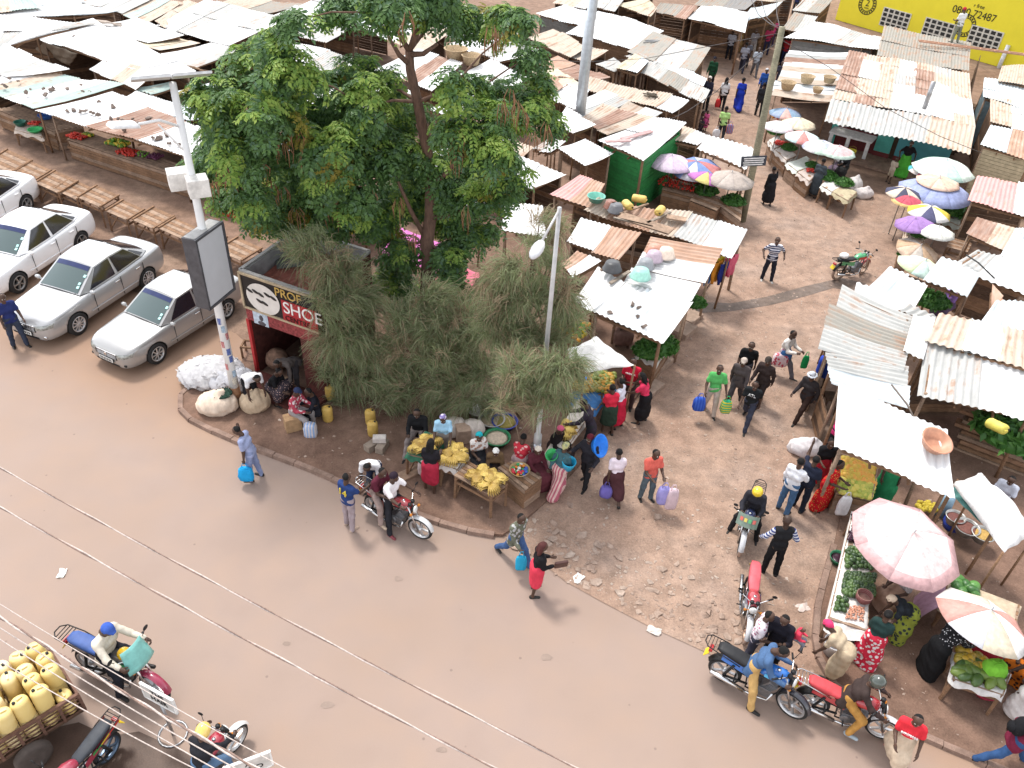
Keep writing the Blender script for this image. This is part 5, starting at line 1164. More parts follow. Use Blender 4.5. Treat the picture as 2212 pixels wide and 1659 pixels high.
def carried(at, w_, h, c, label, d=.10, pat=None, c2=(.8, .8, .8), rz=0, name='carrier_bag', cat='bag', strap=.16):
    """a soft bag hanging from the point at"""
    at = Vector(at); rg = random.Random(int(at.x*91+at.y*57)); mb = MB(); n = 14; prof = [(.62, 0), (.85, -.08), (1, -.3), (1.05, -.62), (1, -.9), (.85, -1)]; V = []
    for r, z in prof:
        for j in range(n):
            a = 2*math.pi*j/n; w = 1+rg.uniform(-.07, .07); V.append((w_/2*r*w*math.copysign(abs(math.cos(a))**.6, math.cos(a)), d*r*w*math.copysign(abs(math.sin(a))**.6, math.sin(a)), -strap+z*h+rg.uniform(-.01, .01)))
    k = len(prof); F = [(i*n+(j+1) % n, i*n+j, (i+1)*n+j, (i+1)*n+(j+1) % n) for i in range(k-1) for j in range(n)]+[tuple((k-1)*n+j for j in range(n-1, -1, -1)), tuple(range(n))]
    mb.add(V, F, 0, True)
    for y in (-d*.4, d*.4): mb.tube([(-w_*.25, y, -strap), (-w_*.1, y*.3, -.01), (w_*.1, y*.3, -.01), (w_*.25, y, -strap)], .008, 4)
    o = mb.build(name, cloth(c, pat, c2)); o.location = at; o.rotation_euler = (0, 0, rz); return tag(o, label, cat)
P_ = person
NAVY = (.025, .035, .13); JEAN = (.05, .08, .16); DARK = (.025, .025, .03); KHAKI = (.42, .34, .24); RED = (.55, .03, .04); WHITE = (.74, .73, .74); MAROON = (.09, .03, .04)
P_((45, 747), (30, 35), 'man in navy polo shirt and dark jeans standing at the left edge', 'stand', 1.78, NAVY, (.04, .05, .08), over=dict(AL=(20, 10, 30), L=(8, 6, 4), R=(-4, 6, 6)))
a = P_((552, 1033), (-60, -5), 'man in pale lavender blue shirt walking along the road with a hand to his face', 'phone', 1.68, (.30, .34, .52), (.22, .26, .42), over=dict(lean=14, head=22))
carried(a['AL'], .36, .38, (.02, .32, .66), 'bright blue cloth bag hanging from the hand of the man in lavender shirt')
a = P_((757, 1138), (60, -50), 'young man in dark blue football shirt with yellow number 14 on his back', 'stand', 1.68, (.025, .05, .16), (.34, .28, .30), over=dict(AR=(40, 8, 50)), shoe_m=mat((.4, .3, .24), .7, name='sandal'))
P14 = a
P_((812, 1062), (-20, 60), 'man in white t-shirt leaning forward beside the red motorcycle', 'bend', 1.72, WHITE, (.03, .04, .08), over=dict(lean=48, head=30))
def rider(bike, pose, label, x=-.22, hz=.86, **k):
    k['h'] = k.get('h', 1.7)*bike.scale[0]; M = Matrix.Rotation(bike.rotation_euler[2], 3, 'Z'); p = bike.location + M @ Vector((x*bike.scale[0], 0, 0)); return person((p.x, p.y, p.z), bike.rotation_euler[2], label, pose, hipz=hz*bike.scale[0], **k)
rider(BK_RED, 'ridefoot', 'rider in white shirt with red trim and black trousers sitting on the red motorcycle', -.16, h=1.7, top=(.74, .70, .72), bottom=DARK, over=dict(AL=(60, 20, 20), lean=8, yaw=30, head=2), hair='none', hat=('beanie', (.03, .02, .03)), shoe_m=mat((.22, .05, .06), .6, name='trainer'))
rider(BK_RED, 'ride', 'passenger in maroon top and grey brown trousers sitting behind the rider in white', -.56, .88, h=1.66, top=(.10, .02, .035), bottom=(.27, .20, .18), over=dict(L=(68, 25, 72), R=(70, 30, 60), AR=(40, 10, 60), AL=(30, 10, 60)), shoe_m=mat((.45, .35, .26), .7, name='sandal'))
a = P_((930, 1063), (20, -40), 'woman with long dark hair, black top and short red skirt at the banana stall', 'hold', 1.66, (.02, .018, .022), (.42, .03, .06), 'knee', 'short', 'long', female=True, shoe_m=mat((.4, .05, .06), .6, name='sandal'))
carried(a['AL']+Vector((-.1, -.05, -.05)), .42, .55, (.68, .58, .56), 'big translucent whitish plastic bag held by the woman in the red skirt')
P_((905, 958), (-10, 40), 'man in black jacket and grey trousers sitting under the casuarina behind the bananas', 'sit', 1.75, (.018, .018, .02), (.25, .21, .20), 'trousers', 'long', jacket=1, hipz=.5, z=.09, over=dict(L=(80, 12, 55), R=(80, 16, 50)))
P_((958, 992), (-5, 50), 'woman in light blue short sleeved shirt and purple patterned headscarf standing behind the bananas', 'lean', 1.62, (.30, .50, .66), (.25, .22, .2), 'midi', 'short', scarf=cloth((.22, .18, .40), 'print', (.7, .65, .75)), female=True, z=.09, over=dict(lean=10, AR=(40, 10, 40)))
P_((1030, 1010), (20, 45), 'woman in teal headscarf, white patterned blouse and black skirt seated behind the bananas', 'sit', 1.65, (.66, .62, .60), DARK, 'midi', 'short', scarf=(.02, .34, .40), tpat='print', t2=(.35, .2, .15), female=True, z=.09, hipz=.55, over=dict(yaw=-40, head=5, AL=(30, 5, 75), AR=(30, 5, 75)))
P_((1066, 1025), (5, 40), 'old woman in white headwrap and brown cardigan sitting behind the front banana table', 'sit', 1.58, (.16, .10, .055), (.05, .035, .03), 'midi', 'long', scarf=(.72, .70, .68), female=True, z=.09, hipz=.40, over=dict(lean=18))
P_((1120, 1025), (25, -40), 'woman in red patterned top sitting with her back to the camera by the lamp pole', 'sit', 1.6, (.55, .04, .06), (.50, .36, .36), 'midi', 'short', tpat='print', t2=(.75, .45, .42), female=True, z=.09, hipz=.5)
P_((1150, 1035), (20, 30), 'woman in maroon dress with a pale head cloth half behind the lamp pole', 'sit', 1.6, (.10, .025, .035), (.11, .03, .04), 'long', 'long', scarf=(.62, .54, .46), female=True, z=.09, hipz=.5)
P_((1192, 1000), (30, 20), 'woman in black top and pink patterned headscarf sitting beside the white covered table', 'sit', 1.62, (.018, .014, .014), (.03, .02, .02), 'midi', 'long', scarf=cloth((.55, .10, .18), 'print', (.7, .5, .4)), female=True, z=.012, hipz=.62)
P_((1203, 1064), (45, -38), 'woman in dark teal top, yellow headscarf and pink maroon wrap walking by the stall corner', 'walk', 1.62, (.055, .12, .14), (.42, .12, .16), 'long', 'long', scarf=cloth((.48, .46, .22), 'print', (.3, .32, .2)), bpat='vstripe', b2=(.62, .42, .38), female=True, shoe_m=mat((.3, .05, .07), .6, name='sandal'), over=dict(lean=10))
a = P_((1262, 1047), (-30, 28), 'man with maroon cap and dark clothes carrying blue and green plastic buckets', 'carry', 1.7, (.03, .028, .035), (.022, .022, .025), 'trousers', 'long', hat=('beanie', (.12, .02, .03)), over=dict(AL=(30, 30, 50), AR=(40, 25, 70)))
BUCK = a
P_((1268, 975), (-40, -5), 'man in dark jacket with an orange strap leaning over the white covered stall', 'lean', 1.75, (.035, .028, .04), (.03, .03, .035), 'trousers', 'long', jacket=1, over=dict(lean=18))
P_((1310, 936), (-25, -50), 'woman in plain red top and dark green skirt at the blue sheeted stall', 'hold', 1.6, (.62, .03, .06), (.03, .05, .035), 'knee', 'short', 'bun', female=True)
P_((1330, 922), (-45, -18), 'woman in white blouse and red skirt at the fruit stall', 'hold', 1.62, (.66, .66, .74), (.50, .02, .05), 'midi', 'short', 'bun', female=True)
VOD_ = P_((1352, 878), (-15, 30), 'man in red t-shirt with white lettering standing by the big mango heap', 'hold', 1.72, (.58, .02, .05), (.08, .05, .05), 'trousers', 'short', over=dict(yaw=20))
P_((1385, 912), (-50, -15), 'woman in bright pink red wrap and black skirt at the fruit stall', 'lean', 1.66, (.62, .04, .10), (.015, .014, .016), 'midi', 'short', 'long', female=True, over=dict(lean=16))
a = P_((1322, 1076), (-12, -55), 'woman in pale pink t-shirt and dark maroon skirt walking up the alley', 'walk', 1.6, (.72, .62, .68), (.075, .03, .035), 'midi', 'short', female=True, hair='short')
carried(a['AL'], .30, .34, (.16, .13, .42), 'purple bag in the left hand of the woman in the pale pink t-shirt')
a = P_((1394, 1078), (25, 45), 'young man in coral orange shirt with dark braces and grey jeans', 'stand', 1.66, (.66, .13, .10), (.10, .13, .15), over=dict(AL=(25, 5, 60), AR=(25, 5, 60), yaw=15))
carried(a['AL']+Vector((.05, -.05, -.02)), .32, .52, (.33, .30, .62), 'lilac cloth bag held by the man in the coral shirt'); carried(a['AL']+Vector((.25, -.1, -.02)), .30, .62, (.60, .46, .50), 'dusty pink cloth bag held by the man in the coral shirt')
a = P_((1110, 1208), (25, 22), 'person in olive camouflage jacket and blue jeans striding by the road edge', 'stride', 1.68, (.13, .135, .10), (.06, .11, .24), 'trousers', 'long', jacket=1, tpat='print', t2=(.40, .40, .40))
carried(a['AR']+Vector((0, 0, .05)), .24, .44, (.03, .38, .62), 'sky blue plastic bag held by the person in the camouflage jacket', .05)
a = P_((1155, 1280), (35, -5), 'woman in red dress and black jacket with dark red hair holding a brown handbag', 'hold', 1.6, (.015, .014, .016), (.62, .05, .085), 'knee', 'long', 'red', female=True, jacket=1)
o = MB(); o.box((0, 0, 0), (.30, .07, .20)); o = o.build('handbag', mat((.07, .03, .025), .4, name='leather'), None, .02); o.location = a['AR']+Vector((.08, .02, 0)); o.rotation_euler = (.2, 0, .3); tag(o, 'brown leather handbag held by the woman in the red dress', 'bag')
P_((1655, 606), (8, 30), 'man in navy and white striped polo with hands on hips in mid alley', 'akimbo', 1.72, (.025, .035, .10), (.022, .024, .035), tpat='hstripe', t2=(.66, .66, .70), over=dict(AL=(-20, 38, 85), AR=(-20, 38, 85)), shoe_m=SOLE)
a = P_((1530, 892), (4, 40), 'man in green football shirt and beige trousers holding bundles of cloth bags', 'carry', 1.7, (.10, .42, .12), (.50, .42, .36), over=dict(AL=(20, 16, 40), AR=(20, 16, 40)))
carried(a['AR']+Vector((-.1, 0, .05)), .34, .42, (.03, .08, .42), 'bundle of blue bags with red white edge held by the man in green', pat='vstripe', c2=(.05, .12, .5)); carried(a['AL']+Vector((.05, 0, .05)), .30, .40, (.04, .42, .20), 'bundle of green and yellow bags held by the man in green', pat='hstripe', c2=(.6, .5, .05))
P_((1598, 838), (-10, 30), 'man in plain black t-shirt walking at the back of the group in the alley', 'walk', 1.74, (.012, .012, .013), (.10, .10, .12))
P_((1582, 872), (-14, 30), 'man in grey brown suit and pale flat cap, left of the two men in suits', 'walk2', 1.72, (.085, .07, .07), (.06, .055, .06), 'trousers', 'long', hat=('cap', (.45, .38, .33)), jacket=1)
P_((1634, 870), (-25, 24), 'man in dark brown suit, right of the two men in suits', 'walk', 1.72, (.045, .032, .03), (.035, .026, .026), 'trousers', 'long', hat=('cap', (.05, .04, .035)), jacket=1)
PRT_ = P_((1608, 915), (-16, 32), 'man in black t-shirt with white chest print leading the group in the alley', 'stride', 1.68, (.018, .02, .022), (.045, .05, .075), over=dict(lean=10))
a = P_((1680, 808), (32, 18), 'hawker in white shirt carrying colourful cloth bundles over his arms', 'stride', 1.72, (.68, .64, .60), (.15, .14, .16), 'trousers', 'long', over=dict(AL=(30, 12, 60), AR=(40, 8, 70), lean=4))
carried(a['hip']+Vector((-.12, -.18, .22)), .46, .42, (.70, .55, .58), 'red white patterned cloth bundle on the arm of the hawker', .12, 'print', (.5, .06, .10)); carried(a['AL']+Vector((.12, 0, .06)), .20, .44, (.02, .33, .10), 'green cloth hanging from the hand of the hawker', .04); carried(a['hip']+Vector((.0, -.16, .36)), .34, .3, (.05, .14, .33), 'blue cloth bundle at the waist of the hawker', .1)
P_((1768, 832), (20, -30), 'woman in royal blue skirt and black top bending into the stall under the torn roof', 'lean', 1.64, (.012, .012, .013), (.03, .07, .40), 'knee', 'short', 'bun', female=True)
P_((1728, 900), (-35, 22), 'man in dark suit with pale brimmed hat striding down the alley', 'stride', 1.74, (.035, .03, .032), (.04, .024, .02), 'trousers', 'long', hat=('brim', (.55, .58, .64)), jacket=1)
P_((1789, 985), (22, -20), 'woman in pink t-shirt and black jeans standing at the left side of the mango stall', 'hold', 1.62, (.70, .05, .22), (.02, .022, .03), hair='bun', female=True)
P_((1757, 1048), (10, 30), 'woman in black top and red skirt holding food at the mango stall', 'hold', 1.62, (.014, .014, .016), (.42, .03, .05), 'midi', hair='bun', female=True)
P_((1690, 1104), (30, -30), 'man in white long sleeved shirt and blue jeans talking beside the mango stall', 'stand', 1.74, (.74, .74, .78), (.07, .14, .26), 'trousers', 'long', over=dict(AR=(30, 8, 70)))
P_((1722, 1098), (30, -28), 'man in navy shirt and dark trousers raising a hand beside the one in white', 'point', 1.72, (.022, .026, .045), (.018, .022, .035), over=dict(AL=(120, 20, 30)))
a = P_((1768, 1098), (20, 10), 'woman in red dress with yellow circles at the mango stall', 'hold', 1.66, (.50, .012, .02), (.50, .012, .02), 'long', 'short', 'bun', tpat='dots', t2=(.55, .36, .08), bpat='dots', b2=(.55, .36, .08), female=True)
carried(a['AR']+Vector((.1, -.05, -.03)), .30, .62, (.74, .72, .74), 'long white plastic bag held by the woman in the red dress with circles', .05)
a = P_((1660, 1236), (-12, -40), 'bald man in black vest with blue white striped sleeves, seen from behind', 'stand', 1.78, (.018, .018, .02), (.014, .014, .016), 'trousers', 'long', hair='none', over=dict(AL=(10, 25, 30), AR=(-5, 28, 70)), skin=1, tw=((.04, .06, .2), 'hstripe', (.6, .62, .68)))
rider(BK_YEL, 'ridefeet', 'rider in yellow helmet, dark jacket and lime reflective vest on the dark motorcycle', -.2, h=1.76, top=(.03, .03, .038), bottom=(.02, .02, .022), sleeve='long', hat=('helmet', (.72, .50, .02)), jacket=1)
P_((1613, 1428), (25, 10), 'man in white red checked shirt standing behind the blue motorcycle', 'hold', 1.66, (.68, .62, .66), (.05, .05, .07), tpat='check', t2=(.35, .15, .22))
a = P_((1657, 1434), (-20, 30), 'woman in black tracksuit top carrying a baby in red', 'hold', 1.7, (.016, .015, .022), (.015, .015, .018), 'trousers', 'long', over=dict(AL=(40, 15, 95), AR=(30, 8, 80), head=18))
P_((a['chest'].x+.27, a['chest'].y-.12, a['chest'].z-.12), (1.5*math.pi*0-.5), 'baby in a red top held by the woman in black', 'sit', .72, (.60, .05, .09), (.22, .22, .26), 'trousers', 'long', hair='none', hipz=.06, vx=.018, skin=2)
rider(BK_BLUE, 'ridefoot', 'rider in blue denim jacket and tan trousers on the blue motorcycle', -.18, h=1.72, top=(.07, .13, .25), bottom=(.52, .33, .13), sleeve='long', jacket=1, over=dict(AL=(50, 10, 50), AR=(50, 10, 50), head=35, lean=22))
rider(BK_CRIM, 'ride', 'rider in dark brown jacket, ochre trousers and green topped helmet on the red motorcycle', -.14, h=1.74, top=(.05, .035, .032), bottom=(.42, .22, .06), sleeve='long', jacket=1, hat=('helmet', (.05, .06, .05)), over=dict(lean=24, R=(58, 20, 75), L=(58, 20, 75)), shoe_m=mat((.3, .36, .4), .6, name='trainer'))
a = P_((1922, 1640), (-8, 36), 'person in red football shirt with white sleeves and beige wrap walking at the lower right', 'walk', 1.66, (.66, .035, .05), (.55, .44, .33), 'midi', 'short', shoe_m=mat((.6, .12, .14), .6, name='red_shoe'), over=dict(AL=(10, 12, 40), AR=(25, 6, 60)))
ARS = a
P_((1802, 1465), (-25, -15), 'woman in beige dress and pink headscarf bending over a bucket', 'bend', 1.66, (.50, .40, .28), (.48, .38, .26), 'midi', 'short', scarf=(.66, .05, .15), female=True, over=dict(lean=50))
P_((1938, 1378), (-45, -2), 'woman in black t-shirt with green yellow wrap and beige headwrap bending over the avocado table', 'bend', 1.66, (.022, .026, .032), (.26, .30, .05), 'long', 'short', scarf=(.52, .40, .30), bpat='print', b2=(.04, .05, .05), female=True, over=dict(lean=55, AL=(70, 10, 30)))
P_((1862, 1432), (15, -38), 'woman in dark green top and red white wrap beside the avocado table', 'hold', 1.64, (.022, .045, .042), (.55, .03, .06), 'long', 'short', 'bun', bpat='print', b2=(.7, .66, .66), female=True)
P_((1935, 1305), (-30, 12), 'woman in grey patterned top and brown skirt sitting under the big pink parasol', 'sit', 1.64, (.34, .30, .30), (.42, .27, .20), 'long', 'short', hair='short', tpat='dots', t2=(.55, .5, .5), female=True, hipz=.5, z=.07)
P_((1995, 1452), (40, -14), 'woman in black polka dot top and white headscarf at the papaya table', 'lean', 1.7, (.015, .015, .017), (.012, .012, .013), 'long', 'long', scarf=(.62, .68, .74), tpat='dots', t2=(.6, .6, .62), female=True, over=dict(lean=26))
P_((2135, 1400), (-25, 30), 'seller in navy top holding red cloth under the beige and pink parasol', 'sit', 1.62, (.025, .03, .06), (.45, .04, .06), 'long', 'short', female=True, hipz=.45, z=.07)
P_((2205, 1445), (-20, 30), 'person in orange patterned dress sitting at the right edge', 'sit', 1.66, (.60, .17, .02), (.58, .16, .02), 'long', 'short', scarf=(.6, .56, .5), bpat='print', b2=(.06, .03, .02), female=True, hipz=.45, z=.07)
P_((2212, 1520), (-40, 5), 'person in light blue shirt reaching for a papaya at the right edge', 'lean', 1.68, (.10, .24, .46), (.6, .58, .55), 'knee', 'short', female=True)
P_((2185, 1555), (5, -30), 'woman in dark blue and white striped top with a white wrap at the papaya table', 'hold', 1.66, (.02, .035, .09), (.66, .62, .60), 'midi', 'short', 'bun', tpat='hstripe', t2=(.5, .62, .72), female=True)
a = P_((2160, 1645), (45, 10), 'man in maroon jacket and blue jeans with a black backpack at the lower right edge', 'stride', 1.76, (.16, .02, .045), (.035, .08, .19), 'trousers', 'long', jacket=1, hat=('cap', (.02, .02, .02)), over=dict(lean=18))
mb = MB(); mb.ball((0, 0, 0), .21, 10, 0, (.75, .6, 1.05)); mb.ball((0, .1, -.08), .14, 8, 0, (.9, .6, .8)); o = mb.build('backpack', cloth((.014, .014, .016))); o.location = a['chest']+Vector((-.2, .06, .04)); o.rotation_euler = (.2, .25, 1.2); tag(o, 'black backpack worn by the man in the maroon jacket', 'backpack')
P_((1943, 382), (0, 30), 'woman in black top and bright green skirt standing at the turquoise shop', 'akimbo', 1.68, (.018, .016, .018), (.10, .48, .06), 'long', 'short', female=True)
P_((1918, 394), (30, -10), 'child in beige clothes in front of the woman in the green skirt', 'hold', 1.15, (.50, .42, .33), (.42, .34, .25), 'shorts', 'short', hair='none', vx=.022)
P_((1655, 443), (-16, -18), 'woman dressed in black with a phone at her ear walking up the alley', 'phone', 1.62, (.014, .014, .016), (.018, .017, .02), 'midi', 'long', 'bun', female=True)
P_((1803, 384), (-20, 14), 'seller in white top sitting behind the vegetable tables by the pink parasol', 'sit', 1.6, (.66, .64, .64), (.2, .15, .2), 'midi', 'short', female=True, hipz=.6)
P_((1815, 388), (-20, 14), 'seller in black sitting under the pink parasol behind the vegetable tables', 'sit', 1.66, (.02, .02, .022), (.03, .03, .03), 'midi', 'long', female=True, hipz=.62)
P_((1755, 425), (22, -14), 'person in dark grey coat with a bag at the vegetable tables', 'hold', 1.68, (.05, .06, .07), (.05, .06, .07), 'midi', 'long', hair='short', jacket=1)
P_((1592, 238), (14, -30), 'woman in long royal blue dress walking up the alley', 'walk', 1.7, (.02, .05, .42), (.02, .045, .40), 'long', 'short', 'bun', female=True)
a = P_((1557, 236), (10, -30), 'woman in white top and black trousers with long black hair in the upper alley', 'walk', 1.66, (.7, .68, .68), (.015, .015, .017), hair='long', female=True)
carried(a['AL'], .26, .42, (.62, .05, .05), 'red plastic bag in the hand of the woman with long black hair')
P_((1532, 191), (-20, 12), 'man in dark green jacket and cap at the side of the upper alley', 'stand', 1.72, (.018, .07, .035), (.02, .02, .025), 'trousers', 'long', hat=('cap', (.02, .02, .03)), jacket=1)
P_((1521, 238), (-20, 10), 'man in dark suit and white skullcap at the side of the upper alley', 'stand', 1.74, (.035, .035, .055), (.02, .02, .022), 'trousers', 'long', hat=('beanie', (.7, .62, .56)), jacket=1)
P_((1521, 284), (-20, 5), 'small girl in pink dress by the stall in the upper alley', 'stand', 1.05, (.72, .12, .30), (.72, .12, .32), 'knee', 'short', female=True, vx=.022)
P_((1498, 283), (20, 5), 'person in dark clothes crouching beside the small girl in pink', 'squat', 1.62, (.08, .05, .06), (.06, .05, .06), hair='short')
a = P_((1555, 303), (6, -30), 'person in lime green top carrying striped bags up the alley', 'walk', 1.66, (.40, .62, .22), (.03, .03, .035))
carried(a['AR']+Vector((.12, 0, .1)), .34, .44, (.60, .15, .15), 'blue and red striped carrier bag held by the person in lime green', .08, 'vstripe', (.12, .3, .55)); carried(a['AL'], .36, .40, (.7, .68, .7), 'white plastic carrier bag held by the person in lime green')
P_((1642, 215), (-10, 20), 'person in blue jacket beside the wooden power pole', 'stand', 1.66, (.03, .10, .38), (.03, .04, .08), 'trousers', 'long', hat=('beanie', (.6, .6, .62)))
P_((1636, 250), (6, -20), 'person in dark top with a yellow bag behind the wooden power pole', 'stand', 1.66, (.03, .03, .035), (.03, .03, .03))
for p, f, lb, k in (((1627, 165), (5, 20), 'man in pale checked shirt walking down the upper alley', dict(top=(.45, .5, .56), bottom=(.12, .12, .13), tpat='check', t2=(.3, .34, .4), pose='walk')),
    ((1600, 156), (8, -20), 'man in grey with white cloths over his arm in the upper alley', dict(top=(.28, .28, .32), bottom=(.04, .04, .06), pose='walk')),
    ((1607, 148), (-8, 20), 'man in dark grey t-shirt in the upper alley', dict(top=(.12, .12, .14), bottom=(.05, .05, .07), pose='walk2')),
    ((1572, 128), (6, -20), 'man in grey shirt facing the meat stall', dict(top=(.36, .36, .40), bottom=(.02, .02, .025))),
    ((1584, 120), (5, -20), 'man in white shirt beside the meat stall', dict(top=(.68, .66, .66), bottom=(.03, .03, .03), sleeve='long')),
    ((1596, 112), (-14, 5), 'woman in ochre dress and pink headscarf near the meat stall', dict(top=(.42, .27, .12), bottom=(.40, .26, .12), dress='long', scarf=(.5, .06, .14), female=True)),
    ((1608, 102), (4, -20), 'man with black backpack farther up the alley', dict(top=(.03, .03, .035), bottom=(.2, .19, .18), sleeve='long')),
    ((1622, 122), (4, 20), 'man in grey top coming down beyond the meat stall', dict(top=(.25, .24, .26), bottom=(.35, .32, .3), pose='walk')),
    ((1532, 118), (14, 4), 'butcher in white coat behind the meat stall', dict(top=(.72, .72, .74), bottom=(.6, .6, .62), sleeve='long', z=0)),
    ((1545, 112), (14, 4), 'woman in white leaning at the side of the meat stall', dict(top=(.68, .67, .7), bottom=(.05, .05, .06), pose='lean')),
    ((1652, 118), (-8, 20), 'person in pinkish red top by the right side of the upper alley', dict(top=(.5, .05, .12), bottom=(.05, .05, .1), pose='stand')),
    ((1663, 100), (-6, 20), 'woman in bright pink top at the right side of the far alley', dict(top=(.55, .06, .18), bottom=(.07, .05, .1), female=True)),
    ((1648, 66), (-6, 20), 'person in dark blue far up the alley', dict(top=(.03, .05, .12), bottom=(.03, .03, .05), pose='walk')),
    ((1668, 60), (6, -20), 'person in blue shirt near the black tank at the far right of the alley', dict(top=(.06, .2, .42), bottom=(.03, .03, .05))),
    ((1690, 45), (-6, 20), 'person in teal beside the far stalls', dict(top=(.05, .2, .25), bottom=(.05, .05, .06), pose='walk')),
    ((1715, 30), (-6, 20), 'person in navy shirt at the far end of the alley', dict(top=(.03, .04, .12), bottom=(.03, .03, .04))),
    ((1690, 140), (-10, 15), 'woman in red top at the stall left of the wooden pole', dict(top=(.5, .04, .05), bottom=(.04, .05, .12), female=True)),
    ((1676, 200), (-10, 12), 'person in dark clothes at the fruit stall beside the power pole', dict(top=(.04, .04, .06), bottom=(.05, .05, .07))),
    ((1492, 452), (14, 6), 'seller in white overall sitting by the greens on the wooden counter', dict(top=(.62, .6, .62), bottom=(.6, .58, .6), pose='sit', dress='midi', female=True, hipz=.55)),
    ((1340, 738), (4, 20), 'woman in white top with a colourful headscarf sitting under the front white roof', dict(top=(.5, .45, .46), bottom=(.2, .12, .1), pose='sit', dress='midi', scarf=(.4, .18, .06), female=True, hipz=.6)),
    ((2036, 690), (-16, 4), 'seller in purple top sitting by the green cabbage heap under the roofs', dict(top=(.26, .15, .42), bottom=(.12, .08, .14), pose='sit', dress='midi', female=True, hipz=.6)),
    ((800, 528), (-4, 20), 'seller in blue white patterned shirt at the orange stall behind the kiosk', dict(top=(.45, .52, .62), bottom=(.3, .34, .42), tpat='print', t2=(.1, .14, .3), female=True, dress='midi')),
    ((1898, 1080), (5, 20), 'woman in green and red wrap standing inside the mango stall', dict(top=(.03, .03, .03), bottom=(.03, .24, .10), dress='long', female=True, z=.07)),
    ((2150, 1095), (-10, 18), 'cook in white and blue sitting among the pots under the torn canopy', dict(top=(.5, .52, .6), bottom=(.1, .1, .2), pose='sit', hipz=.4, z=.07)),
    ((545, 872), (12, 12), 'person in white shirt and black trousers bending over sacks by the light box pole', dict(top=(.7, .7, .72), bottom=(.02, .02, .024), pose='bend', z=.09)),
    ((640, 838), (-16, 14), 'man in grey brown coat stooping inside the doorway of the shoe kiosk', dict(top=(.10, .085, .08), bottom=(.05, .045, .05), sleeve='long', pose='bend', z=.09, jacket=1)),
    ((640, 915), (30, 8), 'person in red white patterned shirt and navy cap sitting on a cardboard box', dict(top=(.40, .06, .09), bottom=(.30, .27, .27), tpat='print', t2=(.7, .6, .6), sleeve='long', pose='sit', hat=('cap', (.03, .04, .09)), z=.09, hipz=.48)),
    ((688, 905), (-25, 5), 'person in dark clothes sitting on the ground beside the yellow jerrycan', dict(top=(.02, .02, .028), bottom=(.02, .02, .026), sleeve='long', pose='sit', z=.09, hipz=.3)),
    ((590, 860), (14, 4), 'person in black top and dotted skirt crouching by the kiosk doorway', dict(top=(.015, .015, .017), bottom=(.05, .04, .05), bpat='dots', b2=(.6, .4, .35), pose='squat', dress='midi', female=True, z=.09))):
    pose = k.pop('pose', 'stand'); P_(p, f, lb, pose, **k)
a = P_((1, 1), (0, 10), 'man in white shirt, braces and red cap standing on the brown roof', 'hold', 1.74, (.66, .66, .66), (.17, .18, .14), hat=('cap', (.4, .03, .04)), hair='none')
RM = a
q_ = G((2060, 92), 3.2); RM['obj'].location = q_; RM['obj'].rotation_euler = (0, 0, 0.3)
rider(BK_TEAL, 'ride', 'rider in blue cap and cream jacket on the motorcycle with the teal windscreen', -.16, h=1.74, top=(.62, .56, .47), bottom=(.02, .02, .026), sleeve='long', jacket=1, hat=('cap', (.05, .11, .42)), hair='none', over=dict(lean=12, head=28))
rider(BK_NEAR, 'ride', 'rider in yellow helmet and black jacket at the bottom edge of the photo', -.2, h=1.74, top=(.025, .025, .03), bottom=(.10, .17, .28), sleeve='long', jacket=1, hat=('helmet', (.68, .48, .12)), over=dict(lean=20))
# yellow helmet lying on the tank of the teal screened motorcycle
mb = MB(); mb.ball((0, 0, 0), .13, 12, 0, (1, 1, .9)); mb.ball((.06, 0, -.03), .095, 10, 1, (.9, .9, .6)); o = mb.build('helmet', [mat((.70, .42, .02), .2, name='helmet_shell', coat=1), BLACK]); o.location = BK_TEAL.location+Matrix.Rotation(BK_TEAL.rotation_euler[2], 3, 'Z') @ Vector((.24, 0, 1.12)); o.rotation_euler = (0, 0, BK_TEAL.rotation_euler[2]); tag(o, 'yellow helmet resting on the tank between the arms of the rider in the cream jacket', 'helmet')
# buckets in the hawker's hands
def basin(loc, r, h, c, label, name='basin', tilt=(0, 0, 0), up=True, cat='basin', group=None, inner=None, handles=True, m=None):
    mb = MB(); mb.lathe([(.001, .012), (r*.72, .012), (r*.96, h-.01), (r*1.08, h), (r*1.09, h-.015), (r, h-.03), (r*.76, 0), (.001, 0)], n=22)
    o = mb.build(name, m or mat(c, .4, name='plastic')); o.location = loc; o.rotation_euler = tilt if up else (math.pi+tilt[0], tilt[1], tilt[2])
    if not up: o.location = Vector(loc)+Vector((0, 0, h))
    if inner:
        mb = MB(); mb.lathe([(r*.9, h*.72), (r*.6, h*.8), (.001, h*.84)], n=16); mb.build('contents', inner, o)
    return tag(o, label, cat, group)
def bucket(loc, label, c, tilt=(0, 0, 0), r=.16, h=.28):
    mb = MB(); mb.lathe([(.001, .01), (r*.72, .01), (r, h), (r*1.07, h), (r*1.05, h-.03), (r*.75, 0), (.001, 0)], n=20); mb.tube([(-r, 0, h), (-r*.8, 0, h+r*.6), (0, 0, h+r*.95), (r*.8, 0, h+r*.6), (r, 0, h)], .005, 4)
    o = mb.build('bucket', mat(c, .35, name='plastic')); o.location = loc; o.rotation_euler = tilt; return tag(o, label, 'bucket')
bucket(BUCK['AR']+Vector((-.02, -.12, -.38)), 'light blue bucket carried low by the man in the maroon cap', (.03, .42, .68), (.15, .1, 0), .17, .27)
bucket(BUCK['AR']+Vector((-.36, .06, -.22)), 'green bucket hanging from the man in the maroon cap', (.04, .42, .12), (.5, -.4, 0), .15, .2)
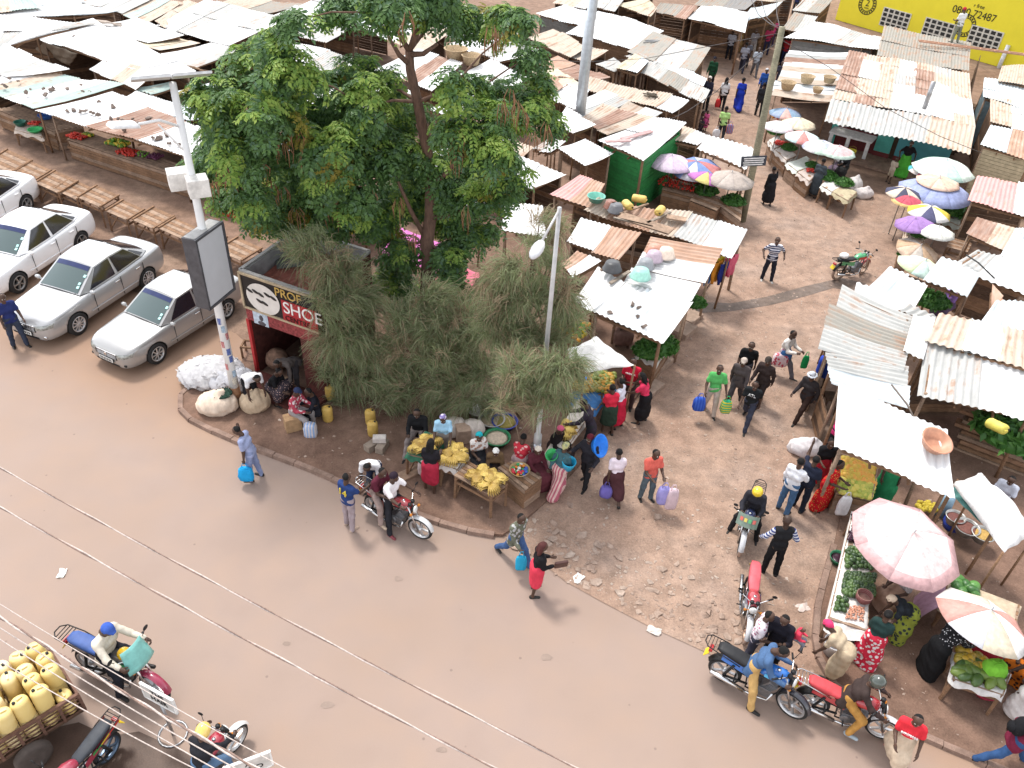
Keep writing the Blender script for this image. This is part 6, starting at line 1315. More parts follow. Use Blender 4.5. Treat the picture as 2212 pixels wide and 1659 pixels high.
basin(BUCK['head']+Vector((.16, -.06, -.15)), .27, .15, (.02, .20, .72), 'large bright blue basin carried on the shoulder of the man in the maroon cap', tilt=(.5, 1.0, 0))
def lettering(text, size, loc, M, m, parent, name='lettering', align='CENTER', ext=.004):
    c = bpy.data.curves.new(name, 'FONT'); c.body = text; c.size = size; c.align_x = align; c.align_y = 'CENTER'; c.extrude = ext; c.materials.append(m); o = bpy.data.objects.new(name, c); COL.objects.link(o)
    me = bpy.data.meshes.new_from_object(o.evaluated_get(bpy.context.evaluated_depsgraph_get())); bpy.data.objects.remove(o); o = bpy.data.objects.new(name, me); COL.objects.link(o)
    o.matrix_world = Matrix.Translation(loc) @ M.to_4x4()
    if parent: o.parent = parent; o.matrix_parent_inverse = (Matrix.Translation(parent.location) @ parent.rotation_euler.to_matrix().to_4x4() @ Matrix.Diagonal((*parent.scale, 1))).inverted()
    return o
def frame_m(x, z):
    x = Vector(x).normalized(); z = Vector(z); z = (z-x*z.dot(x)).normalized(); return Matrix((x, z.cross(x), z)).transposed()
def chest_text(a, text, size, c, back=False, up=.05, out=.135):
    f = a['rot']; F = Vector((math.cos(f), math.sin(f), 0))*(-1 if back else 1); lettering(text, size, a['chest']+F*out+Vector((0, 0, up)), frame_m(Vector((0, 0, 1)).cross(F), F), mat(c, .7, name='print'), a['obj'], 'shirt_print', ext=.012)
chest_text(P14, '14', .26, (.65, .5, .05), True); chest_text(ARS, 'emirates', .085, (.8, .75, .75), up=0, out=.15)

chest_text(PRT_, 'ATL', .12, (.7, .7, .7), out=.15)
chest_text(VOD_, 'vodacom', .075, (.8, .75, .75), out=.15)
# ================================================================ poles, signs, big structures
def up(base, px):
    """height above base whose image falls nearest to pixel px"""
    b = G(base) if len(base) == 2 else Vector(base); o = np.array([0, 0, CAMH]); d = CM @ np.array([px[0]-1106, px[1]-829.5, FOC]); d = d/np.linalg.norm(d); w0 = np.array(b)-o; bb = d[2]
    return (bb*(w0@d)-w0[2])/(1-bb*bb)
def GP(p, o, n):
    d = Vector(CM @ np.array([p[0]-1106, p[1]-829.5, FOC])); c = Vector((0, 0, CAMH)); return c+d*((Vector(o)-c).dot(n)/d.dot(n))
def lamp_light_box():
    base = G((513, 868), .09); ht = up(base, (375, 178)); t = thing('lamp_pole', base, 0, 'white solar street lamp pole carrying a blank light box sign', 'street lamp')
    WP = mat((.74, .74, .74), .5, 0, .08, 3, 'painted_steel'); L = lambda v: Vector(v)-base
    mb = MB(); mb.tube([(0, 0, 0), (0, 0, ht*.5), (0, 0, ht)], [.13, .10, .075], 12); pl = mb.build('pole', WP, t)
    mb = MB(); mb.lathe([(.138, 0), (.134, .55)], (0, 0, .005), 12); mb.build('rust_band', mat((.33, .17, .09), .9, 0, .5, 9, 'rust'), pl)
    rg = random.Random(5)
    for k in range(9):
        mb = MB(); a = rg.uniform(-2.6, -.6); z = .7+k*.24; r = .132-.008*z; mb.grid(lambda u, v: (r*math.cos(a+u*.9), r*math.sin(a+u*.9), z+.2*v), 4, 1); mb.build('sticker', mat(rg.choice([(.6, .6, .62), (.1, .14, .35), (.65, .6, .5), (.5, .2, .2), (.35, .45, .55)]), .8, 0, .5, 30, 'bill'), pl)
    lx = (G((460, 158), ht+base.z)-G((292, 172), ht+base.z)); c = base+Vector((0, 0, ht)); u = lx.normalized(); n = Vector((-u.y, u.x, 0)); w = lx.length/2
    for s, nm in ((-1, 0), (1, 0)):
        mb = MB(); a = s*w*.51; q = Matrix((u, (n*.93-Vector((0, 0, .36))).normalized(), u.cross((n*.93-Vector((0, 0, .36))).normalized()))).transposed()
        mb.box(tuple(u*a+Vector((0, 0, ht+.12))), (w*.98, .78, .05), mi=0, rot=q); mb.box(tuple(u*a+Vector((0, 0, ht+.148))), (w*.93, .70, .012), mi=1, rot=q); mb.build('solar_panel', [mat((.6, .6, .6), .4, .3, name='alu_frame'), mat((.20, .175, .18), .5, 0, .1, 2, 'solar_glass', .25)], t)
    za = up(base, (392, 275)); e = G((300, 268), base.z+za+.3); f = G((232, 270), base.z+za+.42)
    mb = MB(); mb.tube([(0, 0, za), L(e)*.5+Vector((0, 0, za*.5+.12)), L(e)], .032, 8); mb.tube([(0, 0, za-.6), L(e)*.55+Vector((0, 0, za*.45+.02))], .02, 6); ar = mb.build('lamp_arm', WP, t)
    mb = MB(); d = L(f)-L(e); q = d.to_track_quat('X', 'Z').to_matrix(); mb.box(L(e)+d*.5, (d.length, .34, .10), rot=q, taper=.8); hd_ = mb.build('lamp_head', mat((.76, .76, .77), .4, name='lamp_white'), ar, .04)
    for px, sz in (((388, 386), (.5, .42, .42)), ((428, 402), (.46, .4, .42))):
        zb = up(base, (405, 395)); p = G(px, base.z+zb); mb = MB(); mb.box(L(p), sz, .5); mb.build('battery_box', mat((.70, .68, .65), .5, name='box_white'), t, .015)
    # light box
    z0, z1 = 1.0, ht
    for _ in range(40):
        zm = (z0+z1)/2; TL, TR = G((420, 520), base.z+zm), G((479, 478), base.z+zm); u = TR-TL; W = u.length; u.normalize(); n = Vector((u.y, -u.x, 0)); dd = ((TL+TR)/2-base).dot(n)
        if dd < .2: z0 = zm
        else: z1 = zm
    bl = GP((449, 670), TL, n); br = GP((502.5, 630), TL, n); H = TL.z-(bl.z+br.z)/2
    c = (TL+TR)/2; c.z -= H/2; q = Matrix((u, -n, Vector((0, 0, 1)))).transposed(); dpt = .36
    DK = mat((.09, .09, .10), .5, .2, name='dark_frame'); mb = MB(); mb.box(L(c-n*dpt/2), (W, dpt, H), rot=q); bx = mb.build('light_box', DK, t)
    mb = MB(); mb.box(L(c+n*.006), (W-.1, .012, H-.12), rot=q); mb.build('sign_face', mat((.52, .53, .56), .4, 0, .05, 2, 'acrylic'), bx)
    mb = MB()
    for sx, sz, w_, h_ in ((0, H/2-.02, W+.03, .06), (0, -H/2+.02, W+.03, .06), (W/2-.01, 0, .06, H-.05), (-W/2+.01, 0, .06, H-.05)): mb.box(L(c+u*sx+Vector((0, 0, sz))+n*.012), (w_, .05, h_), rot=q)
    mb.build('sign_frame', DK, bx); mb = MB(); mb.box(L(c-n*dpt/2+Vector((0, 0, H/2+.006))), (W-.08, dpt-.06, .012), rot=q); mb.build('box_lid', mat((.42, .41, .40), .6, name='grey_lid'), bx)
lamp_light_box()
def poles():
    GAL = mat((.50, .54, .58), .45, .5, .15, 6, 'galvanised_steel')
    b = G((1243, 345)); t = thing('mast', b, 0, 'tall galvanised grey mast rising past the top edge left of the green shed', 'pole'); mb = MB(); mb.tube([(0, 0, 0), (0, 0, 6), (.04, 0, 6.05), (.1, 0, 14)], [.24, .215, .20, .17], 14); mb.build('shaft', GAL, t)
    mb = MB(); mb.lathe([(.246, 1.6), (.243, 2.1)], n=14); mb.build('white_band', WHITEP, t)
    b = G((1155, 1018), .09); t = thing('street_lamp', b, 0, 'slim grey street lamp with an oval head among the casuarinas', 'street lamp'); ht = up(b, (1211, 448)); GR = mat((.48, .47, .47), .5, .4, .15, 5, 'grey_steel')
    mb = MB(); mb.tube([(0, 0, 0), (0, 0, 1.25), (0, 0, 1.32), (0, 0, ht*.6), (0, 0, ht)], [.10, .10, .06, .055, .045], 10); mb.build('pole', GR, t)
    mb = MB(); mb.lathe([(.106, .15), (.106, 1.0)], n=10); mb.build('foil_wrap', mat((.42, .43, .46), .25, .8, .4, 12, 'foil'), t)
    e = GY((1170, 522), b.y-.6); f = GY((1150, 556), b.y-.95); L = lambda v: v-b
    mb = MB(); mb.tube([(0, 0, ht-.05), L(e)], .028, 7); mb.build('arm', GR, t)
    mb = MB(); d = L(f)-L(e); q = d.to_track_quat('X', 'Z').to_matrix(); mb.ball((L(e)+L(f))/2, d.length*.62, 12, 0, (1, .5, .32), q); mb.build('lamp_head', mat((.60, .60, .62), .35, name='lamp_glass', coat=.4), t)
    b = G((1603, 478)); t = thing('utility_pole', b, 0, 'weathered wooden power pole with a small black sign beside the alley', 'utility pole'); ht = up(b, (1690, 58)); off = GY((1690, 58), b.y)-b
    mb = MB(); mb.tube([(0, 0, 0), tuple(off*.5), tuple(off)], [.15, .13, .11], 10); mb.build('shaft', wood((.27, .26, .19)), t)
    s = GY((1628, 348), b.y-.2)-b; mb = MB(); mb.box(s, (.95, .03, .40), -.12, rot=Matrix.Rotation(-.12, 3, 'Y')); sg = mb.build('sign_board', mat((.05, .055, .07), .6, name='sign_black'), t)
    for k in range(4): mb = MB(); mb.box(s+Vector((0, -.02, .12-.085*k)), (.78-.06*(k % 2), .012, .04), rot=Matrix.Rotation(-.12, 3, 'Y')); mb.build('sign_line', WHITEP, sg)
    top = Vector(b)+off
    for k, (p, z) in enumerate((((1640, -30), 6.5), ((1610, -40), 7), ((1180, 130), 3.2), ((1680, -40), 6.5), ((2120, 330), 2.6), ((1440, 262), 2.6))):
        q = G(p, z); mb = MB(); m = (top+q)/2-Vector((0, 0, .5)); mb.tube([top+Vector((0, 0, -.1*k)), top*.56+m*.44-Vector((0,0,.1)), m, q*.56+m*.44-Vector((0,0,.1)), q], .014, 4); tag(mb.build('overhead_wire', mat((.10, .09, .09), .7, name='cable')), ['overhead wire from the wooden pole to the top edge, left one', 'overhead wire from the wooden pole to the top edge, leftmost', 'long overhead wire from the wooden pole across the middle roofs', 'overhead wire rising from the wooden pole to the top edge, right one', 'overhead wire from the wooden pole over the patchwork roof', 'overhead wire from the wooden pole down to the potato stall roof'][k], 'cable', 'wires on the wooden power pole')
poles()
def wires():
    CW = mat((.52, .44, .40), .8, 0, .35, 30, 'insulated_cable'); CD = mat((.25, .17, .14), .9, 0, .4, 30, 'dark_cable')
    for k, (a, b, r, tw, lb) in enumerate((((0, 1015), (1225, 1659), .011, 1, 'upper twisted aerial cable crossing over the road'), ((0, 1100), (1050, 1659), .012, 1, 'lower twisted aerial cable crossing over the road'), ((0, 1309), (555, 1634), .005, 0, 'topmost thin wire of the bundle in the lower left corner'), ((0, 1337), (540, 1659), .017, 1, 'thick twisted cable of the bundle in the lower left corner'), ((0, 1360), (495, 1659), .007, 0, 'wire just under the thick twisted cable, lower left corner'), ((0, 1385), (450, 1659), .006, 0, 'second lowest thin wire in the lower left corner'), ((0, 1432), (405, 1659), .006, 0, 'lowest thin wire over the yellow jerrycans'))):
        z = 7.6-.12*k if k > 1 else 7.9; A, B = G(a, z), G(b, z); d = B-A; A, B = A-d*.6, B+d*.5; N = 90 if tw else 12; mb = MB()
        P = [A.lerp(B, i/N)-Vector((0, 0, .25*(1-(2*i/N-1)**2)-.25+.0)) for i in range(N+1)]
        if not tw: mb.tube(P, r, 5)
        else:
            s = d.normalized().cross(Vector((0, 0, 1)))
            for h in (0, 1): mb.tube([p+(s*math.sin(i*.7+h*3.14)+Vector((0, 0, 1))*math.cos(i*.7+h*3.14))*r*.55*(1.0 if i % 7 else 1.3) for i, p in enumerate(P)], r*.62, 5, h if random.random() < .0 else (1 if h else 0))
        o = mb.build('power_cable', [CW, CD]); tag(o, lb, 'cable', 'aerial cables over the road')
wires()
def kiosk():
    c0 = G((555, 806), .09); zt = up(c0, (519, 585)); A = G((519, 585), zt+.09); Bk = G((643, 497), zt+.09); Cr = G((798, 545), zt+.09); D = A+(Cr-Bk); t = thing('shoe_kiosk', (A.x, A.y, .09), 0, 'shoe kiosk with a black, white and red sign fascia under the casuarinas', 'kiosk')
    L = lambda v: Vector(v)-t.location
    ux = (D-A); ux.z = 0; W = ux.length; ux.normalize(); uy = (Bk-A); uy.z = 0; Dp = uy.length; uy.normalize(); n = Vector((ux.y, -ux.x, 0)); q = Matrix((ux, Vector((-ux.y, ux.x, 0)), Vector((0, 0, 1)))).transposed()
    RD = mat((.10, .03, .024), .9, 0, .5, 5, 'red_paint'); GM = mat((.34, .34, .35), .6, .2, .3, 4, 'grey_metal'); zs = up(c0, (536, 660)); H = zt
    O = Vector((0, 0, 0))
    def wall(a, b, z0, z1, m, nm, th=.06, m2=None): d = b-a; mb = MB(); mb.box((a+b)/2+Vector((0, 0, (z0+z1)/2)), (d.length, th, z1-z0), math.atan2(d.y, d.x)); return mb.build(nm, m, t)
    X, Y = ux*W, uy*Dp
    wall(O, Y, 0, H-.02, RD, 'side_wall'); wall(X, X+Y, 0, H-.02, RD, 'side_wall'); wall(Y, Y+X, 0, H-.02, RD, 'back_wall'); wall(X*.72, X*.98, 0, zs, RD, 'front_wall')
    for a, b, nm in ((O+ux*.06, Y+ux*.06, 'parapet'), (Y-uy*.06, Y+X-uy*.06, 'parapet')): wall(a, b, zs+.25, H+.01, GM, nm, .05)
    mb = MB()
    for a, b in ((O, Y), (Y, Y+X), (X+Y, X), (O, X)): mb.beam(a+Vector((0, 0, H+.03)), b+Vector((0, 0, H+.03)), .10, .06)
    mb.build('parapet_rim', mat((.30, .29, .28), .6, name='rim_metal'), t)
    mb = MB(); ns = 40; mb.grid(lambda u, v: tuple(ux*(.05+(W-.1)*u)+uy*(.05+(Dp-.1)*v)+Vector((0, 0, zs+.55+.02*math.sin(u*W*2*math.pi/.24)+.1*v))), 100, 4); mb.build('roof', mat((.36, .13, .10), .7, 0, .3, 4, 'red_sheet'), t)
    mb = MB(); mb.box(L(A)*0+ux*.55*1+uy*Dp*.62+Vector((0, 0, zs+.72)), (1.0, .55, .03), .35); bo = mb.build('old_sign', mat((.13, .14, .14), .7, name='sign_dark'), t)
    # fascia
    f0 = n*.05; hs = H-zs; mb = MB(); mb.box(X*.5+f0*.6+Vector((0, 0, zs+hs/2)), (W, .06, hs), rot=q); fs = mb.build('sign_fascia', mat((.018, .015, .015), .5, name='sign_black'), t)
    mb = MB()
    for z in (zs+.02, H-.01): mb.box(X*.5+n*.06+Vector((0, 0, z)), (W+.06, .07, .06), rot=q)
    mb.box(n*.06+Vector((0, 0, zs+hs/2)), (.06, .07, hs), rot=q); mb.build('sign_frame', mat((.42, .33, .22), .7, name='brass_frame'), t)
    E = lambda x, z, o: ux*x+n*(.07+o)+Vector((0, 0, zs+hs*z))
    mb = MB(); mb.add([E(W*.29+W*.225*math.cos(a), .44+.42*math.sin(a), .012) for a in (k*.2094 for k in range(30))], [tuple(range(30))]); mb.build('white_oval', mat((.66, .62, .58), .6, 0, .12, 3, 'print_white'), fs)
    for x, z in ((.12, .58), (.20, .60), (.27, .56), (.36, .62), (.44, .58), (.31, .34), (.24, .36)):
        mb = MB(); mb.ball(E(W*x, z, .02), .08, 8, 0, (1.5, .3, .5), q @ Matrix.Rotation(.4, 3, 'Y')); mb.build('shoe_picture', mat((.03, .022, .02), .5, name='print_dark'), fs)
    mb = MB(); mb.box(E(W*.77, .33, .004), (W*.46, .012, hs*.58), rot=q); mb.build('red_panel', mat((.36, .025, .03), .6, name='sign_red'), fs)
    fm = frame_m(ux, n); wl = mat((.78, .76, .74), .6, name='letter_white'); Z = Vector((0, 0, 0))
    for tx, s, x, z, m in (('PROF', .36, .47, .80, mat((.55, .36, .10), .6, name='letter_gold')), ('SHOE', .50, .56, .42, wl), ('CENTRE', .22, .57, .13, mat((.06, .01, .01), .6, name='letter_dark'))):
        lettering(tx, s, t.location+E(W*x, z, .02), fm, m, t, 'lettering', 'LEFT', .008)
    mb = MB(); mb.box(X*.5+n*.02+Vector((0, 0, zs-.2)), (W, .05, .40), rot=q); bd = mb.build('door_band', mat((.26, .05, .05), .85, 0, .6, 14, 'flaking_red'), t)
    mb = MB(); mb.box(ux*W*.20+n*.052+Vector((0, 0, zs-.22)), (.5, .012, .42), rot=q); po = mb.build('poster', mat((.45, .52, .60), .7, 0, .3, 12, 'poster'), t)
    mb = MB(); mb.ball(ux*W*.21+n*.058+Vector((0, 0, zs-.2)), .09, 8, 0, (.8, .15, 1.1), q); mb.ball(ux*W*.21+n*.056+Vector((0, 0, zs-.37)), .15, 8, 0, (1, .1, .5), q); mb.build('portrait', mat((.08, .07, .08), .7, name='portrait'), po)
    mb = MB(); mb.box(n*.02+Vector((0, 0, zs*.5-.2)), (.09, .09, zs-.4), rot=q); mb.build('door_post', mat((.42, .03, .03), .6, name='red_post'), t)
    mb = MB(); mb.box(X*.5+n*.45+Vector((0, 0, .06)), (W, .9, .12), rot=q); mb.build('step', RD, t)
    mb = MB(); mb.ball(ux*W*.18+uy*.4+Vector((0, 0, .4)), .35, 10, 0, (1, .9, 1)); mb.build('stock_heap', mat((.22, .13, .09), .9, 0, .5, 8, 'stock'), t)
kiosk()
def yellow():
    a, b = G((1804, 42)), G((2300, 186)); d = b-a; d.z = 0; W = d.length+25; u = d.normalized(); n = Vector((u.y, -u.x, 0)); t = thing('yellow_building', a, 0, 'big bright yellow painted building with black lettering in the top right corner', 'building')
    q = Matrix((u, Vector((-u.y, u.x, 0)), Vector((0, 0, 1)))).transposed(); YL = mat((.70, .60, .035), .7, 0, .05, 1.2, 'yellow_paint'); H = 11
    mb = MB(); mb.box(u*W/2-n*6+Vector((0, 0, H/2)), (W, 12, H), rot=q); mb.build('wall', YL, t); mb = MB(); mb.box(u*W/2-n*6+Vector((0, 0, H+.15)), (W+.4, 12.4, .3), rot=q); mb.build('roof', mat((.3, .3, .3), .7, name='roof_slab'), t)
    BK = mat((.03, .028, .02), .8, name='black_paint'); GRY = mat((.55, .53, .47), .7, name='vent_block'); HOLE = mat((.03, .03, .028), .9, name='vent_hole'); loc = lambda p: GP(p, a, n)-a
    for px in ((1934, 42), (2026, 65), (2127, 83)):
        c = loc(px); mb = MB(); mb.box(c+n*.02, (2.15, .05, 1.2), rot=q); v = mb.build('vent_window', GRY, t); mb = MB()
        for i in range(5):
            for j in range(4): mb.box(c+n*.05+u*(-.84+.42*i)+Vector((0, 0, -.44+.293*j)), (.29, .02, .20), rot=q)
        mb.build('vent_openings', HOLE, v)
    fm = frame_m(u, n)
    for px, num in (((1874, 9), 1), ((2085, 55), 0)):
        c = loc(px); mb = MB()
        for r0, r1, m in ((.70, .64, 0), (.48, .43, 0)):
            N = 40; vs = [c+n*.02+(u*math.cos(6.2832*k/N)+Vector((0, 0, math.sin(6.2832*k/N))))*r for r in (r0, r1) for k in range(N)]; mb.add(vs, [(k, (k+1) % N, N+(k+1) % N, N+k) for k in range(N)])
        for k in range(20):
            e = u*math.cos(k*.314)+Vector((0, 0, math.sin(k*.314))); s_ = e.cross(n); mb.add([c+n*.024+e*.5+s_*.05, c+n*.024+e*.5-s_*.05, c+n*.024+e*.62-s_*.04, c+n*.024+e*.62+s_*.04], [(0, 1, 2, 3)])
        mb.build('ring_emblem', BK, t)
        if num: lettering('2', .62, a+c+n*.02+Vector((0, 0, .06)), fm, BK, t); lettering('YEARS', .14, a+c+n*.02-Vector((0, 0, .26)), fm, BK, t)
    lettering('0800 72487', .62, a+loc((2104, 30))+n*.02, fm, BK, t); lettering('r free', .32, a+loc((2112, 24))+n*.02+Vector((0, 0, .28)), fm, BK, t)
    b = loc((2150, 168)); e = loc((2181, 97)); mb = MB(); mb.tube([b+n*.15, e+n*.15], .13, 10); mb.build('drain_pipe', mat((.58, .58, .57), .5, .2, name='pipe_grey'), t)
yellow()
def turquoise_shop():
    q = Quad((1800, 212), (2103, 272), (2090, 158), (1836, 110), 2.7, 3.3); aw = Quad((1784, 262), (2092, 332), (2103, 273), (1798, 215), 2.35, 2.68)
    c = q.at(.5, .1); t = thing('turquoise_shop', (c.x, c.y, 0), 0, 'turquoise walled shop under a large patchwork roof of white, tan and rust sheets', 'shop'); L = lambda v: Vector(v)-t.location
    roof_obj(q, 'w', 301, t, rag=.03, grid=['trtwwwwwtt', 'rttwwwtwbr', 'rttwwrpwwr', 'rwtwgrrwtr', 'rwtwwrrttr', 'rttrwttgtr']); o = roof_obj(aw, 'ggt', 302, t, rag=.04, wl=.2, amp=.028); o.name = 'awning'
    TQ = mat((.10, .42, .36), .7, 0, .12, 3, 'turquoise_paint'); TB = mat((.09, .32, .36), .7, 0, .12, 3, 'blue_paint'); MR = mat((.16, .035, .035), .8, name='maroon_paint')
    p0, p1 = G((1786, 312)), G((2035, 378)); d = p1-p0; W = d.length; u = d.normalized(); nrm = Vector((u.y, -u.x, 0)); r = math.atan2(u.y, u.x)
    def panel(x0, x1, z0, z1, m, nm, o=0, th=.06): mb = MB(); mb.box(L(p0+u*(x0+x1)/2*W+nrm*o)+Vector((0, 0, (z0+z1)/2)), ((x1-x0)*W, th, z1-z0), r); return mb.build(nm, m, t)
    panel(0, .05, 0, 2.2, TQ, 'pillar'); panel(.40, .535, .32, 2.2, TQ, 'wall'); panel(.40, .535, 0, .32, MR, 'wall_base'); panel(.575, 1, .32, 2.2, TB, 'wall'); panel(.575, 1, 0, .32, MR, 'wall_base'); panel(.05, .40, 0, 1.0, MR, 'wall_base', -.1)
    panel(.535, .575, 0, 2.2, WOODD, 'door', -.15)
    mb = MB(); b0, b1 = q.c[3], q.c[2]; 
    for s, e in ((p0-nrm*.3, G((1846, 170))), (p1-nrm*.3, G((2082, 215)))): planks(mb, L(s), L(e), 0, 2.5, seed=9)
    mb.build('side_wall', [WOODD, WOODD], t)
    mb = MB(); planks(mb, L(p0-nrm*3), L(p1-nrm*3), 0, 2.4, seed=4); mb.build('back_wall', [WOODD, WOODD], t)
    WT = mat((.70, .69, .68), .6, name='white_counter'); mb = MB(); mb.box(L(p0+u*.21*W+nrm*.45)+Vector((0, 0, .92)), (W*.37, .95, .09), r); mb.build('counter_top', WT, t)
    for x in (.05, .2, .37): mb = MB(); mb.box(L(p0+u*x*W+nrm*.86)+Vector((0, 0, .437)), (.16, .12, .874), r); mb.build('counter_leg', WT, t)
    mb = MB(); mb.box(L(p0+u*.45*W+nrm*.8)+Vector((0, 0, .05)), (W*1.0, 1.7, .10), r); mb.build('veranda', earth('veranda', (.24, .16, .12), (.30, .20, .15), (.34, .24, .18), 0, 2), t)
    fq = Quad((1995, 238), (1996, 239), (1997, 232), (1996, 232), 2.9, 2.9).at(.5, .5); mb = MB(); mb.tube([L(fq), L(fq)+Vector((0, 0, 1.2))], .1, 10); mb.build('flue_pipe', STEEL, t)
    bucket(p0+u*.27*W+nrm*1.25+Vector((0, 0, .1)), 'yellow bucket on the veranda under the white counter', (.62, .55, .05), r=.2, h=.4)
turquoise_shop()
# ================================================================ tables, crates, goods
def table(pts, z, label, cover=None, slats=7, name='market_table', group=None, cat='table', box=False, th=.03, legs=True):
    """a rough table; pts are its top's near-left, near-right, far-right, far-left corners in the photo"""
    P = [G(p, z) for p in pts]; c = sum(P, Vector())/4; t = thing(name, (c.x, c.y, 0), 0, label, cat, group); L = lambda v: Vector(v)-t.location; a, b, d, e = [L(p) for p in P]
    mb = MB(); N = slats
    for k in range(N):
        gp = .025 if name == 'slatted_table' else .06; f0, f1 = (k+gp)/N, (k+1-gp)/N; q = [a*(1-f0)+e*f0, b*(1-f0)+d*f0, b*(1-f1)+d*f1, a*(1-f1)+e*f1]; dz = Vector((0, 0, random.uniform(-.006, .006)))
        mb.add([x+dz for x in q]+[x+dz-Vector((0, 0, th)) for x in q], [(0, 1, 2, 3), (7, 6, 5, 4), (0, 4, 5, 1), (1, 5, 6, 2), (2, 6, 7, 3), (3, 7, 4, 0)], k % 2)
    if name == 'slatted_table':
        for p, q in ((a, e), (b, d)): mb.beam(p*.99+Vector((0, 0, .03)), q*.99+Vector((0, 0, .03)), .07, .05, 1)
    mb.build('table_top', [WOODL, WOOD], t)
    if box:
        mb = MB(); s = .04
        for p, q in ((a, b), (b, d), (d, e), (e, a)): planks(mb, p*.97, q*.97, .02, z-.05, seed=int(c.x*9+p.x*77))
        mb.build('side_boards', [WOOD, WOODL], t)
    elif legs:
        for k, p in enumerate((a, b, d, e)):
            q = p*.92; mb = MB(); mb.beam((p.x*.96, p.y*.96, 0), (q.x, q.y, z-th), .055, .055); mb.build('leg', WOOD, t)
        mb = MB()
        for p, q in ((a, b), (e, d), (a, e), (b, d)): mb.beam(p*.93-Vector((0, 0, .09+z*.07)), q*.93-Vector((0, 0, .09+z*.07)), .03, .07)
        mb.beam((a*.94).xy.to_3d()+Vector((0, 0, .1)), (e*.93).xy.to_3d()+Vector((0, 0, z-.15)), .03, .05); mb.build('apron', WOOD, t)
    if cover:
        rg = random.Random(int(c.x*50)); ph = rg.random()*6
        def f(u, v):
            U, V = -.04+1.08*u, -.06+1.12*v; p = (a*(1-U)+b*U)*(1-V)+(e*(1-U)+d*U)*V; ed = max(abs(u-.5), abs(v-.5)); return (p.x, p.y, z+.012+.012*math.sin(u*9+ph)*math.sin(v*8+ph)-(.16+.05*math.sin(u*14+v*11+ph) if ed > .46 else 0))
        mb = MB(); mb.grid(f, 14, 12); mb.build('cloth_cover', cloth(*cover) if isinstance(cover[0], tuple) else cloth(cover), t)
    return t, P
def spread(P, n, z, tmpl, label, group, cat, heap=0, seed=1, mg=.08, size=(.85, 1.15), tilt=.5, rows=None, dz=0):
    """copies of one fruit laid over the quad P, piled up towards the middle"""
    rg = random.Random(seed); first = True; placed = []
    for k in range(n):
        best = None
        for _ in range(7):
            u, v = rg.uniform(mg, 1-mg), rg.uniform(mg, 1-mg); p = (P[0]*(1-u)+P[1]*u)*(1-v)+(P[3]*(1-u)+P[2]*u)*v; dm = min(((p-q).length for q in placed[-160:]), default=9)
            if best is None or dm > best[0]: best = (dm, p, u, v)
        _, p, u, v = best; placed.append(p); h = heap*max(0, 1-max(abs(u-.5), abs(v-.5))*2)*rg.uniform(.75, 1)
        o = tmpl if first else dup(tmpl); first = False
        o.location = (p.x, p.y, (p.z if dz else 0)+z+h); o.rotation_euler = (rg.uniform(-tilt, tilt), rg.uniform(-tilt, tilt), rg.random()*6.28); s = rg.uniform(*size); o.scale = (s,)*3; tag(o, label, cat, group)
def ell(name, r, sc, m, nk=None, n=10):
    mb = MB(); mb.ball((0, 0, 0), r, n, 0, sc); return mb.build(name, m)
def banana_bunch():
    mb = MB()
    for layer in range(2):
        for k in range(8):
            a = -1.1+2.2*k/7; d = Vector((math.sin(a), math.cos(a), 0)); z0 = .04+.06*layer; l = .17-.02*layer; mb.tube([d*.02+Vector((0, -.06, z0+.03)), d*.07+Vector((0, -.03, z0+.045)), d*(.05+l*.6)+Vector((0, 0, z0+.03)), d*l+Vector((0, .02, z0-.02))], [.010, .0175, .0175, .006], 6)
    mb.tube([(0, -.10, .12), (0, -.05, .08)], [.02, .025], 6, 1); return mb
BAN = fruit_mat((.33, .20, .04), (.64, .46, .12), 'banana_skin', 12, .5)
def bananas(P, n, label, group, seed): spread(P, n, P[0].z+.02, banana_bunch().build('banana_bunch', [BAN, mat((.16, .11, .05), .8, name='stalk')]), label, group, 'bananas', .05, seed, .1, (.95, 1.2), .15)
t, P1 = table([(876, 980), (925, 992), (966, 947), (918, 930)], .85, 'table with green plastic cover and bananas, by the seated man in black', (.05, .16, .10))
bananas([G((880, 980), .88), G((926, 988), .88), G((955, 955), .88), G((905, 945), .88)], 16, 'bunch of yellow bananas on the green covered table', 'bananas on the green table', 2)
t, P2 = table([(950, 1002), (988, 1014), (1013, 980), (970, 957)], .85, 'table with white cover and bananas beside the woman in the red skirt', (.66, .62, .58))
bananas(P2, 18, 'bunch of yellow bananas on the white covered table', 'bananas on the white covered table', 3)
t, P3 = table([(980, 1027), (1063, 1072), (1098, 1045), (1013, 996)], .85, 'slatted front table with bananas on a pale sheet and splayed legs', None, 6)
bananas([P3[0].lerp(P3[1], .25), P3[1], P3[2], P3[3].lerp(P3[2], .3)], 26, 'bunch of yellow bananas on the slatted front table', 'bananas on the front table', 4)
t, P4 = table([(1075, 1010), (1135, 1058), (1171, 1030), (1105, 995)], .75, 'wooden crate stand with a basket of sweets near the lamp pole', None, 5, 'crate_stand', box=True)
bs = G((1122, 1022), .76); mb = MB(); mb.lathe([(.14, 0), (.24, .14), (.26, .14), (.15, -.0)], n=18); o = mb.build('wicker_tray', mat((.40, .28, .14), .8, name='wicker')); o.location = bs; tag(o, 'round wicker tray of colourful sweets on the crate stand', 'tray')
rg = random.Random(3); cols = [(.6, .2, .03), (.5, .03, .05), (.05, .1, .4), (.65, .65, .6), (.04, .3, .1)]; pr_ = [ell('sweet_packet', .045, (1, 1, .8), mat(c, .35, name='wrapper')) for c in cols]
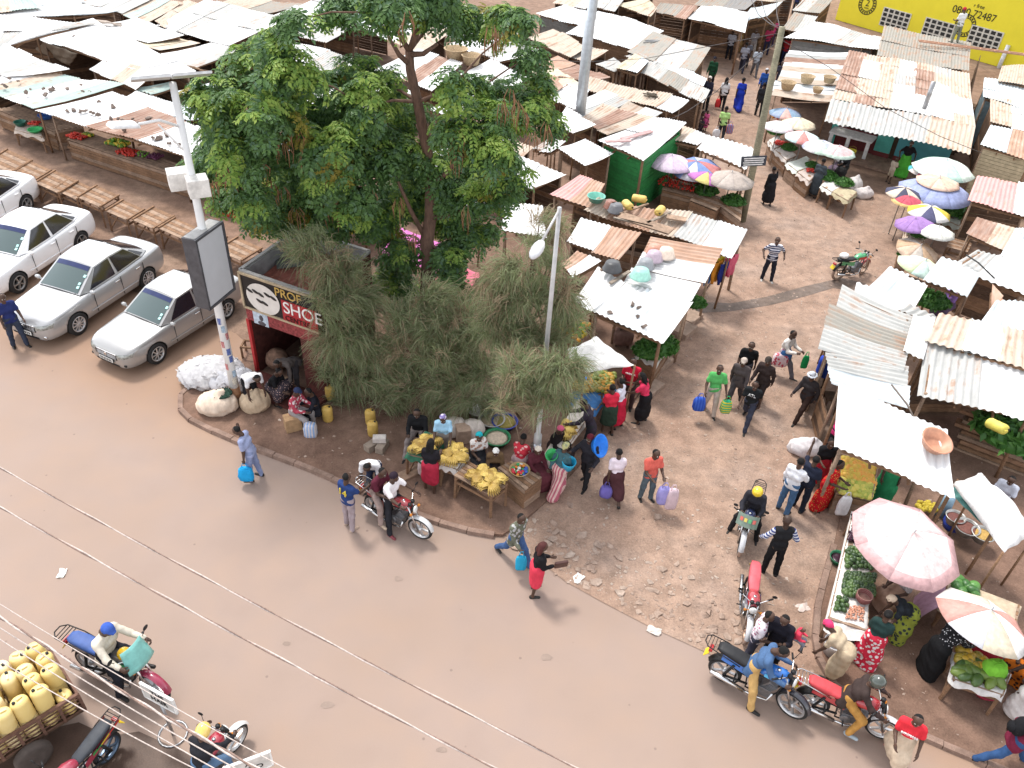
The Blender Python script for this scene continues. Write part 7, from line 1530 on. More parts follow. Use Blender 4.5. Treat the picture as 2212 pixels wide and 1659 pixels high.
for k in range(34):
    o = pr_[k] if k < 5 else dup(pr_[k % 5]); a, r = rg.random()*6.28, .19*math.sqrt(rg.random()); o.location = bs+Vector((r*math.cos(a), r*math.sin(a), .1+.04*rg.random())); tag(o, ['orange', 'red', 'blue', 'white', 'green'][k % 5]+' wrapped sweet packet in the round wicker tray', 'sweets', 'sweets in the wicker tray')
t, P5 = table([(1172, 985), (1200, 1004), (1285, 880), (1250, 858)], .8, 'long market table with whitish sheets along the alley side', (.62, .56, .50), 6)
bananas([G((1212, 945), .82), G((1232, 950), .82), G((1245, 925), .82), G((1222, 915), .82)], 7, 'bunch of small bananas on the whitish sheet by the alley', 'bananas on the whitish sheet', 8)
t, P6 = table([(1222, 865), (1288, 885), (1330, 835), (1262, 812)], .8, 'fruit stall table with a blue sheet and a big mango heap', (.07, .20, .45), 6)
MAN = fruit_mat((.14, .20, .035), (.58, .28, .03), 'mango_skin', 5)
spread([G((1255, 845), .82), G((1318, 858), .82), G((1335, 808), .82), G((1280, 795), .82)], 85, .84, ell('mango', .072, (1.25, 1, .95), MAN), 'green and orange mango in the big heap on the blue sheet', 'mangoes on the blue sheeted stall', 'mango', .16, 5)
bananas([G((1232, 850), .82), G((1262, 858), .82), G((1268, 838), .82), G((1242, 832), .82)], 6, 'bunch of ripe bananas on the blue sheet', 'bananas on the blue sheet', 9)
# sloping mango bin under the bright white roof
def bin_():
    P = [G((1811, 1062), .75), G((1882, 1076), .75), G((1896, 1002), 1.25), G((1813, 985), 1.25)]; t, _ = table([(1806, 1066), (1884, 1082), (1890, 1040), (1808, 1024)], .72, 'dark slatted bin holding the sloping mango display', None, 5, 'fruit_bin', None, 'bin', True)
    mb = MB(); a, b, c, d = [p-t.location-Vector((0, 0, .06)) for p in P]; mb.add([a, b, c, d, a-Vector((0, 0, .04)), b-Vector((0, 0, .04)), c-Vector((0, 0, .04)), d-Vector((0, 0, .04))], [(0, 1, 2, 3), (7, 6, 5, 4), (0, 4, 5, 1), (1, 5, 6, 2), (2, 6, 7, 3), (3, 7, 4, 0)])
    for s, e in ((a, d), (b, c), (d, c)): mb.beam(s+Vector((0, 0, .06)), e+Vector((0, 0, .06)), .03, .16)
    mb.build('display_board', WOODL, t)
    up_, lo = [P[0].lerp(P[3], .42), P[1].lerp(P[2], .42), P[2], P[3]], [P[0], P[1], P[1].lerp(P[2], .42), P[0].lerp(P[3], .42)]
    spread(up_, 95, .0, ell('mango', .08, (1.2, 1, 1), fruit_mat((.62, .46, .07), (.78, .36, .07), 'mango_skin', 5)), 'ripe orange mango on the upper half of the sloping bin', 'ripe mangoes in the sloping bin', 'mango', .04, 6, .03, dz=1)
    spread(lo, 70, .0, ell('mango', .08, (1.5, 1, .9), fruit_mat((.30, .40, .06), (.72, .60, .13), 'mango_skin', 5)), 'green yellow mango on the lower half of the sloping bin', 'green mangoes in the sloping bin', 'mango', .03, 7, .03, dz=1)
    for k, (x, y) in enumerate(((1860, 1088), (1900, 1095))): pass
bin_()
t, PA = table([(1789, 1338), (1876, 1366), (1884, 1118), (1841, 1110)], .75, 'long avocado and aubergine table with white sheets beside the pink parasol', (.66, .63, .60), 9)
AV = fruit_mat((.025, .055, .018), (.08, .14, .035), 'avocado_skin', 8); EG = fruit_mat((.018, .006, .014), (.05, .015, .03), 'aubergine_skin', 6, .25)
q = lambda *p: [G(x, .78) for x in p]
spread(q((1812, 1292), (1892, 1298), (1896, 1240), (1820, 1232)), 105, .80, ell('avocado', .055, (1.2, 1, 1), AV), 'round green avocado in the big pile at the front of the table', 'avocados in the big pile', 'avocado', .12, 11)
spread(q((1800, 1322), (1830, 1328), (1832, 1292), (1808, 1285)), 13, .80, ell('avocado', .055, (1.15, 1, 1), AV), 'green avocado in the small pile on the white sheet', 'avocados in the small pile', 'avocado', .06, 12)
spread(q((1818, 1228), (1890, 1235), (1892, 1185), (1826, 1180)), 46, .80, ell('avocado', .06, (1.45, .9, .9), AV), 'long dark green avocado in the middle of the table', 'long avocados', 'avocado', .06, 13)
spread(q((1828, 1175), (1892, 1182), (1890, 1118), (1842, 1112)), 52, .80, ell('aubergine', .055, (1.6, .85, .85), EG), 'dark purple aubergine at the far end of the avocado table', 'aubergines', 'aubergine', .05, 14)
spread(q((1822, 1338), (1868, 1345), (1870, 1310), (1835, 1306)), 60, .80, ell('bean', .022, (1.3, 1, .8), mat((.55, .27, .18), .6, name='bean')), 'pale pink bean in the flat heap on the white sheet', 'beans on the white sheet', 'beans', .02, 15)
mb = MB(); mb.lathe([(.10, 0), (.16, .08), (.17, .22), (.15, .22), (.14, .1)], n=16); o = mb.build('woven_basket', cloth((.16, .03, .04), 'hstripe', (.25, .14, .12), 2)); o.location = G((1862, 1298), .79); tag(o, 'dark red woven basket on the avocado table', 'basket')
t, PP = table([(2058, 1466), (2168, 1502), (2184, 1452), (2066, 1406)], .8, 'papaya table with a white cover at the lower right', (.66, .64, .62), 7)
PW = fruit_mat((.04, .085, .02), (.13, .19, .035), 'papaya_skin', 7); PY = fruit_mat((.30, .22, .03), (.50, .30, .03), 'papaya_skin', 6)
mb = MB(); mb.lathe([(.001, -.2), (.07, -.16), (.105, -.05), (.10, .05), (.06, .15), (.001, .19)], n=12, M=Matrix.Rotation(1.571, 3, 'Y')); pw = mb.build('papaya', PW)
spread([PP[0].lerp(PP[3], .05), PP[1].lerp(PP[2], .05), PP[2].lerp(PP[3], .25), PP[3].lerp(PP[0], .4)], 17, .90, pw, 'long green papaya on the white covered table', 'green papayas', 'papaya', .02, 16, .06, (.9, 1.1), .08)
spread([PP[0].lerp(PP[3], .5), PP[1].lerp(PP[0], .55).lerp(PP[2], .4), PP[3].lerp(PP[2], .45), PP[3]], 15, .90, ell('papaya', .105, (1.15, 1, 1), PY), 'rounder yellowish papaya at the far left of the white covered table', 'yellow papayas', 'papaya', .03, 17, .06, (.85, 1.1), .2)
carried(G((2158, 1432), 1.22), .42, .34, (.20, .52, .05), 'bright green plastic bag lying on the papaya table', .16, strap=.02)
basin(G((2122, 1494), .1), .26, .14, (.5, .04, .08), 'red plastic basin under the papaya table')
t, PB = table([(2035, 1312), (2190, 1372), (2204, 1306), (2046, 1246)], .72, 'big table with a beige sack cover and watermelons under the beige parasol', (.50, .40, .29), 8)
spread([PB[0].lerp(PB[1], .02), PB[0].lerp(PB[1], .48), PB[3].lerp(PB[2], .42), PB[3].lerp(PB[2], .06)], 17, .84, ell('watermelon', .12, (1.25, 1, 1), fruit_mat((.03, .11, .02), (.09, .24, .05), 'melon_skin', 9)), 'green watermelon on the beige sack covered table', 'watermelons', 'watermelon', .03, 18)
mb = MB(); mb.grid(lambda u, v: tuple((PB[0].lerp(PB[3], v))+Vector((-.55*u, -.12*u, .02-.62*u*u+.05*math.sin(v*12)*u))), 8, 14); tag(mb.build('mauve_cloth', cloth((.40, .24, .32))), 'mauve cloth draped from the left end of the watermelon table', 'cloth')
# slatted tables along the parking row
for k, (x, y) in enumerate(((-30, 352), (28, 374), (76, 392), (116, 412), (168, 430), (228, 456), (286, 476), (342, 494), (404, 516), (468, 540))):
    w_ = random.uniform(44, 56); d_ = random.uniform(.85, 1.12); y += random.uniform(-5, 5)
    table([(x, y), (x+w_, y+w_*.45), (x+w_+43*d_, y+w_*.45-26*d_), (x+43*d_, y-26*d_)], .8+random.uniform(-.08, .06), 'bare slatted wooden table in the row behind the parked cars', None, 6, 'slatted_table', 'slatted tables behind the cars', 'table')
# vegetable stands by the turquoise shop
VG = mat((.035, .11, .02), .8, 0, .6, 25, 'greens')
def greens(p, z, r, label, m=None, n=260, h=.5):
    rg = np.random.default_rng(int(p[0]*3+p[1])); V = []; F = []
    for k in range(n):
        a, q_ = rg.random()*6.28, math.sqrt(rg.random()); x, y = r*q_*math.cos(a), r*q_*math.sin(a); zz = r*h*(1-q_*q_); d = rg.standard_normal(3); d /= np.linalg.norm(d); e = np.cross(d, rg.standard_normal(3)); e /= np.linalg.norm(e); s = r*.16
        c = np.array([x, y, zz+.01]); i = len(V); V += [c-d*s, c+e*s*.5, c+d*s, c-e*s*.5]; F.append((i, i+1, i+2, i+3))
    mb = MB(); mb.add(V, F); mb.lathe([(r*.95, 0), (r*.7, r*h*.45), (.001, r*h*.9)], n=12); o = mb.build('greens_heap', m or leaf_mat_g); o.location = G(p, z); return tag(o, label, 'greens', kind='stuff')
leaf_mat_g = leaf_mat('greens', [(.03, .10, .02), (.06, .17, .03), (.10, .22, .05)], .15)
for k, (pts, z, cv, bx, lb) in enumerate((([(1660, 303), (1672, 322), (1695, 312), (1680, 290)], .8, (.6, .58, .55), True, 'vegetable stand nearest the wooden pole, with greens on a white sheet'), ([(1673, 322), (1699, 347), (1722, 336), (1696, 312)], .8, (.55, .5, .46), True, 'vegetable stand with red tomatoes between two umbrellas'), ([(1699, 352), (1722, 370), (1768, 355), (1742, 337)], .8, (.62, .66, .60), True, 'vegetable stand topped with a bare pale white sheet'), ([(1722, 372), (1748, 392), (1772, 372), (1752, 358)], .8, (.5, .42, .38), True, 'brown board vegetable stand by the person in the dark coat'), ([(1773, 400), (1797, 415), (1826, 398), (1795, 378)], .8, (.6, .6, .56), False, 'small vegetable table with kale before the two sellers'), ([(1797, 414), (1832, 434), (1852, 415), (1822, 398)], .8, (.42, .36, .24), False, 'last vegetable table, draped with old sacking'))): table(pts, z, lb, cv, 5, 'vegetable_stand', 'vegetable stands before the turquoise shop', 'stand', bx)
for p, z, r, lb in (((1675, 287), .85, .38, 'heap of dark greens on the stand nearest the wooden pole'), ((1704, 320), .85, .38, 'heap of dark greens beside the red tomatoes'), ((1755, 358), .85, .33, 'heap of chopped greens by the person in the dark coat'), ((1786, 382), .85, .5, 'wide heap of kale before the two sellers'), ((1824, 396), .88, .42, 'heap of bright greens on the sacking draped table'), ((1523, 412), .95, .55, 'heap of greens on the middle wooden counter by the power pole'), ((1584, 435), .95, .5, 'heap of greens on the right wooden counter by the power pole'), ((1982, 503), .9, .45, 'heap of greens under the purple umbrella'), ((2010, 650), 1.2, .62, 'large cabbage green heap between the ribbed roofs'), ((1425, 745), .95, .6, 'greens under the front white roof by the alley'), ((1400, 758), .9, .5, 'darker greens beside the sacks under the front white roof'), ((1500, 654), .9, .4, 'greens at the alley edge below the front white roof'), ((2062, 452), .8, .8, 'spread of cabbages beside the black and white umbrella'), ((1955, 552), .9, .3, 'small green heap beside the pale green umbrella'), ((2185, 935), 1.3, 1.0, 'dark green fodder behind the plank wall at the right edge'), ((482, 850), .62, .26, 'dark green cloth like heap on the big white sack')): greens(p, z, r, lb, *((mat((.02, .05, .035), .9, name='dark_cloth'), 40, .3) if 'cloth like' in lb else ()))
TOM = mat((.50, .035, .02), .3, 0, .3, 30, 'tomato_skin')
def beads(p, z, w, d, rz, r, m, name, label, n=150, h=.05):
    rg = random.Random(int(p[0]+p[1])); mb = MB()
    for k in range(n):
        u, v = rg.uniform(-.5, .5), rg.uniform(-.5, .5); mb.ball((u*w, v*d, r+h*(1-4*u*u)*(1-4*v*v)*rg.random()), r*rg.uniform(.85, 1.1), 6, rg.randrange(len(m)) if isinstance(m, list) else 0)
    o = mb.build(name, m); o.location = G(p, z); o.rotation_euler = (0, 0, rz); return tag(o, label, 'produce', kind='stuff')
ORG = mat((.58, .26, .03), .4, 0, .2, 8, 'orange_skin'); LIM = mat((.12, .26, .03), .4, 0, .3, 8, 'lime_skin'); YLW = mat((.55, .42, .05), .4, 0, .2, 8, 'yellow_skin'); PUR = mat((.10, .02, .06), .4, 0, .3, 9, 'onion_skin'); POT = mat((.40, .27, .14), .8, 0, .3, 9, 'potato_skin')
for p, z, w, d, rz, r, m, nm, lb in (((1463, 397), 1.0, 1.5, 1.0, -.35, .045, TOM, 'tomatoes', 'tray of red tomatoes on the wooden counter below the lilac umbrella'), ((1690, 312), .84, .7, .5, -.6, .045, TOM, 'tomatoes', 'red tomatoes on the vegetable stand between two umbrellas'), ((1750, 370), .84, .35, .3, 0, .045, TOM, 'tomatoes', 'few red tomatoes at the corner of the brown board stand'), ((1430, 322), 1.1, 1.5, 1.0, -.3, .05, POT, 'potatoes', 'brown potato heap behind the lilac umbrella'), ((167, 296), .9, .8, .5, -.3, .05, TOM, 'tomatoes', 'red tomatoes on the left stall behind the slatted tables'), ((277, 331), .9, .9, .6, -.3, .05, TOM, 'tomatoes', 'red tomatoes beside bananas on the stall behind the slatted tables'), ((255, 312), .95, .9, .5, -.3, .07, [YLW, LIM], 'bananas', 'yellow green bananas under the rust and white stone weighted roof'), ((190, 294), .9, .4, .3, -.3, .06, [YLW, LIM], 'mangoes', 'yellow green mangoes beside the left tomatoes'), ((308, 335), .9, .5, .4, -.3, .05, [LIM, PUR], 'vegetables', 'mixed green and purple vegetables under the rust white roof'), ((335, 340), .9, .5, .5, -.3, .05, PUR, 'onions', 'purple onions at the right of the left stall'), ((215, 272), .95, .9, .4, -.3, .06, PUR, 'onions', 'dark onions at the back of the left stall'), ((660, 472), 1.0, .9, .8, -.4, .085, ORG, 'oranges', 'orange fruit pile behind the shoe kiosk'), ((692, 490), .95, 1.3, .9, -.4, .085, [LIM, LIM, YLW], 'limes', 'green citrus pile right of the orange one'), ((740, 500), .9, .8, .5, -.4, .08, [YLW, LIM, ORG], 'fruits', 'mixed citrus in trays right of the green pile'), ((1230, 712), .9, 1.1, .9, -.5, .08, [LIM, ORG, YLW, LIM], 'mangoes', 'green and orange fruit tray under the roof by the casuarinas'), ((2000, 1097), .25, .5, .3, 0, .06, YLW, 'fruits', 'few yellow fruits on the ground behind the pink parasol'), ((1970, 488), .9, .6, .4, 0, .05, TOM, 'tomatoes', 'red tomatoes under the purple umbrella'), ((1680, 255), .9, .6, .5, 0, .06, [ORG, TOM], 'fruits', 'orange and red fruit below the blue and pink umbrella'), ((75, 268), .9, .4, .3, 0, .05, TOM, 'tomatoes', 'little red heap on the leftmost stall')): beads(p, z, w, d, rz, r, m, nm, lb, 110 if w > .6 else 45, .06 if r < .07 else .16)
for pts, lb in (([(1430, 408), (1497, 425), (1510, 402), (1447, 385)], 'wooden counter under the tomatoes near the green shed'), ([(1490, 432), (1548, 455), (1572, 430), (1508, 408)], 'middle wooden counter with a greens heap by the power pole'), ([(1550, 440), (1600, 478), (1605, 440), (1565, 425)], 'right wooden counter with a greens heap by the power pole')): table(pts, .92, lb, None, 5, 'wooden_counter', 'wooden counters by the power pole', 'counter', True)
table([(640, 500), (720, 528), (745, 490), (655, 465)], .85, 'citrus stall counter behind the shoe kiosk', None, 5, 'fruit_counter', None, 'counter', True); table([(1205, 725), (1245, 735), (1262, 710), (1222, 695)], .85, 'fruit tray counter under the roof by the casuarinas', None, 4, 'fruit_counter', None, 'counter', True)
table([(1375, 760), (1418, 785), (1450, 738), (1405, 715)], .85, 'greens counter beneath the front white roof by the alley', (.55, .52, .48), 5, 'fruit_counter', None, 'counter', True); table([(1945, 545), (1985, 562), (2002, 500), (1960, 478)], .8, 'vegetable stand with greens and tomatoes under the purple umbrella', (.55, .45, .36), 5, 'vegetable_stand', None, 'stand', True)
table([(2030, 470), (2072, 488), (2092, 450), (2050, 435)], .7, 'cabbage stand beside the black and white umbrella', (.4, .42, .36), 5, 'vegetable_stand', None, 'stand', True); table([(1950, 590), (2010, 612), (2018, 590), (1962, 570)], .75, 'bare dark wooden bench beneath the pale green umbrella', None, 5, 'wooden_bench', None, 'bench')
table([(2045, 533), (2090, 545), (2100, 525), (2055, 512)], .8, 'bare slatted table between the umbrellas and the ribbed roofs', None, 6); table([(30, 280), (92, 296), (92, 278), (34, 262)], .7, 'whitish bench with a green basin at the left edge stall', (.5, .42, .36), 4)
# ================================================================ umbrellas
def umbrella(px, r, z, cols, label, h=None, tilt=(0, 0), n=8, flat=.36, rim=None, ph=0, group='market umbrellas'):
    p = G(px, z); t = thing('umbrella', (p.x, p.y, 0), 0, label, 'umbrella', group); L = Matrix.Rotation(tilt[0], 3, 'X') @ Matrix.Rotation(tilt[1], 3, 'Y'); mats = []
    for c in cols: mats.append(cloth(c))
    if rim: mats.append(cloth(rim))
    mb = MB(); K = 5
    for k in range(n):
        V = []; F = []
        for i in range(K+1):
            f = i/K
            for j in range(4):
                a = 2*math.pi*(k+j/3)/n+ph; e = 1-.06*f*math.sin(math.pi*j/3); V.append(Vector((0, 0, z))+L @ Vector((r*f*e*math.cos(a), r*f*e*math.sin(a), -r*flat*(f**1.7)-.05*r*f*math.sin(math.pi*j/3)*.6)))
        for i in range(K):
            for j in range(3):
                m0 = len(mb.v); F.append((i*4+j, i*4+j+1, (i+1)*4+j+1, (i+1)*4+j))
        s = len(mb.f); mb.add(V, F, k % len(cols), True)
        if rim:
            for q in range(s+(K-1)*3, s+K*3): mb.m[q] = len(cols)
    o = mb.build('canopy', mats, t); sm = o.modifiers.new('s', 'SOLIDIFY'); sm.thickness = .006
    mb = MB(); mb.tube([(0, 0, 0), Vector((0, 0, z))+L @ Vector((0, 0, -.1)), Vector((0, 0, z))+L @ Vector((0, 0, .09))], [.022, .02, .012], 7); mb.build('pole', STEEL, t)
    mb = MB()
    for k in range(n):
        a = 2*math.pi*k/n+ph; mb.tube([Vector((0, 0, z-r*.02))+L @ Vector((0, 0, -.03)), Vector((0, 0, z))+L @ Vector((r*.5*math.cos(a), r*.5*math.sin(a), -r*flat*.34-.02)), Vector((0, 0, z))+L @ Vector((r*.98*math.cos(a), r*.98*math.sin(a), -r*flat*.98-.015))], .006, 4)
    mb.build('ribs', STEEL, t); return t
W_ = (.70, .66, .64); PK = (.68, .50, .49)
umbrella((1975, 1150), 1.18, 2.25, [PK, (.72, .60, .58)], 'huge faded pink parasol over the avocado table', tilt=(.12, .10), flat=.34, rim=(.60, .38, .38), ph=.2)
umbrella((2142, 1318), .92, 1.95, [(.64, .63, .66), (.60, .52, .40), (.66, .64, .62), (.52, .28, .24)], 'white, beige and salmon parasol over the watermelon table', tilt=(-.15, .2), ph=.3)
umbrella((2046, 345), 1.25, 2.3, [(.64, .72, .64), (.66, .72, .66), (.50, .68, .58)], 'large pale mint parasol beside the turquoise shop', ph=.3)
umbrella((2030, 388), 1.42, 2.2, [(.30, .34, .54), (.32, .36, .56)], 'large blue umbrella with a peach centre', ph=.1, flat=.4); umbrella((2030, 384), .85, 2.25, [(.64, .44, .34), (.66, .48, .38)], 'peach cloth top lying over the large blue umbrella', ph=.1, flat=.23)
umbrella((2002, 358), .68, 1.9, [(.10, .42, .46), (.66, .58, .54), (.5, .08, .12)], 'small teal, cream and red umbrella beside the mint parasol')
umbrella((1956, 406), .70, 2.0, [(.62, .52, .42), (.08, .08, .12)], 'cream and black striped umbrella left of the big blue one')
umbrella((1964, 424), .62, 1.9, [(.45, .09, .12), (.48, .10, .13)], 'dark red umbrella with a yellow cream edge', rim=(.62, .44, .20))
umbrella((2012, 446), .80, 2.0, [(.62, .60, .58), (.09, .09, .16), (.64, .62, .60), (.60, .46, .08)], 'black, white and yellow umbrella by the cabbages')
umbrella((1978, 472), .70, 1.9, [(.32, .19, .42), (.34, .2, .44)], 'plain purple umbrella over the tomatoes and greens', tilt=(0, -.15))
umbrella((2028, 490), .66, 1.9, [(.60, .60, .56), (.64, .63, .58)], 'plain off white umbrella right of the purple one'); umbrella((2000, 562), .84, 2.0, [(.56, .64, .40), (.50, .64, .58), (.62, .64, .60), (.60, .62, .50)], 'pale green and yellow umbrella nearest the ribbed roofs', tilt=(0, .15))
umbrella((1990, 530), .8, 1.3, [(.52, .36, .24), (.56, .42, .32), (.5, .45, .4)], 'faded brown peach umbrella lying low beside the pale green one', tilt=(.2, .1))
for px, r, cl, lb in (((1700, 234), .78, [(.24, .34, .45), (.30, .36, .48), (.60, .38, .34)], 'slate blue and pink umbrella below the wicker baskets'), ((1729, 256), .80, [(.64, .54, .40), (.66, .58, .44)], 'plain cream umbrella below the slate blue one'), ((1684, 263), .72, [(.66, .60, .62), (.68, .64, .64)], 'whitish umbrella with faint lilac panels next to the power pole'), ((1737, 285), .80, [(.62, .68, .66), (.55, .68, .66), (.60, .26, .24)], 'white mint umbrella with red edge panels'), ((1777, 305), .84, [(.42, .44, .56), (.64, .62, .62), (.50, .62, .52)], 'white and slate panelled umbrella before the white counter'), ((1813, 316), .78, [(.64, .42, .42), (.62, .46, .46)], 'pink umbrella with a mint edge before the white counter')): umbrella(px, r, 2.0, cl, lb, rim=(.5, .6, .52) if 'mint edge' in lb else None, ph=.2)
umbrella((1452, 336), .95, 2.2, [(.58, .46, .58), (.62, .52, .62)], 'pale lilac umbrella beside the green shed'); umbrella((1505, 348), 1.0, 2.1, [(.20, .27, .52), (.60, .58, .64), (.20, .28, .54), (.50, .20, .20)], 'blue umbrella with a white and red panel', tilt=(.1, -.1)); umbrella((1530, 372), .78, 1.9, [(.42, .16, .40), (.44, .18, .42), (.60, .52, .2)], 'magenta purple umbrella between the blue and beige ones', tilt=(-.1, .2)); umbrella((1582, 372), .95, 2.1, [(.42, .36, .32), (.45, .39, .35)], 'beige grey umbrella against the wooden power pole')
def canopy_sheet(corners, z, c, label, sag=.12, name='tarpaulin', posts=True, c2=None):
    P = [G(p, zz) for p, zz in zip(corners, z)]; m = sum(P, Vector())/4; t = thing(name, (m.x, m.y, 0), 0, label, 'tarpaulin'); L = lambda v: v-t.location; rg = random.Random(int(m.x*10)); ph = rg.random()*6
    def f(u, v): p = L((P[0]*(1-u)+P[1]*u)*(1-v)+(P[3]*(1-u)+P[2]*u)*v); return (p.x+.03*math.sin(v*17+ph), p.y+.03*math.sin(u*19+ph), p.z-sag*math.sin(math.pi*u)*math.sin(math.pi*v)+.03*math.sin(u*11+ph)*math.sin(v*9))
    mb = MB(); mb.grid(f, 18, 14); o = mb.build('sheet', cloth(c), t); sm = o.modifiers.new('s', 'SOLIDIFY'); sm.thickness = .006
    if posts:
        for p in P: q = L(p); mb = MB(); mb.tube([(q.x*.95, q.y*.95, 0), (q.x*.97, q.y*.97, q.z)], .03, 6); mb.build('post', WOOD, t)
canopy_sheet([(1216, 762), (1262, 806), (1374, 790), (1290, 728)], (1.9, 1.9, 1.95, 2.1), (.74, .72, .69), 'square white sheet canopy with a stone on it above the mango heap', -.22)
canopy_sheet([(2056, 1048), (2168, 1196), (2245, 1150), (2122, 1024)], (2.0, 1.75, 1.9, 2.2), (.72, .71, .70), 'torn white canopy over the cooking pots at the right edge', -.42); canopy_sheet([(2050, 1062), (2145, 1150), (2160, 1130), (2068, 1035)], (1.75, 1.55, 1.7, 1.9), (.16, .38, .36), 'green cloth hanging under the torn white canopy', .1)
canopy_sheet([(820, 545), (950, 592), (1010, 545), (860, 490)], (1.7, 1.7, 1.9, 1.9), (.62, .18, .44), 'bright pink sheet of the stall behind the tree trunk', .1); canopy_sheet([(905, 600), (1010, 632), (1040, 590), (940, 560)], (1.6, 1.6, 1.7, 1.7), (.60, .16, .22), 'coral red sheet at the foot of the tree trunk', .1)
canopy_sheet([(75, 108), (150, 143), (168, 116), (95, 90)], (1.3, 1.3, 2.3, 2.3), (.26, .21, .16), 'brown sacking curtain hanging below the long bright white roof', .1, 'sacking_curtain', False)
# ================================================================ loose things
def stone_on(px, z, s, label, group):
    V, F = rock_arrays(0, [(0, 0, 0)], s*.8, s*1.2, int(px[0]*7+px[1])); o = npmesh('roof_stone', V*np.array([1, 1, 1.8]), F, mat((.17, .13, .11), .9, 0, .4, 8, 'dark_stone')); o.location = G(px, z); tag(o, label, 'stone', group)
for k, (x, y) in enumerate(((145,240),(160,238),(172,243),(178,241),(185,239),(195,243),(202,245),(215,221),(240,256),(255,257),(265,261),(285,257),(295,264),(268,282),(330,299),(340,301),(345,297),(360,292),(365,310),(385,312),(378,308),(325,254),(322,256),(212,248),(245,231))): stone_on((x, y), 2.13, .10, 'dark stone weighing down the long rust and white roof', 'stones on the rust and white roof')
for k, (x, y) in enumerate(((6,183),(12,186),(20,170),(58,200),(66,194),(95,192),(98,206),(107,193),(112,195),(115,191),(145,193),(180,199),(193,200),(170,183),(176,186),(40,176),(98,203))): stone_on((x, y), 2.2, .10, 'dark stone on the pale green and white roof', 'stones on the pale green roof')
for k, (x, y) in enumerate(((1318,674),(1367,659),(1381,665),(1377,684),(1391,706))): stone_on((x, y), 2.1, .07, 'small dark stone on the front white roof by the alley', 'stones on the front white roof')
for p, c, r, lb in (((1413, 545), (.50, .25, .18), .25, 'upturned brick red basin, farthest left on the ribbed roof'), ((1412, 560), (.40, .32, .38), .27, 'upturned mauve basin below the brick red one'), ((1438, 553), (.60, .50, .42), .28, 'upturned cream basin on the rusty half of the ribbed roof'), ((1394, 577), (.24, .25, .27), .26, 'upturned grey basin on the ribbed roof'), ((1383, 598), (.30, .56, .48), .30, 'upturned mint green basin at the left edge of the ribbed roof'), ((1322, 582), (.07, .07, .075), .28, 'black basin left of the ribbed roof'), ((1330, 456), (.12, .12, .13), .27, 'upturned dark grey basin on the junk covered roof'), ((1318, 448), (.25, .11, .08), .22, 'upturned brown basin beside the dark grey one on the junk roof')): basin(G(p, 2.45 if p[1] > 500 else 2.35), r, .24, c, lb, up=False)
basin(G((1287, 434), 2.35), .30, .2, (.14, .40, .32), 'green open basin on the junk covered roof'); basin(G((2014, 962), 2.55), .34, .22, (.50, .25, .16), 'cracked orange basin on the bright white mango stall roof', tilt=(.25, .15, 0))
for p, lb, rz in (((1350, 437), 'yellow jerrycan lying leftmost on the junk covered roof', .3), ((1366, 427), 'yellow jerrycan lying behind another on the junk covered roof', 1.2), ((1430, 450), 'yellow jerrycan lying alone at the right of the junk covered roof', -.4)): jerry(G(p, 2.5), lb, tilt=(1.5, 0, rz), m=mat((.60, .42, .12), .5, name='amber_plastic'))
for k, (a, b, w, lb) in enumerate((((1340, 465), (1450, 500), .5, 'flat plywood board on the junk covered roof'), ((1398, 482), (1448, 458), .1, 'slanting plank on the junk covered roof'), ((1340, 462), (1400, 440), .07, 'thin pole lying on the junk covered roof'), ((1325, 470), (1410, 490), .08, 'dark plank along the edge of the junk covered roof'), ((1440, 468), (1482, 475), .3, 'board with a plastic bag on the junk covered roof'), ((1318, 612), (1360, 586), .1, 'log lying on the rust streaked roof'), ((1297, 583), (1333, 577), .05, 'stick lying on the rust streaked roof'))): z = 2.42 if k < 5 else 2.28; mb = MB(); mb.beam(G(a, z), G(b, z), w, .05); tag(mb.build('board', [WOODL, WOODG][k % 2]), lb, 'board')
for k, (x0, y0, x1, y1) in enumerate(((1343, 300, 1408, 283), (1308, 305, 1362, 303))): mb = MB(); mb.beam(G((x0, y0), 2.75), G((x1, y1), 2.78), .22, .04); tag(mb.build('roof_tile_strip', mat((.48, .30, .29), .8, name='tile_pink')), ['longer reddish strip lying on the green shed roof', 'shorter reddish strip lying on the green shed roof'][k], 'strip')
for p, r, lb in (((1742, 178), 0.34, 'round wicker basket at the middle of the basket roof'), ((1700, 192), 0.35, 'big wicker basket at the left end of the basket roof'), ((1790, 178), 0.3, 'wicker basket at the right end of the basket roof'), ((1765, 200), 0.24, 'shallow wicker basket at the eave of the basket roof'), ((985, 128), .55, 'round brown basket on the roof right of the upper trunk'), ((1018, 138), .45, 'smaller round brown basket beside it on the roof right of the trunk')): basin(G(p, 2.55), r, r*.95, None, lb, 'wicker_basket', cat='basket', m=mat((.42, .31, .19), .9, 0, .5, 26, 'wicker'))
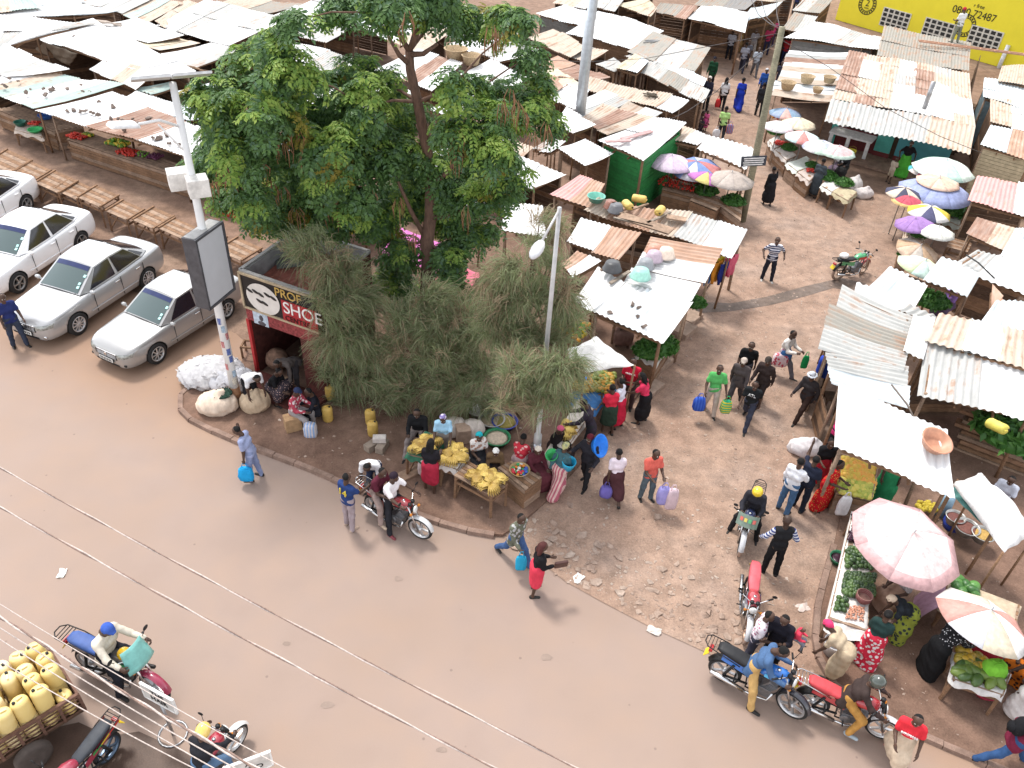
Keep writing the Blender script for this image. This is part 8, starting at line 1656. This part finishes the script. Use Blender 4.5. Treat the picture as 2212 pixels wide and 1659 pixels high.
def sack(p, z, r, sc, c, label, tie=True, seed=0, name='sack'):
    rg = np.random.default_rng(int(p[0]*3)); pr = [((0, 0, r*.6), (r*.25, 0, r*.75), r*.95, r*.85, .1), ((-r*.3, 0, r*.5), (r*.3, .1*r, r*.5), r*.85, r*.8, .1)]
    if tie: pr.append(((r*.2, 0, r*1.4), (r*.35, 0, r*1.8), r*.35, r*.2, .1))
    am = .045 if name == 'sheet_heap' else .012
    def fn(P_): return capsules(P_, pr)+am*np.sin(P_[:, 0]*22+P_[:, 2]*14)+am*np.sin(P_[:, 1]*25-P_[:, 2]*18)+am*.7*np.sin(P_[:, 0]*47+P_[:, 1]*39)
    V, F = surface(fn, (-1.5*r, -1.3*r, -.5*r), (1.6*r, 1.3*r, 2.2*r), r*.11); V[:, 2] = np.maximum(V[:, 2], 0); o = npmesh(name, V*np.array(sc), F, cloth(c), None, None, True); o.location = G(p, z); tag(o, label, 'sack'); return o
sack((472, 884), .09, .42, (1.15, 1, .85), (.68, .55, .44), 'big full cream sack leaning at the foot of the light box pole'); sack((552, 880), .09, .36, (1, 1, .95), (.52, .40, .28), 'open cream and brown sack right of the light box pole'); sack((460, 818), .09, .62, (1.3, 1.1, .6), (.50, .49, .50), 'wide heap of white sheets behind the light box pole', False, name='sheet_heap'); sack((500, 835), .09, .5, (1.1, 1, .7), (.46, .46, .49), 'second heap of white sheets behind the light box pole', False, name='sheet_heap')
sack((1737, 975), .012, .30, (1.4, 1, .85), (.62, .59, .60), 'full white sack standing alone in the alley by the mango stall'); sack((1840, 408), .012, .34, (1, 1, 1), (.64, .60, .58), 'white sack behind the last vegetable table, upper one'); sack((1862, 425), .012, .32, (1.2, 1, .8), (.64, .58, .56), 'white sack at the end of the vegetable stands, lower one')
for p, lb in (((1018, 940), 'big white sack behind the woman in the teal headscarf'), ((978, 935), 'white and pink sack behind the woman in light blue')): sack(p, .09, .3, (1, 1, 1.05), (.66, .58, .52), lb, False)
for p, c, lb, inn in (((1073, 955), (.03, .22, .09), 'green basin of white produce behind the woman in the teal headscarf', (.62, .5, .38)), ((1062, 915), (.5, .48, .45), 'bowl of pale produce beneath the casuarina', (.5, .4, .28)), ((1090, 920), (.04, .06, .35), 'blue crate like bowl under the casuarina', (.3, .24, .06)), ((1035, 892), (.5, .48, .44), 'pale bowl half hidden by casuarina twigs', (.6, .58, .55))): basin(G(p, .09), .34, .2, c, lb, inner=mat(inn, .8, 0, .3, 14, 'produce'))
for p, lb in (((709, 908), 'yellow jerrycan standing beside the person in dark clothes'), ((801, 915), 'yellow jerrycan standing near the middle casuarina'), ((806, 940), 'yellow jerrycan in front of the grey blocks'), ((715, 862), 'amber jerrycan half hidden by casuarina twigs')): jerry(G(p, .09), lb, m=mat((.58, .38, .10), .5, name='amber_plastic'), sc=.95)
def carton(p, z, d, rz, c, label, rot=None):
    mb = MB(); mb.box((0, 0, d[2]/2), d); o = mb.build('carton', mat(c, .9, 0, .25, 7, 'cardboard'), None, .008); o.location = G(p, z); o.rotation_euler = rot or (0, 0, rz); tag(o, label, 'box')
carton((634, 925), .09, (.42, .32, .42), .5, (.38, .24, .13), 'brown cardboard box the person in patterned shirt sits on'); carton((612, 838), .09, (.3, .25, .3), .2, (.36, .24, .16), 'small tan carton by the kiosk doorway'); carton((785, 850), .09, (.36, .3, .5), .4, (.45, .26, .2), 'tall carton with red print beneath the casuarina')
carton((805, 968), .09, (.42, .22, .2), .9, (.30, .24, .19), 'grey concrete block, left of three'); carton((826, 970), .09, (.42, .22, .2), 1.3, (.31, .25, .20), 'grey concrete block, right of three'); carton((820, 952), .3, (.34, .2, .14), .1, (.62, .56, .52), 'pale block lying on top of the grey concrete blocks')
carton((862, 1035), .09, (1.3, .32, .06), .7, (.30, .20, .14), 'plank ramp on the pavement left of the banana tables'); carton((1000, 950), .09, (.36, .36, .45), .3, (.45, .32, .24), 'wooden stool beside the woman in light blue')
for k, (x, y) in enumerate(((1405, 842), (1425, 790), (1440, 760), (1478, 720), (1492, 690))): carton((x, y), .012, (.75, .5, .16+.05*(k % 2)), .9, (.36, .26, .20), ['sacking bundle at the alley edge by the mango stall', 'sacking pile on the alley edge, second from the front', 'flat stone slab under the front white roof edge', 'pale slab leaning at the alley edge', 'pale slab farthest up the alley edge'][k])
carried(G((668, 912), .52), .34, .42, (.62, .58, .60), 'white bag with pink, blue and yellow stripes beside the cardboard box', .14, 'vstripe', (.30, .42, .66), strap=.05)
mb = MB(); mb.beam((-.3, 0, .45), (.3, 0, .45), .05); mb.beam((-.3, .35, .45), (.3, .35, .45), .05)
for x in (-.27, .27):
    mb.beam((x, 0, .45), (x, .35, .45), .05)
    for y in (0, .35): mb.beam((x, y, 0), (x, y, .45), .05)
o = mb.build('footstool', WOOD); o.location = G((545, 778), .01); tag(o, 'empty wooden stool frame left of the kiosk door', 'stool')
mb = MB(); mb.box((0, 0, .55), (.4, .4, .06))
for x in (-.15, .15):
    for y in (-.15, .15): mb.beam((x*1.15, y*1.15, 0), (x, y, .52), .05)
o = mb.build('stool', WOODD); o.location = G((1785, 888)); tag(o, 'dark wooden stool beside the grey sheet stall at the alley', 'stool')
POTM = mat((.45, .44, .42), .35, .7, .3, 8, 'aluminium')
for p, r, c, lb in (((2058, 1128), .22, (.16, .06, .05), 'pot of brown beans on a blue stove under the torn canopy'), ((2083, 1150), .28, (.17, .065, .05), 'wide pot of red beans under the torn canopy'), ((2117, 1165), .25, (.45, .28, .08), 'pot of yellow stew, rightmost under the torn canopy')): basin(G(p, .3), r, .22, None, lb, 'cooking_pot', cat='pot', inner=mat(c, .6, 0, .4, 30, 'stew'), m=POTM)
mb = MB(); mb.lathe([(.2, 0), (.24, .2), (.001, .2)], n=14); o = mb.build('stove', mat((.02, .04, .25), .5, name='blue_enamel')); o.location = G((2054, 1138), .07); tag(o, 'small blue stove under the pot of brown beans', 'stove')
mb = MB(); mb.lathe([(.16, 0), (.18, .3), (.16, .6), (.08, .65)], n=14); o = mb.build('water_drum', mat((.22, .33, .42), .5, name='blue_plastic')); o.location = G((2030, 1110), .07); tag(o, 'blue grey water drum by the post of the mango stall', 'drum')
bucket(G((1793, 1408), .07), 'white bucket under the hands of the woman in the beige dress', (.66, .66, .68), r=.2, h=.36); basin(G((1808, 1215), .02), .2, .2, (.03, .16, .08), 'green bucket of aubergines left of the avocado table', inner=EG)
jerry(G((2135, 912), 2.2), 'yellow jerrycan hanging under the large ribbed roof at the right edge', tilt=(1.3, 0, .4), m=mat((.60, .52, .10), .5, name='lemon_plastic'))
def plank_stack():
    a, b = G((2052, 965), .0), G((2260, 1045), .0); d = b-a; u = d.normalized(); n = Vector((-u.y, u.x, 0)); W = d.length; t = thing('plank_fence', a, math.atan2(u.y, u.x), 'long stack of brown sawn planks behind the mango stall at the right edge', 'planks'); rg = random.Random(9)
    for k in range(9):
        mb = MB(); mb.box((W/2+rg.uniform(-.2, .2), .1*k*.6+rg.uniform(-.03, .03), .08+.115*k), (W, .30, .1), rg.uniform(-.01, .01)); mb.build('plank', [WOODL, WOOD, wood((.33, .2, .13))][k % 3], t)
plank_stack()
def hang(px, z, w, h, c, label, face): # clothes for sale at the roof corner
    p = G(px, z); mb = MB(); mb.grid(lambda u, v: ((u-.5)*w*(1-.15*v)+.02*math.sin(v*9), .05*math.sin(u*12+v*3), -h*v), 8, 6); o = mb.build('garment', cloth(c)); o.location = p; o.rotation_euler = (0, 0, face); sm = o.modifiers.new('s', 'SOLIDIFY'); sm.thickness = .02; tag(o, label, 'garment', 'garments hanging at the roof corner')
for px, c, lb in (((1536, 570), (.05, .14, .35), 'denim blue garment hanging lowest at the alley roof corner'), ((1552, 566), (.62, .24, .03), 'orange garment hanging at the alley roof corner'), ((1566, 568), (.02, .03, .16), 'navy garment hanging at the alley roof corner'), ((1576, 555), (.5, .03, .1), 'red garment hanging at the alley roof corner'), ((1587, 552), (.6, .12, .18), 'pink red garment hanging rightmost at the alley roof corner'), ((1557, 555), (.62, .52, .04), 'yellow garment hanging at the alley roof corner')): hang(px, 1.75, .5, .75, c, lb, .9)
def board_sign(p, q, text, label, rz):
    b = G(p); t = thing('street_sign', b, rz, label, 'sign'); z = 1.0; mb = MB(); mb.box((0, 0, z+.22), (.72, .03, .42)); mb.build('panel', mat((.58, .56, .53), .6, name='sign_white'), t); mb = MB(); mb.tube([(0, 0, 0), (0, 0, z)], .03, 7); mb.lathe([(.26, 0), (.27, .03), (.24, .03), (.23, 0)], n=20, caps=False); mb.build('stand', STEEL, t)
    mb = MB()
    for x, zz, w_, h_ in ((0, .43, .76, .03), (0, .01, .76, .03), (-.365, .22, .03, .44), (.365, .22, .03, .44)): mb.box((x, 0, z+zz), (w_, .045, h_))
    mb.build('frame', WHITEP, t); R = Matrix.Rotation(rz, 3, 'Z'); 
    for k, tx in enumerate(text): lettering(tx, .17, b+R @ Vector((0, -.02, z+.31-.17*k)), frame_m(R @ Vector((1, 0, 0)), R @ Vector((0, -1, 0))), BLACK, t)
board_sign((374, 1586), 0, ['THE', 'HAIR'], 'white framed board on a round stand near the teal screened motorcycle', ang((324, 1503), (375, 1531))); board_sign((560, 1730), 0, ['A', 'LAPID'], 'white framed board at the bottom edge right of the yellow helmet rider', ang((515, 1651), (577, 1628)))
# red drinks counter beneath the tree, and a ladder on the brown roof
mb = MB(); mb.box((0, 0, .5), (1.6, .6, 1.0)); t = mb.build('drinks_counter', mat((.45, .04, .03), .6, 0, .2, 3, 'red_board')); t.location = G((505, 462)); t.rotation_euler = (0, 0, -.42); tag(t, 'red painted drinks counter with pale discs under the left of the tree', 'counter')
for k in range(4): mb = MB(); mb.lathe([(.12, 0), (.12, .01), (.001, .012)], (0, 0, 0), 14, 0, False, Matrix.Rotation(math.pi/2, 3, 'X')); o = mb.build('disc_mark', mat((.6, .42, .28), .6, name='disc_print'), t); o.location = (-.55+.33*k, -.302, .45+.2*(k % 2))
lad = thing('ladder', G((1985, 88), 3.3), -.27, 'reddish wooden ladder lying on the brown roof by the yellow wall', 'ladder')
for y in (-.12, .12): mb = MB(); mb.beam((0, y, 0), (6.2, y, 0), .07, .07); mb.build('rail', mat((.45, .25, .17), .8, name='red_wood'), lad)
for k in range(9): mb = MB(); mb.beam((.3+.7*k, -.08, .0), (.3+.7*k, .08, .0), .05, .05); mb.build('rung', mat((.45, .25, .17), .8, name='red_wood'), lad)

basin(G((100, 255), .95), .3, .16, (.05, .16, .55), 'blue basin on the leftmost stall of the front row'); basin(G((77, 284), .75), .28, .12, (.06, .48, .16), 'bright green basin on the whitish bench'); basin(G((45, 270), .75), .24, .16, (.03, .14, .10), 'dark green basin on the whitish bench')
for k, (x, y) in enumerate(((30, 60), (88, 26), (160, 78), (172, 102), (205, 95), (238, 130), (300, 60), (470, 112), (520, 40), (378, 98), (60, 120), (95, 135), (250, 60))): stone_on((x, y), 2.5 if y < 90 else 2.3, .09, 'small dark stone on a bright white roof of the upper left market', 'stones on the white roofs at upper left')
for k, (a, b, z, lb) in enumerate((((395, 148), (450, 153), 2.45, 'bundle of brown sticks on the roof beside the tree at upper left'), ((205, 48), (262, 52), 2.7, 'crumpled pale sacking strip between the white roofs at upper left'), ((1050, 100), (1095, 112), 2.4, 'plank on the white roof right of the upper tree trunk'), ((1395, 92), (1440, 88), 2.5, 'grey crumpled foil strip on the flat grey beige roof'), ((1395, 205), (1430, 212), 2.35, 'dark twig heap on the wavy white to tan roof'), ((2070, 545), (2155, 600), 2.35, 'black cable lying across the white ribbed roof at right'), ((1920, 830), (1998, 930), 2.5, 'long dark pole lying on the bright white mango stall roof'))):
    mb = MB(); A, B = G(a, z), G(b, z); rg = random.Random(k); w_ = .25 if k in (0, 1, 3, 4) else .04
    for j in range(7 if w_ > .1 else 1): o_ = Vector((rg.uniform(-w_, w_), rg.uniform(-w_, w_), rg.uniform(0, .08))); mb.tube([A.lerp(B, rg.uniform(0, .2))+o_, A.lerp(B, .5)+o_*.6+Vector((0, 0, .03)), A.lerp(B, rg.uniform(.8, 1))-o_], .03 if w_ > .1 else .025, 5)
    tag(mb.build('stick_bundle' if w_ > .1 else 'pole', mat([(.25, .16, .1), (.5, .42, .36), (.3, .2, .14), (.3, .3, .3), (.10, .08, .06), (.05, .05, .05), (.16, .13, .11)][k], .9)), lb, 'sticks' if w_ > .1 else 'pole')
